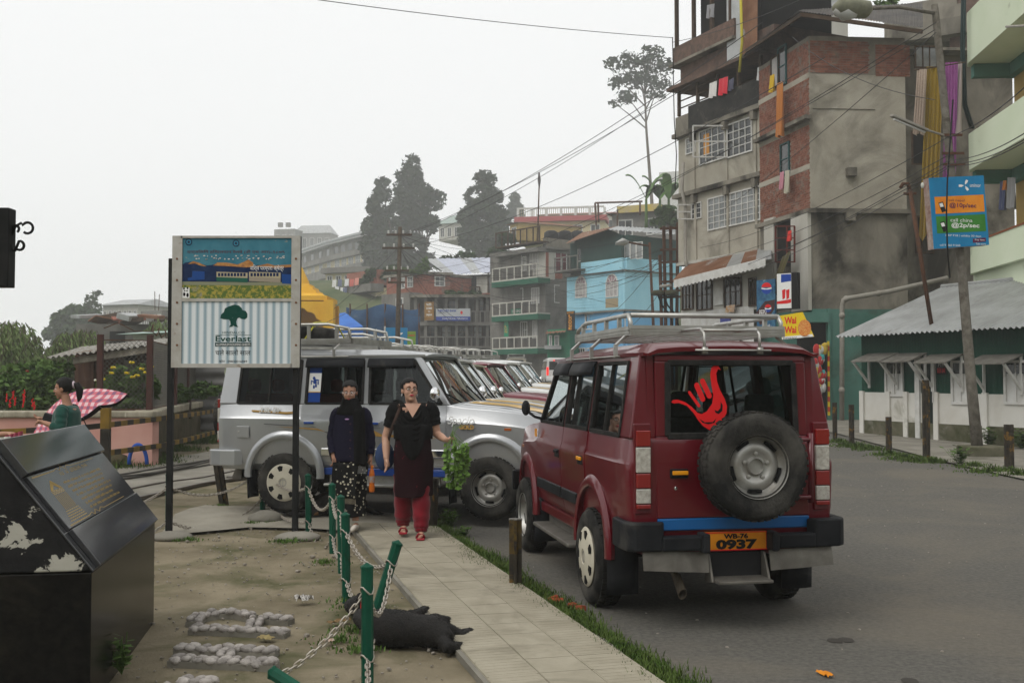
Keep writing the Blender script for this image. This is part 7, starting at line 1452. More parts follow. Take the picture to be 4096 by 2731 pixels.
DT = thing('tarpaulin', 'dark blue tarpaulin sheets hung along the street behind the pole', 'tarpaulin', P(1530, 1450, 72)*1); Fdt = Face(1385, 74, 1680, 72); q = MB(); q.grid(lambda u, v: Fdt.at(1385+295*u, 1228+12*math.sin(u*9)+(1400-1228)*v, .25*math.sin(u*14+v*3)*v+.1*math.sin(v*7)), 40, 10); q.build('sheet', M_TARPD, DT, smooth=True, fix=False)
q = MB(); [q.tube([Fdt.at(x, 1215, .1), Fdt.at(x, 1480, .1)], .06, 5) for x in (1400, 1468, 1540, 1610, 1676)]; q.build('frame', M_RUSTY, DT)
Fh = Face(1536, 64, 1634, 64); HO = thing('hoarding', 'sky blue phone hoarding with a white swirl behind the parked jeeps', 'hoarding', P(1585, 1480, 64)*1); hp = pb(Fh, 'panel', mat('sign_cyan', (.008, .17, .36)), HO, 1542, 1310, 1629, 1400, -.1, 0); pb(Fh, 'edge', M_WFR, HO, 1536, 1305, 1542, 1400, -.1, .02); ppoly(Fh, [(1585, 1340), (1600, 1331), (1612, 1330), (1608, 1337), (1596, 1341), (1588, 1341)], .02, M_WHITEINK, 'swirl_print', hp)
for x in (1548, 1622): q = MB(); q.tube([Fh.at(x, 1395, -.15), Fh.at(x, 1490, -.15)], .05, 5); q.build('leg', M_RUSTY, HO)
gp_ = pb(Fh, 'green_poster', mat('poster_green', (.12, .32, .04), (.2, .3, .03), scale=3), HO, 1629, 1325, 1662, 1400, -.1, -.02); textfit(Fh, 'DARJEELING', 1632, 1338, 1660, 1346, M_DECAL, gp_, .0, bold=.03)
# --- poles
def pole(name, base, top, r, arms, label, m=M_BARK):
 T = thing(name, label, 'pole', base, 0); q = MB(); q.tube([V(base)-V((0, 0, .3)), V(base).lerp(V(top), .5), top], [r, r*.85, r*.7], 8); q.build('shaft', m, T, smooth=True)
 for c, w, ins in arms:
  q = MB(); c = V(c); q.beam(c-V((w, .1, 0)), c+V((w, -.1, 0)), .10, .12); a = q.build('cross_arm', M_WOODD, T)
  for k in range(ins): x = -w+.1+(2*w-.2)*k/max(1, ins-1); q = MB(); q.lathe([(.03, 0), (.06, .05), (.05, .12), (.07, .16), (.02, .22)], c=c+V((x, 0, .06)), n=8); q.build('insulator', M_WFR, a, smooth=True)
 return T
Yp = 62; pole('utility_pole', P(1588, 1480, Yp), P(1600, 908, Yp), .16, [(P(1598, 940, Yp), .75, 4), (P(1595, 993, Yp), .95, 4), (P(1590, 1083, Yp), .7, 4), (P(1586, 1130, Yp), .5, 2)], 'wooden utility pole with cross arms before the brick house')
pole('street_lamp', P(2622, 1480, 56), P(2598, 970, 56), .09, [], 'thin street lamp post with a flat lamp before the blue house', M_RUSTY); q = MB(); q.tube([P(2600, 985, 56), P(2505, 968, 55.4)], .05, 6); arm_ = tag(q.build('lamp_bracket', M_RUSTY), 'long bracket arm of the thin street lamp post', 'bracket'); q = MB(); q.tube([P(2512, 970, 55.4), P(2490, 968, 55.3), P(2462, 975, 55.2)], [(.08, .12), (.16, .24), (.04, .1)], 8); q.build('lamp_head', MATS['lamp_glass'], arm_, smooth=True)
pole('flag_pole', P(2150, 960, 86), P(2158, 692, 86), .07, [], 'thin flag pole with a furled flag on the lodge roof', M_RUSTY)
q = MB(); q.tube([P(2156, 690, 86), P(2157, 720, 86), P(2157, 760, 86)], [.06, .14, .03], 6); tag(q.build('furled_flag', C_('flag', (.1, .09, .09)), smooth=True), 'dark furled flag wound round the flag pole', 'flag')
SS = thing('substation', 'cluster of rusty poles with cross arms and transformer gear', 'substation', P(2690, 1500, 47)*1)
for x0, y0, x1 in ((2655, 905, 2668), (2682, 905, 2690), (2712, 890, 2704), (2640, 1020, 2652)): q = MB(); q.tube([P(x1, 1560, 47), P(x0, y0, 47)], .075, 6); q.build('pole', M_RUSTY, SS)
for y in (915, 1000, 1050, 1128, 1165, 1190): q = MB(); q.beam(P(2640, y, 46.8), P(2735, y-4, 46.8), .08, .1); q.build('cross_arm', M_RUSTY, SS)
for x in (2632, 2685): q = MB(); q.lathe([(.001, -.12), (.3, -.1), (.34, 0), (.2, .12), (.001, .14)], c=P(x, 1172, 46.6), n=12); q.build('transformer', mat('olive_iron', (.05, .05, .03), rough=.7), SS, smooth=True)
q = MB(); [q.tube([P(x, 1180, 46.6), P(x+15, 1220, 46.6), P(x+50, 1262, 46.6), P(x+62, 1320, 46.6)], .04, 5) for x in (2632, 2655)]; q.build('cable_loop', M_BLACK, SS, smooth=True)
# --- overhead wires
wires = [((1270, 0, 30), (2690, 152, 40), .1), ((1603, 940, 62), (3200, 60, 30), .6), ((1603, 945, 62), (3050, 90, 30), .7), ((1600, 990, 62), (2700, 360, 45), .5), ((1605, 990, 62), (3300, 230, 28), .9), ((1610, 1083, 62), (3740, 120, 20), 1.2), ((1610, 1130, 62), (3745, 90, 20), 1.2), ((1600, 940, 62), (2020, 945, 80), .3), ((1600, 945, 62), (2690, 920, 47), 1.0), ((1598, 1083, 62), (2655, 1000, 47), .8), ((1598, 1085, 62), (2655, 1050, 47), .9), ((2655, 1000, 47), (3790, 550, 20), .6), ((2655, 1050, 47), (3795, 620, 20), .6), ((2690, 1128, 47), (3800, 640, 20), .5), ((2690, 1130, 47), (3805, 655, 20), .45), ((2690, 1165, 47), (3805, 665, 20), .5), ((3790, 550, 20), (4120, 330, 14), .1), ((3800, 640, 20), (4120, 520, 14), .1), ((3800, 655, 20), (4120, 545, 14), .1), ((3805, 665, 20), (4120, 555, 14), .1), ((2600, 990, 56), (2040, 1150, 80), .4), ((1590, 1130, 62), (1205, 1330, 40), .2), ((1590, 993, 62), (1330, 1240, 58), .1), ((2690, 170, 42), (3330, -60, 30), .2), ((1610, 1090, 62), (2268, 1060, 79), .5), ((1975, 1190, 70), (2690, 1060, 47), .4), ((2000, 1300, 75), (1580, 1240, 62), .3), ((2600, 1010, 56), (3745, 130, 20), .5), ((3170, 150, 30), (3740, 400, 20), .3)]
rwq = random.Random(5); wires += [((1600, rwq.choice((940, 992, 1084, 1131)), 62), (rwq.uniform(1700, 2620), rwq.uniform(960, 1300), rwq.uniform(70, 80)), rwq.uniform(.2, .9)) for _ in range(12)]+[((2660, rwq.uniform(1000, 1180), 47), (rwq.uniform(2020, 2500), rwq.uniform(1000, 1350), 74), .5) for _ in range(6)]
def wlab(a, b):
 def w(p):
  x, y, _ = p
  if 1585 < x < 1615: return 'wooden pole '+('top' if y < 960 else 'second' if y < 1000 else 'third' if y < 1100 else 'lowest')+' arm'
  if 2640 < x < 2695 and 900 < y < 1200: return 'substation '+('top' if y < 960 else 'upper arm' if y < 1020 else 'middle arm' if y < 1100 else 'lower arm')
  if 3735 < x < 3810: return 'leaning pole '+('top' if y < 200 else 'tube lamp' if y < 560 else 'above sign' if y < 645 else 'close over sign')
  return 'right edge' if x > 4000 else 'thin street lamp' if 2595 < x < 2605 else 'picture top' if y < 10 else 'brick house roof' if 3190 < x < 3400 else 'upper roof edge' if y < 400 else 'far house front' if x > 1900 else 'yellow gate'
 return ('overhead wire from '+w(a)+' to '+w(b)).replace(',', '')
for i, (a, b, sag) in enumerate(wires):
 A, B = P(*a), P(*b); q = MB(); n = 14; q.tube([A.lerp(B, k/n)-V((0, 0, 4*sag*(k/n)*(1-k/n))) for k in range(n+1)], .012 if min(a[2], b[2]) > 25 else .008, 4, cap=False); tag(q.build('overhead_wire', mat('wire', (.05, .05, .05), rough=.6), smooth=True), wlab(a, b), 'wire', 'overhead wires')
# ================================================================ MARKINGS AND LOAD OF THE SILVER JEEP ONLY (its right side faces us)
def sx_(z, y): return (sidex(z, y)+.011)*.97
def sd(poly, m, name, par=None, o=0):
 q = MB(); k = len(poly); q.add([(sx_(z, y)+o, y, zmap(z)) for y, z in poly], [tuple(range(k))]); return q.build(name, m, par or SILVER, fix=False)
M_ORG = mat('decal_ochre', (.42, .25, .07), rough=.4); M_GRYD = mat('decal_grey', (.12, .12, .13), rough=.4)
for poly, m in (([(-.42, 1.12), (-.42, 1.10), (.02, 1.075), (.12, 1.085), (.16, 1.12), (.10, 1.105), (.02, 1.10)], M_ORG), ([(-.25, .965), (.20, .945), (.20, .935), (-.25, .955)], M_GRYD), ([(-.10, .93), (.40, .90), (.52, .88), (.42, .915), (.20, .925)], M_ORG), ([(.95, .93), (1.05, .93), (1.2, .86), (1.7, .835), (1.9, .82), (1.2, .83), (1.1, .84), (1.02, .90)], M_ORG), ([(.5, .88), (.95, .86), (1.02, .83), (.55, .86)], M_GRYD)): sd(poly, m, 'side_decal', None, .003)
text('3.0L Di', .085, (sx_(1.09, -.2)+.006, -.2, zmap(1.092)), (0, 1, 0), (0, 0, 1), M_WHITEINK, SILVER, shear=.3, bold=.002); text('Spacio', .12, (sx_(.95, 2.2)+.008, 2.13, zmap(.985)), (0, 1, 0), (0, 0, 1), M_WHITEINK, SILVER, shear=.3); text('GOLD', .06, (sx_(.95, 2.2)+.008, 2.2, zmap(.93)), (0, 1, 0), (0, 0, 1), M_ORG, SILVER, bold=.003)
q = MB(); q.hexa([(sx_(z, y)+o, y, zmap(z)) for z in (.80, .93) for y, o in ((-.60, 0), (-.44, 0), (-.44, .006), (-.60, .006))]); ff = q.build('fuel_flap', M_SILVER, SILVER, bevel=.006); q = MB(); q.lathe([(.012, 0), (.012, .004), (.001, .005)], c=(sx_(.86, -.6)+.006, -.575, zmap(.865)), axis=(1, 0, 0), n=10); q.build('lock', M_RIM, ff)
def wpan(y0, y1, z0, z1, m, name, par, o=.004): q = MB(); q.add([((gxz(z)-.012)*.97+o, y, zmap(z)) for y, z in ((y0, z0), (y1, z0), (y1, z1), (y0, z1))], [(0, 1, 2, 3)]); return q.build(name, m, par, fix=False)
lion = wpan(.27, .42, 1.21, 1.66, M_BLUE2, 'window_sticker', SILVER); wpan(.27, .42, 1.33, 1.55, M_WHITEINK, 'sticker_field', lion, .006); wpan(.27, .42, 1.325, 1.335, M_GOLD, 'sticker_line', lion, .007)
rn = random.Random(9); q = MB()
for y, z, a, b in ((.345, 1.44, .022, .05), (.33, 1.49, .018, .022), (.36, 1.40, .012, .035), (.335, 1.385, .012, .03), (.37, 1.47, .025, .008), (.315, 1.455, .02, .008), (.385, 1.43, .008, .04), (.30, 1.43, .006, .045)): q.add([((gxz(z)-.012)*.97+.0085, y+a*math.cos(t*.785), zmap(z+b*math.sin(t*.785))) for t in range(8)], [tuple(range(8))])
stuff(q.build('lion_print', M_BLUE2, lion, fix=False))
TR = thing('tyre_load', 'black spare tyre lashed on the silver jeep roof rack with yellow rope', 'tyre', SILVER.location, SILVER.rotation_euler.z, None, True); q = MB(); c = V((.1, -.05, 2.08)); q.lathe([(.19, -.085), (.235, -.10), (.30, -.108), (.335, -.08), (.345, 0), (.335, .08), (.30, .108), (.235, .10), (.19, .085), (.19, -.085)], c=c, axis=(0, .12, 1), n=36); q.build('rubber', M_TYRE, TR, smooth=True)
for y in (-.3, .2): q = MB(); q.tube([(.60, y-.05, 2.0), (.40, y, 2.21), (.1, y, 2.22), (-.2, y, 2.21), (-.5, y, 2.0)], .010, 5); q.ball((.45, y, 2.18), .03, 6, 5); q.build('rope', mat('rope_yellow', (.45, .42, .05), rough=.8), TR, smooth=True)
# ================================================================ PINK WALL AND RAILWAY FENCE (left)
M_PINK = mat('wall_pink', (.46, .24, .20), (.52, .30, .25), scale=1.1, rough=.9, c3=(.36, .22, .18), m3=(.58, .75), s3=.8)
M_COPE = mat('coping', (.34, .31, .24), (.22, .20, .15), scale=2.5, rough=.95, bump=.4, c3=(.48, .45, .36), m3=(.6, .66), s3=2, stretch=(2, 2, .4))
M_WALLM = mat('wall_mossy', (.05, .042, .022), (.09, .075, .045), scale=1.8, rough=.95, c3=(.035, .04, .015), m3=(.5, .65), s3=1.5, bump=.3)
WP = thing('roadside_wall', 'low pink plastered wall with a weathered pale coping', 'wall', P(400, 1860, 19.2)); FP = Face(-700, 19.2, 612, 19.2); ub(FP, 'plaster', M_PINK, WP, 0, FP.len, -.3, .94, -.35, 0); ub(FP, 'coping', M_COPE, WP, 0, FP.len+.04, .94, 1.06, -.4, .06, .03)
pv = [(628, 19.5), (645, 20.4), (700, 22.6), (770, 25.6), (840, 29), (900, 33)]; W2 = thing('curved_wall', 'dark mossy curved retaining wall beside the railway', 'wall', P(640, 1800, 20.3))
pts = [V((P(x, HZ, y).x, y, 0)) for x, y in pv]; q = MB(); q2 = MB()
for (mb_2, z0, z1, o0, o1) in ((q, -.3, .92, .0, -.35), (q2, .92, 1.07, .07, -.4)):
 rg = []
 for i, p in enumerate(pts):
  t = (pts[min(i+1, len(pts)-1)]-pts[max(0, i-1)]).normalized(); n_ = V((t.y, -t.x, 0)); g = gz(p.x, p.y)*.5; rg.append([p+n_*o0+V((0, 0, z0)), p+n_*o0+V((0, 0, z1+.0)), p+n_*o1+V((0, 0, z1)), p+n_*o1+V((0, 0, z0))])
 mb_2.loft(rg)
q.build('wall_body', M_WALLM, W2); q2.build('coping', M_COPE, W2, bevel=.03)
# striped barrier: two rails on posts
M_BY = mat('barrier_yellow', (.22, .13, .02), (.14, .09, .02), scale=4, rough=.7); M_BK = mat('barrier_black', (.018, .016, .013), (.04, .034, .025), scale=4, rough=.7)
BR = thing('railway_barrier', 'rusty black and yellow striped barrier before the pink wall', 'barrier', G(424, 1926)); bpts = [(-100, 1732, 1850, 16.2), (310, 1712, 1826, 16.4), (424, 1700, 1812, 16.6), (640, 1674, 1782, 19.5), (760, 1658, 1755, 22), (880, 1640, 1722, 26)]
for row in (1, 2):
 pp_ = [P(b[0], b[row], b[3]) for b in bpts]; q = MB(); k = 0
 for a, b in zip(pp_, pp_[1:]):
  L = (b-a).length; m_ = max(1, round(L/.34))
  for i in range(m_): q.m(k % 2); q.beam(a.lerp(b, i/m_), a.lerp(b, (i+1)/m_), .05, .085); k += 1
 q.build('rail', [M_BK, M_BY], BR)
for x, y0, Y in ((424, 1632, 16.5), (-60, 1640, 16.1)): q = MB(); p = P(x, y0, Y); q.m(1); q.box(p.x-.07, p.x+.07, p.y-.05, p.y+.05, p.z-.32, p.z); q.m(0); q.box(p.x-.07, p.x+.07, p.y-.05, p.y+.05, -.1, p.z-.32); q.build('post', [M_BK, M_BY], BR, bevel=.006)
# blue hose, rock
q = MB(); q.tube([P(520+32+36*math.cos(R(a)), 1856-78*math.sin(R(a)), 18.6) for a in range(0, 181, 12)], .035, 7); tag(q.build('hose', mat('hose_blue', (.02, .07, .30), rough=.5), smooth=True), 'blue hose arched out of the ground before the pink wall', 'hose')
lump('boulder', G(462, 1868), (.26, .2, .22), 'dark stone at the foot of the pink wall', 'rock', M_WALLM, None, 6)
# chain-link fence on the wall
CF = thing('chain_link_fence', 'wire mesh fence with rusty posts above the pink wall', 'fence', P(612, 1640, 19.6)); fz0, fz1 = 1.06, 2.35
fl_ = [V((P(400, HZ, 19.4).x, 19.4, 0))]+[p+V((-.15, .05, 0)) for p in pts]
for i, p in enumerate((fl_[0], fl_[1], fl_[3]+V((0, .4, 0)), fl_[4], fl_[6])): q = MB(); q.box(p.x-.05, p.x+.05, p.y-.04, p.y+.04, .9, fz1+.1); q.build('post', mat('post_rust', (.07, .03, .025), (.05, .03, .025), scale=6, rough=.8), CF)
q = MB(); d_ = .085; arc = [0]
for a, b in zip(fl_, fl_[1:]): arc.append(arc[-1]+(b-a).length)
def onf(s_):
 for (a, b), (sa, sb) in zip(zip(fl_, fl_[1:]), zip(arc, arc[1:])):
  if s_ <= sb: return a.lerp(b, max(0, (s_-sa)/(sb-sa)))
 return fl_[-1]
h_ = fz1-fz0; s_ = -h_
while s_ < arc[-1]:
 for sg in (1, -1):
  x0, x1 = (s_, s_+h_) if sg > 0 else (s_+h_, s_); a = max(0, min(arc[-1], x0)); b = max(0, min(arc[-1], x1))
  if abs(b-a) > .05:
   t0, t1 = abs(a-x0)/h_, abs(b-x0)/h_; n_ = 4; q.tube([onf(a+(b-a)*k/n_)+V((0, 0, fz0+h_*(t0+(t1-t0)*k/n_))) for k in range(n_+1)], .0042, 3, cap=False)
 s_ += d_
stuff(q.build('wire_mesh', mat('wire_mesh', (.12, .115, .10), rough=.6, metal=.4), CF, fix=False))
for z in (fz0+.02, fz1): q = MB(); q.tube([onf(arc[-1]*k/20)+V((0, 0, z)) for k in range(21)], .012, 4); q.build('line_wire', M_RUSTY, CF)
q = MB(); rz2 = random.Random(6); q.tube([onf(arc[-1]*k/46)+V((0, 0, fz1+.22+.10*math.sin(k*1.9)))+V((0, .15*math.cos(k*1.9), 0)) for k in range(47)], .01, 4); q.build('barbed_wire', M_RUSTY, CF)
# open shed with a long tin roof
SH = thing('garden_shed', 'open garden shed with a long rusty tin roof behind the mesh fence', 'shed', P(560, 1620, 26)*1)
a, b, c, d = P(185, 1432, 23.5), P(720, 1366, 22.5), P(760, 1345, 28), P(330, 1388, 29); sheets(SH, a, b, c, d, mat('tin_weathered', (.30, .29, .26), (.20, .18, .15), scale=1.4, rough=.7, metal=.2, c3=(.13, .07, .04), m3=(.58, .66), s3=1.2), 7, pitch=.15, amp=.025)
q = MB(); q.beam(a+V((.6, .05, -.06)), b+V((0, .05, -.06)), .08, .14); q.build('eave_beam', mat('beam_pale', (.34, .31, .26), (.16, .14, .11), scale=3, rough=.9), SH)
Fsh = Face(300, 28, 900, 27); pb(Fsh, 'back_wall', mat('boards_brown', (.05, .025, .018), (.08, .045, .03), scale=2, rough=.9, stretch=(4, 4, .4)), SH, 300, 1395, 470, 1680, -.1, 0); uA, zA2 = Fsh.uz(470, 1440); uB, _ = Fsh.uz(900, 1440); q = MB(); q.grid(lambda u, v: Fsh.pt(uA+(uB-uA)*u, .3+v*(zA2-.3), .03*math.sin(v*40)), 2, 160); q.build('shutter_wall', mat('sheet_grey', (.12, .12, .115), (.18, .175, .165), scale=1, rough=.6), SH, smooth=True, fix=False); pb(Fsh, 'dark_gap', M_INNERSHADE, SH, 470, 1380, 900, 1440, -.3, -.1)
for x in (390, 480, 560, 640): q = MB(); p = P(x, 1500, 24.2); q.box(p.x-.06, p.x+.06, p.y-.06, p.y+.06, .2, P(x, 1410-(x-390)*.11, 24.2).z); q.build('post', M_WOODD, SH)
# ================================================================ GARDEN PLANTS
tree('shrub', P(90, 1660, 22), pblobs(22, [(60, 1560, 110, 70), (180, 1520, 70, 60), (20, 1600, 70, 60), (240, 1560, 60, 70), (130, 1610, 90, 40), (300, 1590, 50, 50), (60, 1500, 60, 50)]), 11000, .075, M_LEAF, 'dark leafy shrub behind the pink wall with red blooms', P(90, 1560, 22), .05, seed=31, cat='bush')
tree('shrub', P(170, 1640, 23.5), pblobs(23.5, [(170, 1480, 80, 45), (250, 1490, 50, 45), (100, 1500, 60, 40)]), 4500, .075, M_LEAF, 'bright green leafy shrub under the shed roof corner', P(170, 1490, 23.5), .05, seed=32, cat='bush')
tree('rose_bush', P(480, 1640, 20.4), pblobs(20.4, [(450, 1560, 60, 60), (530, 1540, 70, 65), (590, 1560, 50, 60), (400, 1590, 40, 40), (520, 1610, 80, 25), (470, 1500, 45, 40), (570, 1495, 45, 35)]), 8000, .08, M_LEAF, 'rose bush with yellow blooms behind the wire mesh', P(500, 1550, 20.4), .03, seed=33, cat='bush')
tree('hedge_plant', P(760, 1620, 24), pblobs(24, [(720, 1570, 60, 40), (800, 1560, 60, 35), (860, 1555, 40, 30), (680, 1590, 40, 30)]), 3500, .07, M_LEAF, 'low leafy plants beyond the curved wall coping', P(760, 1580, 24), .03, seed=34, cat='bush')
M_ROSE = mat('petal_yellow', (.75, .60, .03), (.70, .50, .02), scale=40, rough=.6); M_REDF = mat('petal_red', (.55, .015, .02), rough=.6); M_WHF = mat('petal_white', (.7, .7, .6), rough=.6)
def bloom(px, py, Y, m, r, name, label, grp, spike=False):
 T = thing(name, label, 'flower', P(px, py, Y), 0, grp); rn = random.Random(px); c = P(px, py, Y)
 if spike:
  for k in range(9): q = MB(); q.ball(c+V((rn.uniform(-.015, .015), 0, .017*(k-4))), (.018-.001*k, .018, .013), 6, 4); q.build('floret', m, T, smooth=True)
 else:
  for k in range(7): a = k*2.4; q = MB(); rr = r*(1-.08*k); q.ball(c+V((math.cos(a)*rr*.45, math.sin(a)*rr*.45-.01, rr*.15*math.sin(k))), (rr*.6, rr*.6, rr*.42), 6, 4); q.build('petal', m, T, smooth=True)
 q = MB(); q.tube([c, c-V((0, -.02, .25))], .006, 4); q.build('stalk', M_LEAF, T)
for i, (x, y) in enumerate(((526, 1450), (566, 1476), (548, 1502), (506, 1492), (530, 1508), (603, 1466), (446, 1492), (410, 1516), (398, 1546), (452, 1470), (583, 1490))): bloom(x, y, 20.0, M_ROSE, .062, 'rose', 'yellow rose blooming behind the wire mesh fence', 'yellow roses behind the mesh')
bloom(384, 1521, 20.0, M_WHF, .05, 'rose', 'single white rose among the yellow ones', None)
for i, (x, y) in enumerate(((28, 1590), (52, 1580), (60, 1605), (95, 1590), (98, 1575), (92, 1612), (130, 1610), (138, 1622), (40, 1612))): bloom(x, y, 19.6, M_REDF, .05, 'salvia', 'spike of red salvia blooms over the pink wall', 'red salvia spikes over the pink wall', True)
for i, (x, y) in enumerate(((82, 1475), (110, 1484))): bloom(x, y, 22.5, M_REDF, .06, 'red_bloom', ['upper', 'lower'][i]+' of two round red blooms on the left shrub', 'red blooms on the shrub')
def willow(name, base, px0, px1, ytop, ybot, Y, n, label, seed, m=M_LEAFY):
 rn = random.Random(seed); T = thing(name, label, 'tree', base); q = MB(); st = MB(); base = V(base)
 for k in range(n):
  x = rn.uniform(px0, px1); t = 1-abs((x-(px0+px1)/2)/((px1-px0)/2))**2; y = ybot-(ybot-ytop)*(.25+.75*t)*rn.uniform(.35, 1); Yk = Y+rn.uniform(-2, 2); tip = P(x, y, Yk); a = rn.random()*6.28; L = rn.uniform(.8, 2.0); o = V((math.cos(a)*L*.5, math.sin(a)*L*.5, 0)); pts_ = [tip+V((0, 0, -.5)), tip+o*.3, tip+o*.7+V((0, 0, -.35*L)), tip+o+V((0, 0, -L))]
  st.tube(pts_, .012, 3)
  for i in range(22):
   u = rn.random()*2.99; j = int(u); c = pts_[j].lerp(pts_[j+1], u-j); d_ = V((rn.gauss(0, .5), rn.gauss(0, .5), -1)).normalized(); b = d_.orthogonal().normalized()*.03; q.add([c, c+d_*.1+b, c+d_*.22, c+d_*.1-b], [(0, 1, 2, 3)])
 stuff(q.build('crown', m, T, fix=False)); st.tube([base, base.lerp(P((px0+px1)/2, ytop+(ybot-ytop)*.4, Y), .6), P((px0+px1)/2, ytop+(ybot-ytop)*.3, Y)], [.2, .14, .03], 7); st.build('trunk', M_BARK, T)
willow('willow_tree', P(90, 1560, 34), -80, 190, 1270, 1560, 34, 300, 'wispy pale green willow at the left edge in the mist', 41); willow('willow_tree', P(320, 1520, 38), 170, 470, 1310, 1480, 38, 330, 'drooping green willow behind the garden shed', 42); willow('willow_tree', P(630, 1400, 48), 590, 700, 1270, 1360, 48, 50, 'thin sapling shoots before the greenish roof', 43)
tree('misty_tree', P(330, 1450, 145), pblobs(145, [(320, 1260, 70, 45), (260, 1290, 60, 50), (370, 1240, 40, 35), (390, 1175, 22, 14), (360, 1200, 25, 20), (230, 1340, 60, 40), (310, 1330, 80, 50), (390, 1300, 40, 50)]), 6500, .5, M_LEAFK, 'rounded misty tree on the skyline left of the far house', P(320, 1260, 145), .4, seed=44)
# misty houses on the far ridge
far_house('ridge_house', 'pale misty house with a grey roof on the left ridge', 408, 548, 150, 1222, 1320, 30, M_PLASTW, M_TIN, 1, 7, hip=.02); far_house('ridge_block', 'low misty block with aerials on the left ridge', 560, 646, 125, 1245, 1320, 0, M_GREYC, M_TIN, 1, 4)
for i, x in enumerate((620, 634)): q = MB(); q.tube([P(x, 1245, 125), P(x+(4 if i else -1), 1165+i*12, 125)], .05, 4); tag(q.build('aerial', M_RUSTY), ['taller', 'shorter'][i]+' thin aerial on the misty ridge block', 'aerial', 'aerials on the ridge block')
far_house('green_roof_shed', 'shed with a pale green roof left of the signboard', 530, 760, 46, 1338, 1400, 48, M_PLASTW, mat('tin_mint', (.30, .40, .36), rough=.5), 0, 0, hip=.04)
q = MB(); rq = random.Random(3)
SHK = thing('shanty_roofs', 'jumble of rusty shanty roofs and boards below the ridge house', 'shack', P(480, 1320, 58)*1)
for k in range(16):
 x, y = rq.uniform(345, 640), rq.uniform(1262, 1300); q = MB(); q.cbox(P(x, y, 58+rq.uniform(-2, 2)), (rq.uniform(.6, 1.8), rq.uniform(.5, 1.2), rq.uniform(.05, .3)), Euler((rq.uniform(-.3, .3), rq.uniform(-.25, .25), rq.random()*3))); q.build('roof_board', [M_TINR, M_WOODD, M_TIN, M_BRICKF][k % 4], SHK)
q = MB(); p = P(500, 1300, 58); q.box(P(335, 1300, 58).x, P(650, 1300, 58).x, 57, 61, p.z-3.5, p.z); q.build('wall', M_GREYC, SHK); pbx = Face(300, 57, 660, 57); pb(pbx, 'dark_opening', M_INNERSHADE, SHK, 440, 1325, 500, 1400, -.1, .05)
# ================================================================ PEOPLE
M_SKIN = mat('skin', (.36, .19, .12), (.32, .16, .10), scale=12, rough=.55, obj=True, spec=.35); M_SKIN2 = mat('skin_fair', (.44, .26, .18), (.40, .22, .15), scale=12, rough=.5, obj=True, spec=.35)
M_HAIR = mat('hair_black', (.005, .0045, .0045), (.010, .009, .008), scale=40, rough=.65, spec=.15, obj=True, stretch=(1, 1, .2)); M_HAIRG = mat('hair_greying', (.007, .007, .007), (.022, .021, .02), scale=50, rough=.7, spec=.15, obj=True)
M_EYEW = mat('eye_white', (.6, .58, .55), rough=.2); M_IRIS = mat('iris', (.015, .008, .005), rough=.15); M_LIP = mat('lips', (.30, .06, .06), rough=.4)
def remesh(mb, name, m, par, vox=.008, smooth=3):
 me = mb.mesh(name, m); o = bpy.data.objects.new(name, me); COL.objects.link(o); r = o.modifiers.new('r', 'REMESH'); r.mode = 'VOXEL'; r.voxel_size = vox; s = o.modifiers.new('s', 'SMOOTH'); s.factor = .5; s.iterations = smooth
 dg = bpy.context.evaluated_depsgraph_get(); dg.update(); n = bpy.data.meshes.new_from_object(o.evaluated_get(dg)); n.name = name; n.polygons.foreach_set('use_smooth', [True]*len(n.polygons)); bpy.data.objects.remove(o)
 if not n.materials: n.materials.append(m)
 return link(name, n, par)
def hand(mb, w, d, pn, side, curl=.5, s=1.0):
 """w wrist, d pointing along the fingers, pn palm normal, side = +1/-1 which way the thumb goes"""
 w, d, pn = V(w), V(d).normalized(), V(pn).normalized(); pn = (pn-d*pn.dot(d)).normalized(); l = d.cross(pn)*side
 mb.tube([w-d*.03, w+d*.01, w+d*.05*s, w+d*.085*s], [(.022*s, .026*s), (.024*s, .030*s), (.017*s, .041*s), (.014*s, .038*s)] if abs(d.orthogonal().normalized().dot(pn)) > .5 else [(.026*s, .024*s), (.03*s, .024*s), (.036*s, .02*s), (.034*s, .016*s)], 10)
 for i, L in enumerate((.068, .076, .070, .055)):
  p = w+d*(.082-.006*abs(i-1))*s+l*(.030-.0195*i)*s; a = curl*(.5+.1*i); pts = [p-d*.01]; dd = d
  for k in (.42, .33, .25):
   dd = (Matrix.Rotation(-a*1.0, 3, d.cross(pn)) @ dd).normalized(); dd2 = dd if dd.dot(pn) > -.2 else dd; p = p+dd2*L*k*s; pts.append(p)
  mb.tube(pts, [.0095*s, .009*s, .0085*s, .0065*s], 7)
 p = w+d*.025*s+l*.028*s; t = (d*.7+l*.7+pn*.25).normalized(); mb.tube([w+d*.01*s+l*.01*s, p, p+t*.03*s, p+(t+d*.35+pn*.3*curl).normalized()*.055*s], [.014*s, .0125*s, .011*s, .008*s], 7)
def head(mb, c, fwd, up, s=1.0):
 M = headM(c, fwd, up, s); q = MB()
 q.ball((0, -.012, .032), (.073, .090, .082), 16, 10); q.ball((0, .028, -.03), (.059, .056, .080), 14, 10); q.ball((0, .056, -.088), (.028, .024, .022), 10, 7)
 for x in (-1, 1): q.ball((x*.034, .052, -.028), (.026, .028, .028), 10, 7); q.ball((x*.074, -.004, -.008), (.010, .020, .031), 8, 6); q.ball((x*.028, .068, .030), (.024, .014, .008), 8, 6)
 q.tube([(0, .080, .022), (0, .094, -.002), (0, .104, -.020)], [.008, .010, .013], 8); q.ball((0, .098, -.022), (.017, .012, .010), 8, 6); q.ball((0, .080, -.054), (.022, .010, .012), 8, 6)
 mb.add([M @ V(p) for p in q.v], q.f); return M
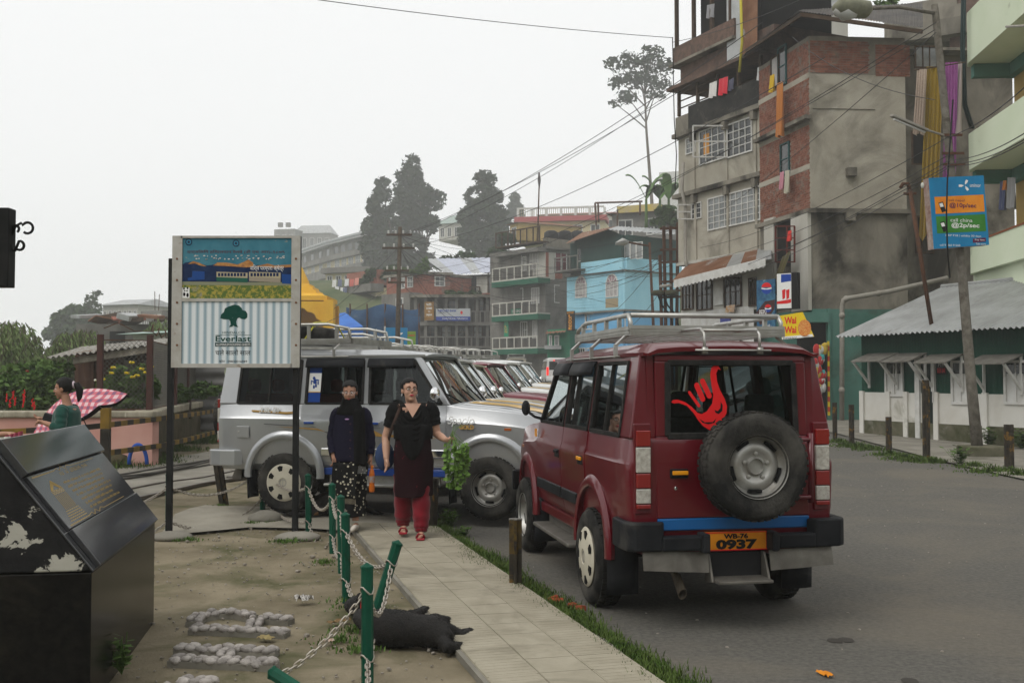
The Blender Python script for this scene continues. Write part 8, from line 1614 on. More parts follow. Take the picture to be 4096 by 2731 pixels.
def headM(c, fwd, up, s=1.0):
 f = V(fwd).normalized(); u = V(up); u = (u-f*u.dot(f)).normalized(); r = f.cross(u); M = Matrix((r*s, f*s, u*s)).transposed().to_4x4(); M.translation = V(c); return M
def face_parts(T, M, glasses=None, lip=M_LIP, hair=M_HAIR, bun=None, brow=.9):
 def mp_(q): q.v = [tuple(M @ V(p)) for p in q.v]; return q
 for x in (-1, 1):
  q = MB(); q.ball((x*.029, .070, .006), (.0135, .010, .0075), 10, 6); e = mp_(q).build('eye', M_EYEW, T, smooth=True); q = MB(); q.ball((x*.029, .0795, .0055), (.0062, .003, .0062), 8, 5); mp_(q).build('iris', M_IRIS, e, smooth=True)
  q = MB(); q.tube([(x*.014, .083, .028), (x*.030, .080, .034), (x*.046, .068, .029)], [.0028, .0032, .0016], 5); mp_(q).build('eyebrow', hair, T, smooth=True)
 q = MB(); q.tube([(-.022, .083, -.055), (-.008, .0915, -.0525), (.008, .0915, -.0525), (.022, .083, -.055)], [.002, .0045, .0045, .002], 6).tube([(-.018, .083, -.058), (0, .0915, -.0615), (.018, .083, -.058)], [.002, .0055, .002], 6); mp_(q).build('mouth', lip, T, smooth=True)
 # hair cap, open over the face
 q = MB(); n, m_ = 28, 18; vs = [];
 for j in range(m_+1):
  t = math.pi*j/m_
  for i in range(n): p = 2*math.pi*i/n; k = 1+.015*math.sin(p*7+j); vs.append((.081*math.sin(t)*math.cos(p)*k, -.020+.098*math.sin(t)*math.sin(p)*k, .040+.088*math.cos(t)*k))
 fs = []
 for j in range(m_):
  for i in range(n):
   f = (j*n+i, j*n+(i+1) % n, (j+1)*n+(i+1) % n, (j+1)*n+i); c = sum((V(vs[a]) for a in f), V())/4
   if c.y > .020 and c.z < .078-(abs(c.x)/.08)**2*.03: continue
   if c.z < -.035 or (c.y > -.005 and c.z < .01): continue
   fs.append(f)
 q.add(vs, fs); mp_(q).build('hair', hair, T, smooth=True, solid=.006, fix=False)
 if bun: q = MB(); q.ball(bun[0], bun[1], 14, 9, .06); mp_(q).build('hair_bun', hair, T, smooth=True)
 if glasses:
  q = MB()
  for x in (-1, 1):
   q.tube([(x*.032+.024*math.cos(a)*(1 if abs(math.cos(a)) < .9 else 1.02), .094-.010*abs(math.cos(a)), .004+.0165*math.sin(a)) for a in [2*math.pi*k/16 for k in range(16)]], .0022 if glasses == 'black' else .0013, 5, closed=True); q.tube([(x*.056, .088, .008), (x*.074, .05, .010), (x*.077, .0, .006)], .002, 5)
  q.tube([(-.009, .096, .006), (0, .099, .009), (.009, .096, .006)], .0018, 5); mp_(q).build('glasses', M_BLACK if glasses == 'black' else M_CHROME, T, smooth=True)
def garment(T, name, rings, m, n=40, fold=.0, freq=7, seed=0, drop=None, cap=False):
 """cloth round the body; rings = (x, y, z, rx, ry[, fold scale])"""
 q = MB(); rg = []; D = []; rings = [tuple(r)+((1,) if len(r) == 5 else ()) for r in rings]
 for a, b in zip(rings, rings[1:]): D += [tuple(p+(q_-p)*t/3 for p, q_ in zip(a, b)) for t in range(3)]
 for j, r in enumerate(D+[rings[-1]]):
  x, y, z, rx, ry, k = r; j /= 3
  W = [1+fold*k*math.sin(freq*a+seed+j*.35)+.055*noise.noise(V((2.2*math.cos(a)+z*2, 2.2*math.sin(a), z*11+seed))) for a in [2*math.pi*i/n for i in range(n)]]; rg.append([V((x+rx*math.cos(a)*W[round(a*n/6.28318) % n], y+ry*math.sin(a)*W[round(a*n/6.28318) % n], z+fold*k*.10*math.sin(freq*a*.5+seed))) for a in [2*math.pi*i/n for i in range(n)]])
 q.loft(rg, cap=cap); return q.build(name, m, T, smooth=True, solid=.008, sub=1, fix=True)
def sleeve(T, name, pts, radii, m):
 q = MB(); pts = [V(p) for p in pts]; A = []; B = []
 for (a, b), (r, s) in zip(zip(pts, pts[1:]), zip(radii, radii[1:])):
  for t in range(5): A.append(a.lerp(b, t/5)); B.append((r+(s-r)*t/5)*(1+.07*math.sin(len(A)*1.7)+.05*noise.noise(A[-1]*15)))
 q.tube(A+[pts[-1]], B+[radii[-1]], 14, cap=False); return q.build(name, m, T, smooth=True, solid=.006, sub=1)
# ---------- woman in the navy cardigan
def woman_navy():
 p = G(1400, 2132); T = thing('person', 'woman in navy cardigan and black scarf holding an orange bottle', 'person', (p.x, p.y, .045), R(-4), 'people on the path', True)
 b = MB(); hc = (0, -.045, 1.452); M = head(b, hc, (.10, -1, -.16), (0, -.1, 1))
 b.tube([(0, -.03, 1.40), (0, -.005, 1.31), (0, .01, 1.24)], [.050, .052, .07], 12); b.tube([(0, .01, 1.25), (0, .01, 1.05), (0, 0, .85), (0, 0, .76)], [(.12, .075), (.12, .08), (.12, .085), (.11, .085)], 16)
 ls, le, lw = V((.15, .01, 1.215)), V((.205, .02, .97)), V((.225, -.05, .765)); rs_, re, rw_ = V((-.15, .01, 1.215)), V((-.205, .03, .97)), V((-.16, -.10, .775))
 for s_, e, w in ((ls, le, lw), (rs_, re, rw_)): b.tube([s_-V((s_.x*.3, 0, -.01)), s_, s_.lerp(e, .5), e, e.lerp(w, .5), w], [.055, .052, .044, .038, .034, .026], 10)
 hand(b, lw, V((.02, -.10, -1)), V((-1, 0, 0)), -1, .9, .92); hand(b, rw_, V((.25, -.35, -.9)), V((1, -.2, 0)), 1, 1.2, .92)
 for x, yk, zf in ((-.075, .09, .10), (.08, -.10, .0)): b.tube([(x, 0, .80), (x, yk*.4-.02, .45), (x, yk, .10+zf*.3)], [.065, .048, .036], 10); b.tube([(x, yk+.04, .05+zf*.5), (x, yk-.03, .04+zf*.4), (x, yk-.14, .025)], [(.03, .03), (.036, .032), (.03, .018)], 8)
 remesh(b, 'body', M_SKIN, T, .0075); face_parts(T, M, 'thin', hair=M_HAIRG, bun=((0, -.10, .03), (.045, .035, .04)))
 NV = mat('wool_navy', (.006, .0055, .016), (.010, .009, .024), scale=60, rough=.95, obj=True, bump=.5, bscale=150, spec=.1)
 garment(T, 'cardigan', [(0, .01, 1.27, .085, .075), (0, .012, 1.245, .15, .10), (0, .012, 1.20, .19, .12), (0, .01, 1.08, .19, .135), (0, .0, .95, .19, .14), (0, -.005, .84, .20, .145), (0, -.005, .76, .205, .15), (0, -.005, .72, .20, .147)], NV, fold=.03, freq=6)
 for s_, e, w in ((ls, le, lw), (rs_, re, rw_)): sleeve(T, 'sleeve', [s_+V((-s_.x*.25, 0, .02)), s_+V((s_.x*.06, 0, .0)), s_.lerp(e, .5), e, e.lerp(w, .5), w+V((0, 0, .02))], [.066, .066, .062, .058, .054, .044], NV)
 for k in range(5): q = MB(); q.ball((.03, -.145-.004*(k > 2), 1.12-.085*k), (.010, .005, .010), 8, 5); q.build('button', mat('button', (.05, .02, .03), rough=.4), T)
 q = MB(); q.ball((-.01, -.13, 1.17), (.025, .006, .008), 8, 5); q.build('brooch', mat('brooch', (.5, .3, .55), rough=.4), T)
 BKS = mat('scarf_black', (.003, .003, .003), (.006, .006, .006), scale=50, rough=.95, obj=True, spec=.1)
 garment(T, 'scarf_wrap', [(0, -.034, 1.385, .076, .086), (0, -.032, 1.375, .084, .094), (0, -.03, 1.36, .088, .098), (0, -.02, 1.32, .098, .10), (0, -.01, 1.28, .125, .115), (0, 0, 1.24, .15, .125), (0, .005, 1.215, .15, .122)], BKS, fold=.05, freq=5)
 q = MB(); q.grid(lambda u, v: V((.055+.12*u+.03*v, -.125-.035*v+.012*math.sin(u*9+v*4)-.02*(1-u), 1.28-.60*v)), 10, 14); q.build('scarf_end', BKS, T, smooth=True, solid=.012)
 q = MB(); [q.tube([(.09+.008*k, -.165, .69), (.088+.009*k, -.17, .60)], .002, 3) for k in range(14)]; stuff(q.build('scarf_fringe', mat('fringe_grey', (.25, .25, .24)), T))
 DOT = mat('cloth_polka', (.007, .007, .007), rough=.9, spec=.1, obj=True); n_, l_ = DOT.node_tree.nodes, DOT.node_tree.links; vo = n_.new('ShaderNodeTexVoronoi'); vo.inputs['Scale'].default_value = 24; tc = n_.new('ShaderNodeTexCoord'); l_.new(tc.outputs['Object'], vo.inputs['Vector']); mr = n_.new('ShaderNodeMapRange'); mr.inputs[1].default_value = .30; mr.inputs[2].default_value = .26; l_.new(vo.outputs['Distance'], mr.inputs[0]); mx_ = n_.new('ShaderNodeMix'); mx_.data_type = 'RGBA'; mx_.inputs[6].default_value = (.007, .007, .007, 1); mx_.inputs[7].default_value = (.45, .42, .32, 1); l_.new(mr.outputs[0], mx_.inputs[0]); l_.new(mx_.outputs[2], n_['Principled BSDF'].inputs['Base Color'])
 garment(T, 'skirt', [(0, 0, .80, .175, .13), (-.005, 0, .68, .19, .14), (-.01, -.01, .50, .175, .15), (-.01, -.01, .34, .165, .16), (0, -.01, .20, .15, .165), (.01, -.01, .14, .16, .17)], DOT, fold=.07, freq=5)
 q = MB(); q.grid(lambda u, v: V((-.15+.27*u-.02*v, -.165-.03*v+.012*math.sin(u*11), .72-.36*v-.02*u)), 12, 8); sh = q.build('shawl', DOT, T, smooth=True, solid=.008); q = MB(); [q.tube([(-.165+.0125*k, -.20, .355-.0008*k), (-.167+.0128*k, -.205, .30-.0008*k)], .0022, 3) for k in range(22)]; stuff(q.build('shawl_fringe', mat('fringe_tan', (.32, .28, .2)), sh))
 for x, y, z in ((-.075, .09, .035), (.08, -.10, .0)):
  q = MB(); q.tube([(x, y+.06, z+.03), (x, y+.02, z+.034), (x, y-.08, z+.032), (x, y-.165, z+.02)], [(.030, .028), (.036, .034), (.040, .030), (.026, .016)], 12); q.build('shoe', mat('shoe_cream', (.5, .46, .4), rough=.6), T, smooth=True)
 B = thing('bottle', 'orange soft drink bottle held by the woman in navy', 'bottle', T.location, T.rotation_euler.z, None, True); q = MB(); c = (.25, -.085, .40)
 q.lathe([(.001, 0), (.028, .002), (.031, .015), (.031, .07), (.027, .085), (.031, .10), (.031, .19), (.024, .225), (.012, .25), (.012, .262)], c=c, n=16); q.build('body', mat('drink_orange', (.55, .13, .01), rough=.12, coat=.6), B, smooth=True); q = MB(); q.lathe([(.0315, .10), (.0325, .105), (.0325, .165), (.0315, .17)], c=c, n=16); q.build('label', mat('bottle_label', (.28, .28, .3), (.45, .2, .08), scale=40, obj=True, rough=.4), B, smooth=True); q = MB(); q.lathe([(.0145, .26), (.0145, .28), (.001, .28)], c=c, n=12); q.build('cap', mat('drink_cap', (.6, .16, .02), rough=.4), B, smooth=True)
woman_navy()
# ---------- woman in black holding greens
def woman_black():
 p = G(1650, 2160); T = thing('person', 'woman in black top and red trousers walking with a bunch of greens', 'person', (p.x, p.y, .045), R(4), 'people on the path', True)
 b = MB(); hc = (-.035, -.03, 1.475); M = head(b, hc, (.34, -1, .14), (.02, .1, 1), 1.04)
 b.tube([(-.03, -.01, 1.42), (-.01, .01, 1.34), (0, .02, 1.26)], [.055, .060, .085], 12); b.tube([(0, .02, 1.30), (0, .01, 1.15), (0, 0, .95), (0, 0, .80)], [(.145, .075), (.14, .09), (.135, .095), (.13, .095)], 16)
 ls, le, lw = V((.185, .02, 1.265)), V((.245, .02, 1.03)), V((.33, -.17, .985)); rs_, re, rw_ = V((-.185, .02, 1.265)), V((-.275, .04, 1.0)), V((-.265, -.06, .785))
 for s_, e, w in ((ls, le, lw), (rs_, re, rw_)): b.tube([s_-V((s_.x*.35, 0, -.02)), s_, s_.lerp(e, .5), e, e.lerp(w, .5), w], [.065, .060, .054, .045, .042, .029], 12)
 hand(b, lw, V((.75, -.65, -.15)), V((-.2, -.3, -1)), 1, 1.3, .95); hand(b, rw_, V((.12, -.12, -1)), V((1, 0, 0)), 1, .55, .95)
 for x, yk, zf in ((-.095, .10, .10), (.085, -.12, .0)): b.tube([(x, 0, .84), (x, yk*.4-.02, .48), (x, yk, .09+zf*.35)], [.07, .055, .038], 10); b.tube([(x, yk+.05, .04+zf*.5), (x, yk-.03, .04+zf*.4), (x, yk-.15, .022)], [(.03, .03), (.038, .032), (.036, .016)], 8)
 remesh(b, 'body', M_SKIN2, T, .0075); face_parts(T, M, 'black', mat('lipstick', (.42, .04, .07), rough=.35), M_HAIR, ((0, -.115, .0), (.05, .035, .045)))
 q = MB(); [q.tube([M @ V((x*.078, .002+.014*math.cos(a), -.045+.014*math.sin(a))) for a in [2*math.pi*k/10 for k in range(10)]], .002, 4, closed=True) for x in (-1, 1)]; q.build('earrings', M_CHROME, T, smooth=True)
 KM = mat('dress_dark_maroon', (.014, .0022, .004), rough=.9, spec=.1, obj=True, c2=(.014, .003, .005), scale=14, c3=(.22, .012, .025), m3=(.655, .67), s3=13); BT = mat('top_black', (.004, .004, .0042), (.007, .007, .007), scale=30, rough=.95, obj=True, spec=.1)
 garment(T, 'dress', [(0, .01, 1.12, .18, .135), (0, .005, 1.0, .172, .14), (0, 0, .86, .19, .155), (.005, 0, .72, .20, .16), (.005, .0, .58, .195, .155, 1.5), (0, -.01, .46, .19, .15, 2), (0, -.01, .405, .185, .15, 2.4)], KM, fold=.035, freq=5)
 garment(T, 'top', [(0, .02, 1.335, .115, .085), (0, .02, 1.31, .165, .10), (0, .018, 1.27, .20, .115), (0, .012, 1.18, .20, .145), (0, .0, 1.08, .20, .155), (0, -.0, .98, .195, .155)], BT, fold=.02, freq=5)
 # neckline: skin shows in a deep V, draped cowl over the chest
 q = MB(); q.add([(-.085, -.065, 1.345), (.085, -.065, 1.345), (.0, -.142, 1.205), (-.045, -.115, 1.28), (.045, -.115, 1.28), (0, -.09, 1.35)], [(0, 3, 5), (5, 4, 1), (3, 2, 4), (3, 4, 5)]); q.build('neckline', M_SKIN2, T, smooth=True, fix=False)
 for k in range(5):
  w = .09+.022*k; q = MB(); q.tube([(w*math.sin(a)*1.05, -.115-.045*math.cos(a)-.004*k, 1.29-.03*k-(.10+.022*k)*math.cos(a)) for a in [R(-80+160*i/14) for i in range(15)]], [(.010, .02)]*15, 8); q.build('cowl_fold', BT, T, smooth=True)
 q = MB(); q.grid(lambda u, v: V(((u-.5)*(.34-.16*v), -.165-.012*math.sin(v*3)+.012*math.sin(u*12), 1.14-.26*v-.10*math.cos((u-.5)*3.1)*v)), 12, 8); q.build('drape', BT, T, smooth=True, solid=.01)
 for s_, e in ((ls, le), (rs_, re)): sleeve(T, 'sleeve', [s_+V((-s_.x*.3, 0, .03)), s_+V((s_.x*.05, 0, .01)), s_.lerp(e, .35), s_.lerp(e, .62)], [.078, .078, .072, .066], BT)
 RT = mat('trousers_red', (.17, .004, .012), (.12, .003, .009), scale=9, rough=.6, obj=True, sheen=.2)
 for x, yk, zf in ((-.095, .10, .03), (.085, -.12, .0)): q = MB(); sleeve(T, 'trouser_leg', [(x, 0, .62), (x, yk*.3, .42), (x*1.05, yk*.75, .22), (x*1.05, yk, .10+zf), (x*1.05, yk-.01, .055+zf)], [.10, .096, .088, .072, .052], RT)
 for x, y, z in ((-.095, .10, .03), (.085, -.12, 0)):
  q = MB(); q.box(x-.042, x+.042, y-.19, y+.08, z-.005, z+.014); s_ = q.build('sandal', mat('sandal_red', (.30, .03, .04), rough=.6), T, bevel=.012); q = MB()
  for k in (-.13, -.085, -.04): q.tube([(x-.044, y+k, z+.01), (x-.02, y+k, z+.05), (x+.02, y+k, z+.05), (x+.044, y+k, z+.01)], [(.012, .004)]*4, 6)
  q.build('strap', MATS['sandal_red'], s_, smooth=True)
 G_ = thing('shoulder_bag', 'dark blue cloth bag on a brown strap behind the woman in black', 'bag', T.location, T.rotation_euler.z, None, True)
 q = MB(); q.tube([(-.13, -.10, 1.30), (-.16, .03, 1.335), (-.20, .14, 1.2), (-.27, .13, .95)], [(.012, .022)]*4, 8).tube([(-.13, -.10, 1.30), (-.20, -.11, 1.12), (-.24, -.02, 1.0), (-.27, .10, .92)], [(.010, .022)]*4, 8); q.build('strap', mat('strap_brown', (.035, .02, .015), rough=.7), G_, smooth=True); q = MB(); q.ball((-.29, .12, .80), (.10, .07, .15), 14, 10, .05); q.build('pouch', mat('bag_blue', (.03, .05, .11), rough=.9), G_, smooth=True)
 H = thing('greens_bunch', 'bunch of leafy vine greens in the hand of the woman in black', 'greens', T.location, T.rotation_euler.z, None, True); rn = random.Random(77); q = MB(); st = MB(); o = V((.40, -.225, 1.0))
 for k in range(34):
  a = rn.random()*6.28; L = rn.uniform(.25, .52); e = o+V((math.cos(a)*rn.uniform(.02, .13)+.03, math.sin(a)*.08, -L)); m_ = o.lerp(e, .4)+V((math.cos(a)*.07+.02, math.sin(a)*.06, .06)); st.tube([o+V((0, 0, rn.uniform(-.02, .08))), m_, e], .0028, 4)
  for i in range(9):
   c = m_.lerp(e, rn.random()); d_ = V((rn.gauss(0, 1), rn.gauss(0, .6), rn.gauss(-.6, .6))).normalized(); b_ = d_.orthogonal().normalized(); r_ = rn.uniform(.022, .042); n_ = d_.cross(b_); q.add([c, c+d_*r_*.6+b_*r_*.8, c+d_*r_*1.1+b_*r_*.45, c+d_*r_*1.7, c+d_*r_*1.1-b_*r_*.45, c+d_*r_*.6-b_*r_*.8], [(0, 1, 2, 3, 4, 5)])
 for k in range(5): a = rn.random()*6.28; st.tube([o, o+V((math.cos(a)*.05, math.sin(a)*.05, .10)), o+V((math.cos(a)*.12, math.sin(a)*.08, .13))], .002, 4)
 stuff(q.build('leaves', mat('greens_leaf', (.07, .15, .02), (.13, .22, .045), scale=25, rough=.5, obj=True), H, fix=False)); stuff(st.build('stems', mat('greens_stem', (.12, .2, .06)), H))
woman_black()
# ---------- woman in green behind the monument, facing left
def woman_green():
 x = (262-2048)/4250*11.6; T = thing('person', 'woman in green cardigan with ponytail standing behind the monument', 'person', (x, 11.6, gz(x, 11.6)), 0, 'people by the railway', True)
 b = MB(); M = head(b, (-.02, 0, 1.525), (-1, -.10, -.10), (0, 0, 1), .98)
 b.tube([(0, 0, 1.46), (.02, 0, 1.38), (.03, 0, 1.30)], [.045, .048, .07], 12); b.tube([(.03, 0, 1.32), (.02, 0, 1.12), (.02, 0, .92), (.02, 0, .82)], [(.09, .13), (.10, .14), (.11, .15), (.11, .15)], 16)
 for s_, e, w, d in ((V((.03, -.155, 1.275)), V((.045, -.21, 1.10)), V((-.14, -.19, 1.165)), (-1, .1, .15)), (V((.03, .155, 1.275)), V((-.06, .20, 1.12)), V((-.29, .13, 1.19)), (-1, -.2, .1))):
  b.tube([s_-V((0, s_.y*.3, -.01)), s_, s_.lerp(e, .5), e, e.lerp(w, .5), w], [.055, .052, .045, .039, .034, .025], 10); hand(b, w, V(d), V((0, 0, 1)) if s_.y < 0 else V((0, -.4, -1)), 1 if s_.y < 0 else 1, 1.1, .9)
  sleeve(T, 'sleeve', [s_+V((0, -s_.y*.25, .02)), s_, s_.lerp(e, .5), e, e.lerp(w, .55)], [.07, .07, .062, .058, .046], mat('wool_green', (.006, .045, .035), (.009, .06, .045), scale=60, rough=.9, obj=True, sheen=.3))
 for y in (-.08, .08): b.tube([(.02, y, .85), (.02, y, .45), (.03, y, .08)], [.09, .06, .04], 10); b.tube([(.06, y, .045), (.0, y, .04), (-.13, y, .02)], [(.03, .03), (.035, .03), (.03, .016)], 8)
 remesh(b, 'body', M_SKIN, T, .0085); face_parts(T, M, None)
 q = MB(); q.tube([M @ V(p_) for p_ in ((0, -.10, .035), (0, -.15, .03), (0, -.175, -.03), (0, -.165, -.11), (0, -.15, -.16))], [.022, .036, .040, .030, .008], 10); q.build('ponytail', M_HAIR, T, smooth=True); q = MB(); q.tube([M @ V((.03*math.cos(a), -.115, .035+.03*math.sin(a))) for a in [2*math.pi*k/10 for k in range(10)]], .012, 6, closed=True); q.build('hair_tie', mat('hair_tie', (.6, .5, .55), rough=.7), T, smooth=True)
 GW = MATS['wool_green']; garment(T, 'cardigan', [(.03, 0, 1.345, .065, .075), (.03, 0, 1.32, .10, .13), (.03, 0, 1.27, .125, .185), (.02, 0, 1.15, .14, .19), (.015, 0, 1.0, .145, .19), (.015, 0, .86, .155, .20), (.015, 0, .78, .16, .205)], GW, fold=.025)
 garment(T, 'blouse', [(-.03, 0, 1.335, .045, .06), (-.065, 0, 1.25, .06, .07), (-.085, 0, 1.12, .055, .06), (-.09, 0, 1.0, .05, .05)], mat('blouse_print', (.14, .10, .11), (.3, .25, .25), scale=60, obj=True, rough=.9), fold=.03)
 garment(T, 'skirt', [(.015, 0, .86, .15, .19), (.015, 0, .6, .165, .20), (.015, 0, .3, .17, .21), (.015, 0, .1, .175, .215)], C_('skirt_dark', (.02, .02, .025)), fold=.06)
 U = thing('purse', 'black purse held by the woman in green', 'purse', T.location, 0, None, True); q = MB(); q.cbox((-.13, -.05, 1.20), (.16, .06, .10), Euler((0, .35, 0))); q.build('body', M_BPL, U, bevel=.015); q = MB(); q.tube([(-.06, -.05, 1.12), (-.02, -.06, 1.2), (.02, -.1, 1.28)], .006, 5); q.build('strap', M_BPL, U)
woman_green()
# ---------- person at the left edge, only the arm shows
def edge_person():
 x = (-130-2048)/4250*11.2; T = thing('person', 'person at the left edge in a dark sleeve and yellow shirt', 'person', (x, 11.2, gz(x, 11.2)), 0, 'people by the railway', True)
 b = MB(); M = head(b, (0, 0, 1.47), (.9, -.2, -.1), (0, 0, 1)); b.tube([(0, 0, 1.41), (0, 0, 1.27)], [.05, .07], 12); b.tube([(0, 0, 1.28), (0, 0, 1.05), (0, 0, .80)], [(.10, .15), (.11, .16), (.12, .16)], 16)
 s_, e, w = V((.03, -.16, 1.22)), V((.18, -.20, 1.04)), V((.50, -.14, 1.07)); b.tube([s_, s_.lerp(e, .5), e, e.lerp(w, .5), w], [.055, .05, .042, .038, .028], 10); hand(b, w, V((1, .1, -.1)), V((0, 0, -1)), -1, .5, .95); b.tube([(.03, .16, 1.22), (.08, .2, 1.0), (.2, .12, .92)], [.055, .045, .035], 10)
 for y in (-.08, .08): b.tube([(.02, y, .84), (.02, y, .45), (.0, y, .08)], [.09, .06, .04], 10); b.tube([(-.05, y, .045), (.0, y, .04), (.13, y, .02)], [.03, .035, .02], 8)
 remesh(b, 'body', M_SKIN, T, .010); face_parts(T, M, None); DK = C_('sleeve_dark', (.02, .02, .024)); sleeve(T, 'sleeve', [s_, s_.lerp(e, .5), e, e.lerp(w, .6)], [.072, .068, .06, .05], DK)
 garment(T, 'shirt', [(0, 0, 1.30, .09, .14), (0, 0, 1.22, .13, .19), (0, 0, 1.0, .14, .19), (0, 0, .80, .15, .2)], C_('shirt_yellow', (.55, .42, .03)), fold=.03); garment(T, 'trousers', [(0, 0, .84, .14, .18), (0, 0, .5, .15, .19), (0, 0, .1, .13, .18)], DK, fold=.04)
 cloth('pink_shawl', P(20, 1742, 11.0), P(92, 1722, 11.0), .12, C_('pinkshawl', (.35, .06, .10)), 'crumpled pink cloth over the arm at the left edge', 4, .05); cloth('white_cloth', P(-30, 1752, 10.95), P(42, 1744, 10.95), .1, C_('whitecl', (.6, .6, .55)), 'white cloth below the pink one at the left edge', 3, .04)
edge_person()
# ---------- umbrella
def umbrella():
 c = P(325, 1660, 13.2); U = thing('umbrella', 'open pink checked umbrella with dark lining behind the woman in green', 'umbrella', c, 0, None, True); U.location = c
 PL = mat('plaid_pink', (.60, .12, .15), rough=.8, obj=True); n, l = PL.node_tree.nodes, PL.node_tree.links; tc = n.new('ShaderNodeTexCoord'); out = None
 sx = n.new('ShaderNodeSeparateXYZ'); l.new(tc.outputs['Object'], sx.inputs[0]); f = []
 for ax in (0, 2):
  m1 = n.new('ShaderNodeMath'); m1.operation = 'MULTIPLY'; m1.inputs[1].default_value = 75; l.new(sx.outputs[ax], m1.inputs[0]); m2 = n.new('ShaderNodeMath'); m2.operation = 'SINE'; l.new(m1.outputs[0], m2.inputs[0]); m3 = n.new('ShaderNodeMath'); m3.operation = 'GREATER_THAN'; m3.inputs[1].default_value = .1; l.new(m2.outputs[0], m3.inputs[0]); f.append(m3)
 ad = n.new('ShaderNodeMath'); ad.operation = 'ADD'; l.new(f[0].outputs[0], ad.inputs[0]); l.new(f[1].outputs[0], ad.inputs[1]); rp_ = n.new('ShaderNodeValToRGB'); rp_.color_ramp.elements[0].color = (.60, .42, .44, 1); rp_.color_ramp.elements[1].color = (.20, .10, .16, 1); e = rp_.color_ramp.elements.new(.5); e.color = (.48, .13, .16, 1); dv = n.new('ShaderNodeMath'); dv.operation = 'DIVIDE'; dv.inputs[1].default_value = 2; l.new(ad.outputs[0], dv.inputs[0]); l.new(dv.outputs[0], rp_.inputs[0]); l.new(rp_.outputs[0], n['Principled BSDF'].inputs['Base Color'])
 ax = V((-.42, -.10, .90)).normalized(); a = ax.orthogonal().normalized(); b = ax.cross(a); Rr = .64; q = MB(); q2 = MB(); N = 8
 def pt(t, r, o=0): k = (t*N/(2*math.pi)) % 1; sag = .05*r*math.sin(k*math.pi)**1; return (a*math.cos(t)+b*math.sin(t))*Rr*r*(1-.06*r*math.sin(k*math.pi))+ax*(.30*(1-r**1.9)-sag+o)
 q.grid(lambda u, v: pt(2*math.pi*u, max(.001, v)), 48, 8); q2.grid(lambda u, v: pt(2*math.pi*u, max(.001, v), -.006), 48, 8); cn = q.build('canopy', PL, U, smooth=True, fix=False); q2.build('lining', mat('lining_dark', (.03, .02, .022), rough=.9), cn, smooth=True, fix=False)
 for k in range(N): q = MB(); q.tube([pt(2*math.pi*k/N, r, -.012) for r in (.02, .3, .6, .9, 1)], .004, 4); q.build('rib', M_RIM, U)
 q = MB(); q.tube([ax*.34, ax*-.55], .007, 6).tube([ax*-.55, ax*-.62+V((.02, 0, -.02)), ax*-.66+V((.05, 0, 0))], .012, 6); q.build('shaft', M_BPL, U); q = MB();
umbrella()
q = MB(); p = P(300, 1700, 13.2); q.box(P(60, 1700, 13.2).x, P(285, 1700, 13.2).x, 12.9, 13.5, .05, .80); tag(q.build('vendor_chest', M_WOODD, bevel=.01), 'dark wooden chest under the umbrella, mostly behind the monument', 'chest')
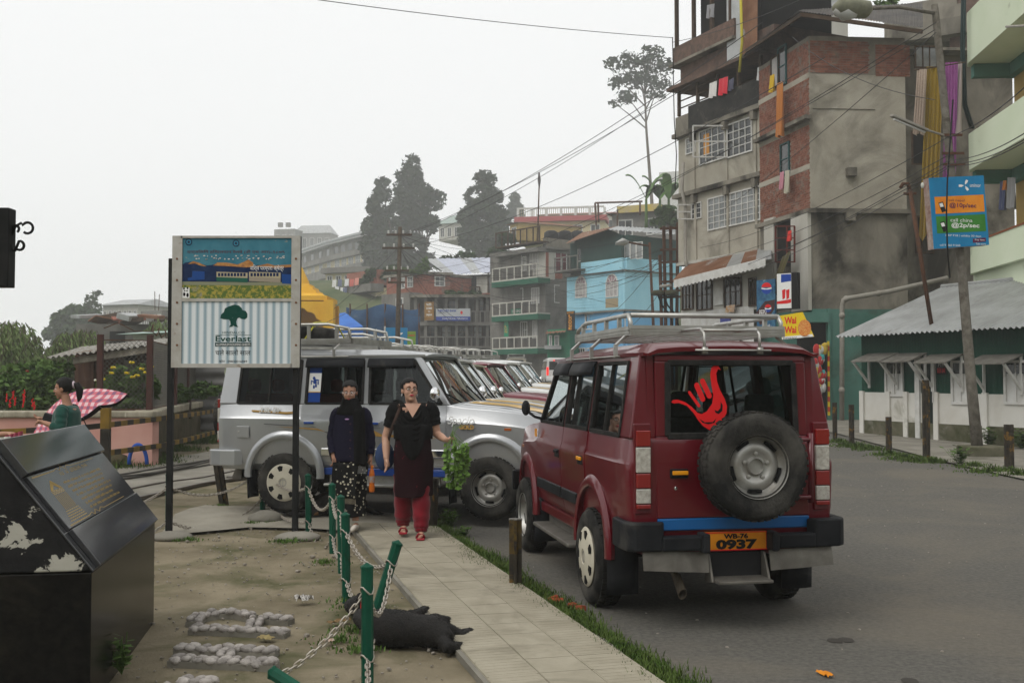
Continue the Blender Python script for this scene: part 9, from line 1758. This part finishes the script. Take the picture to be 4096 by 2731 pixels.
# ================================================================ DOGS
M_FUR = mat('fur_black', (.006, .0055, .005), (.014, .012, .010), scale=30, rough=.7, obj=True, bump=.6, bscale=90, spec=.3)
def fur(o, T, n, L, seed, m=M_FUR):
 me = o.data; rn = random.Random(seed); q = MB(); ps = me.polygons; N = len(ps)
 for _ in range(n):
  f = ps[rn.randrange(N)]; c = f.center; nn = f.normal; d = (nn*.3+V((rn.gauss(0, .3)+.6, rn.gauss(0, .3)-.15, rn.gauss(0, .2)-.2))).normalized(); b = d.orthogonal().normalized()*.0022; l = L*rn.uniform(.5, 1.2); q.add([c-b, c+b, c+d*l], [(0, 1, 2)])
 return stuff(q.build('fur', m, T, fix=False))
def dog_near():
 # lying on its side with the back to us; head behind the near post, legs and tail stretched to the right over the path
 o = G(1450, 2600); T = thing('dog', 'black dog asleep on its side across the path edge', 'dog', o, 0, 'dogs', True); b = MB()
 def W(px, py, z): p = G(px, py); return V((p.x-o.x, p.y-o.y, z))
 hips, chest, neck = W(1745, 2590, .095), W(1530, 2575, .105), W(1475, 2540, .085)
 b.tube([W(1440, 2515, .08), neck, chest, chest.lerp(hips, .3), chest.lerp(hips, .65), hips, W(1790, 2605, .07)], [(.055, .055), (.07, .07), (.115, .115), (.115, .115), (.095, .095), (.10, .10), (.05, .05)], 18)
 hd = W(1425, 2470, .08); b.ball(hd, (.075, .09, .07), 12, 8); b.tube([hd, hd+V((-.06, .10, -.02)), hd+V((-.075, .17, -.03))], [.06, .045, .032], 10); b.tube([hd+V((.02, -.03, .05)), hd+V((.03, -.06, .085)), hd+V((.01, -.08, .05))], [.03, .022, .006], 7)
 for pts, r_ in (([W(1555, 2562, .11), W(1620, 2520, .075), W(1668, 2480, .04), W(1700, 2455, .03)], [.075, .05, .036, .032]), ([W(1560, 2565, .07), W(1650, 2530, .045), W(1705, 2495, .03), W(1735, 2482, .025)], [.07, .042, .028, .024]), ([W(1730, 2570, .11), W(1785, 2545, .085), W(1775, 2565, .05), W(1830, 2553, .035), W(1868, 2546, .03)], [.07, .048, .030, .024, .024]), ([W(1740, 2560, .06), W(1810, 2556, .045), W(1850, 2562, .032), W(1862, 2552, .028)], [.08, .045, .028, .026])):
  b.tube(pts, r_, 10); e = pts[-1]; d = (pts[-1]-pts[-2]).normalized(); b.ball(e+d*.02, (.034, .034, .024), 8, 6)
 b.tube([W(1770, 2610, .07), W(1790, 2622, .045), W(1818, 2612, .035), W(1850, 2592, .03)], [.04, .04, .036, .012], 10)
 body = remesh(b, 'body', M_FUR, T, .010, 4); fur(body, T, 9000, .016, 3)
 q = MB(); nk = W(1455, 2485, .09); q.tube([nk+V((0, .075*math.cos(a), .07*math.sin(a))) for a in [2*math.pi*k/14 for k in range(14)]], .014, 6, closed=True); q.build('collar', mat('collar_red', (.5, .02, .02), rough=.6), T, smooth=True)
dog_near()
def dog_far():
 o = G(1290, 2062); T = thing('dog', 'black and tan dog lying by the silver jeep rear wheel', 'dog', o, 0, 'dogs', True); b = MB()
 b.tube([(-.12, 0, .12), (0, 0, .15), (.2, .03, .16), (.4, .05, .14), (.48, .05, .10)], [.08, .12, .14, .13, .06], 16); b.ball((-.20, -.02, .15), (.09, .07, .075), 12, 8); b.tube([(-.24, -.03, .14), (-.33, -.05, .115)], [.05, .03], 10)
 for x, y in ((-.08, -.10), (0, -.14)): b.tube([(x+.05, y+.05, .08), (x-.1, y, .045), (x-.30, y-.02, .03)], [.05, .032, .028], 8)
 b.tube([(.42, -.06, .10), (.30, -.14, .05), (.15, -.16, .03)], [.08, .04, .028], 8); b.tube([(.48, .05, .09), (.6, 0, .04), (.72, -.06, .025)], [.04, .03, .012], 8); b.tube([(-.17, .03, .21), (-.16, .05, .25)], [.025, .01], 6); b.tube([(-.19, -.05, .21), (-.18, -.07, .25)], [.025, .01], 6)
 body = remesh(b, 'body', M_FUR, T, .012, 3); fur(body, T, 2500, .02, 5); q = MB(); q.tube([(-.02, -.145, .045), (-.15, -.125, .035), (-.29, -.125, .03)], .024, 8); q.build('tan_paw', mat('fur_tan', (.16, .09, .045), rough=.9), T, smooth=True)
dog_far()
weed('verge_plant', G(1800, 2108), 40, .2, 'leafy plant at the corner of the path behind the greens', M_WEED, .02, spread=.9); weed('verge_plant', G(1850, 2150), 22, .12, 'low weed at the path edge below the leafy plant', M_WEED, .016, spread=.9); weed('kerb_plant', G(3960, 1790), 30, .45, 'weedy plant growing against the hut footing', M_WEED, .05, spread=.7); weed('kerb_plant', G(4085, 1800), 30, .5, 'weedy plant at the right edge by the hut footing', M_WEED, .05, spread=.7); weed('kerb_plant', G(3840, 1860), 26, .35, 'grey-green weed beside the leaning pole plinth', M_WEED, .04, spread=.9)
# ================================================================ HAZE
q = MB(); q.box(-330, 330, -95, 425, -42, 46)
HZM = bpy.data.materials.new('haze'); HZM.use_nodes = True; n = HZM.node_tree.nodes; n.remove(n['Principled BSDF']); pv_ = n.new('ShaderNodeVolumePrincipled'); pv_.inputs['Color'].default_value = (.97, .98, .98, 1); pv_.inputs['Density'].default_value = .0014; pv_.inputs['Anisotropy'].default_value = .2
HZM.node_tree.links.new(pv_.outputs[0], n['Material Output'].inputs['Volume'])
hz = stuff(q.build('haze', HZM), 'pale mountain mist filling the air', 'haze')
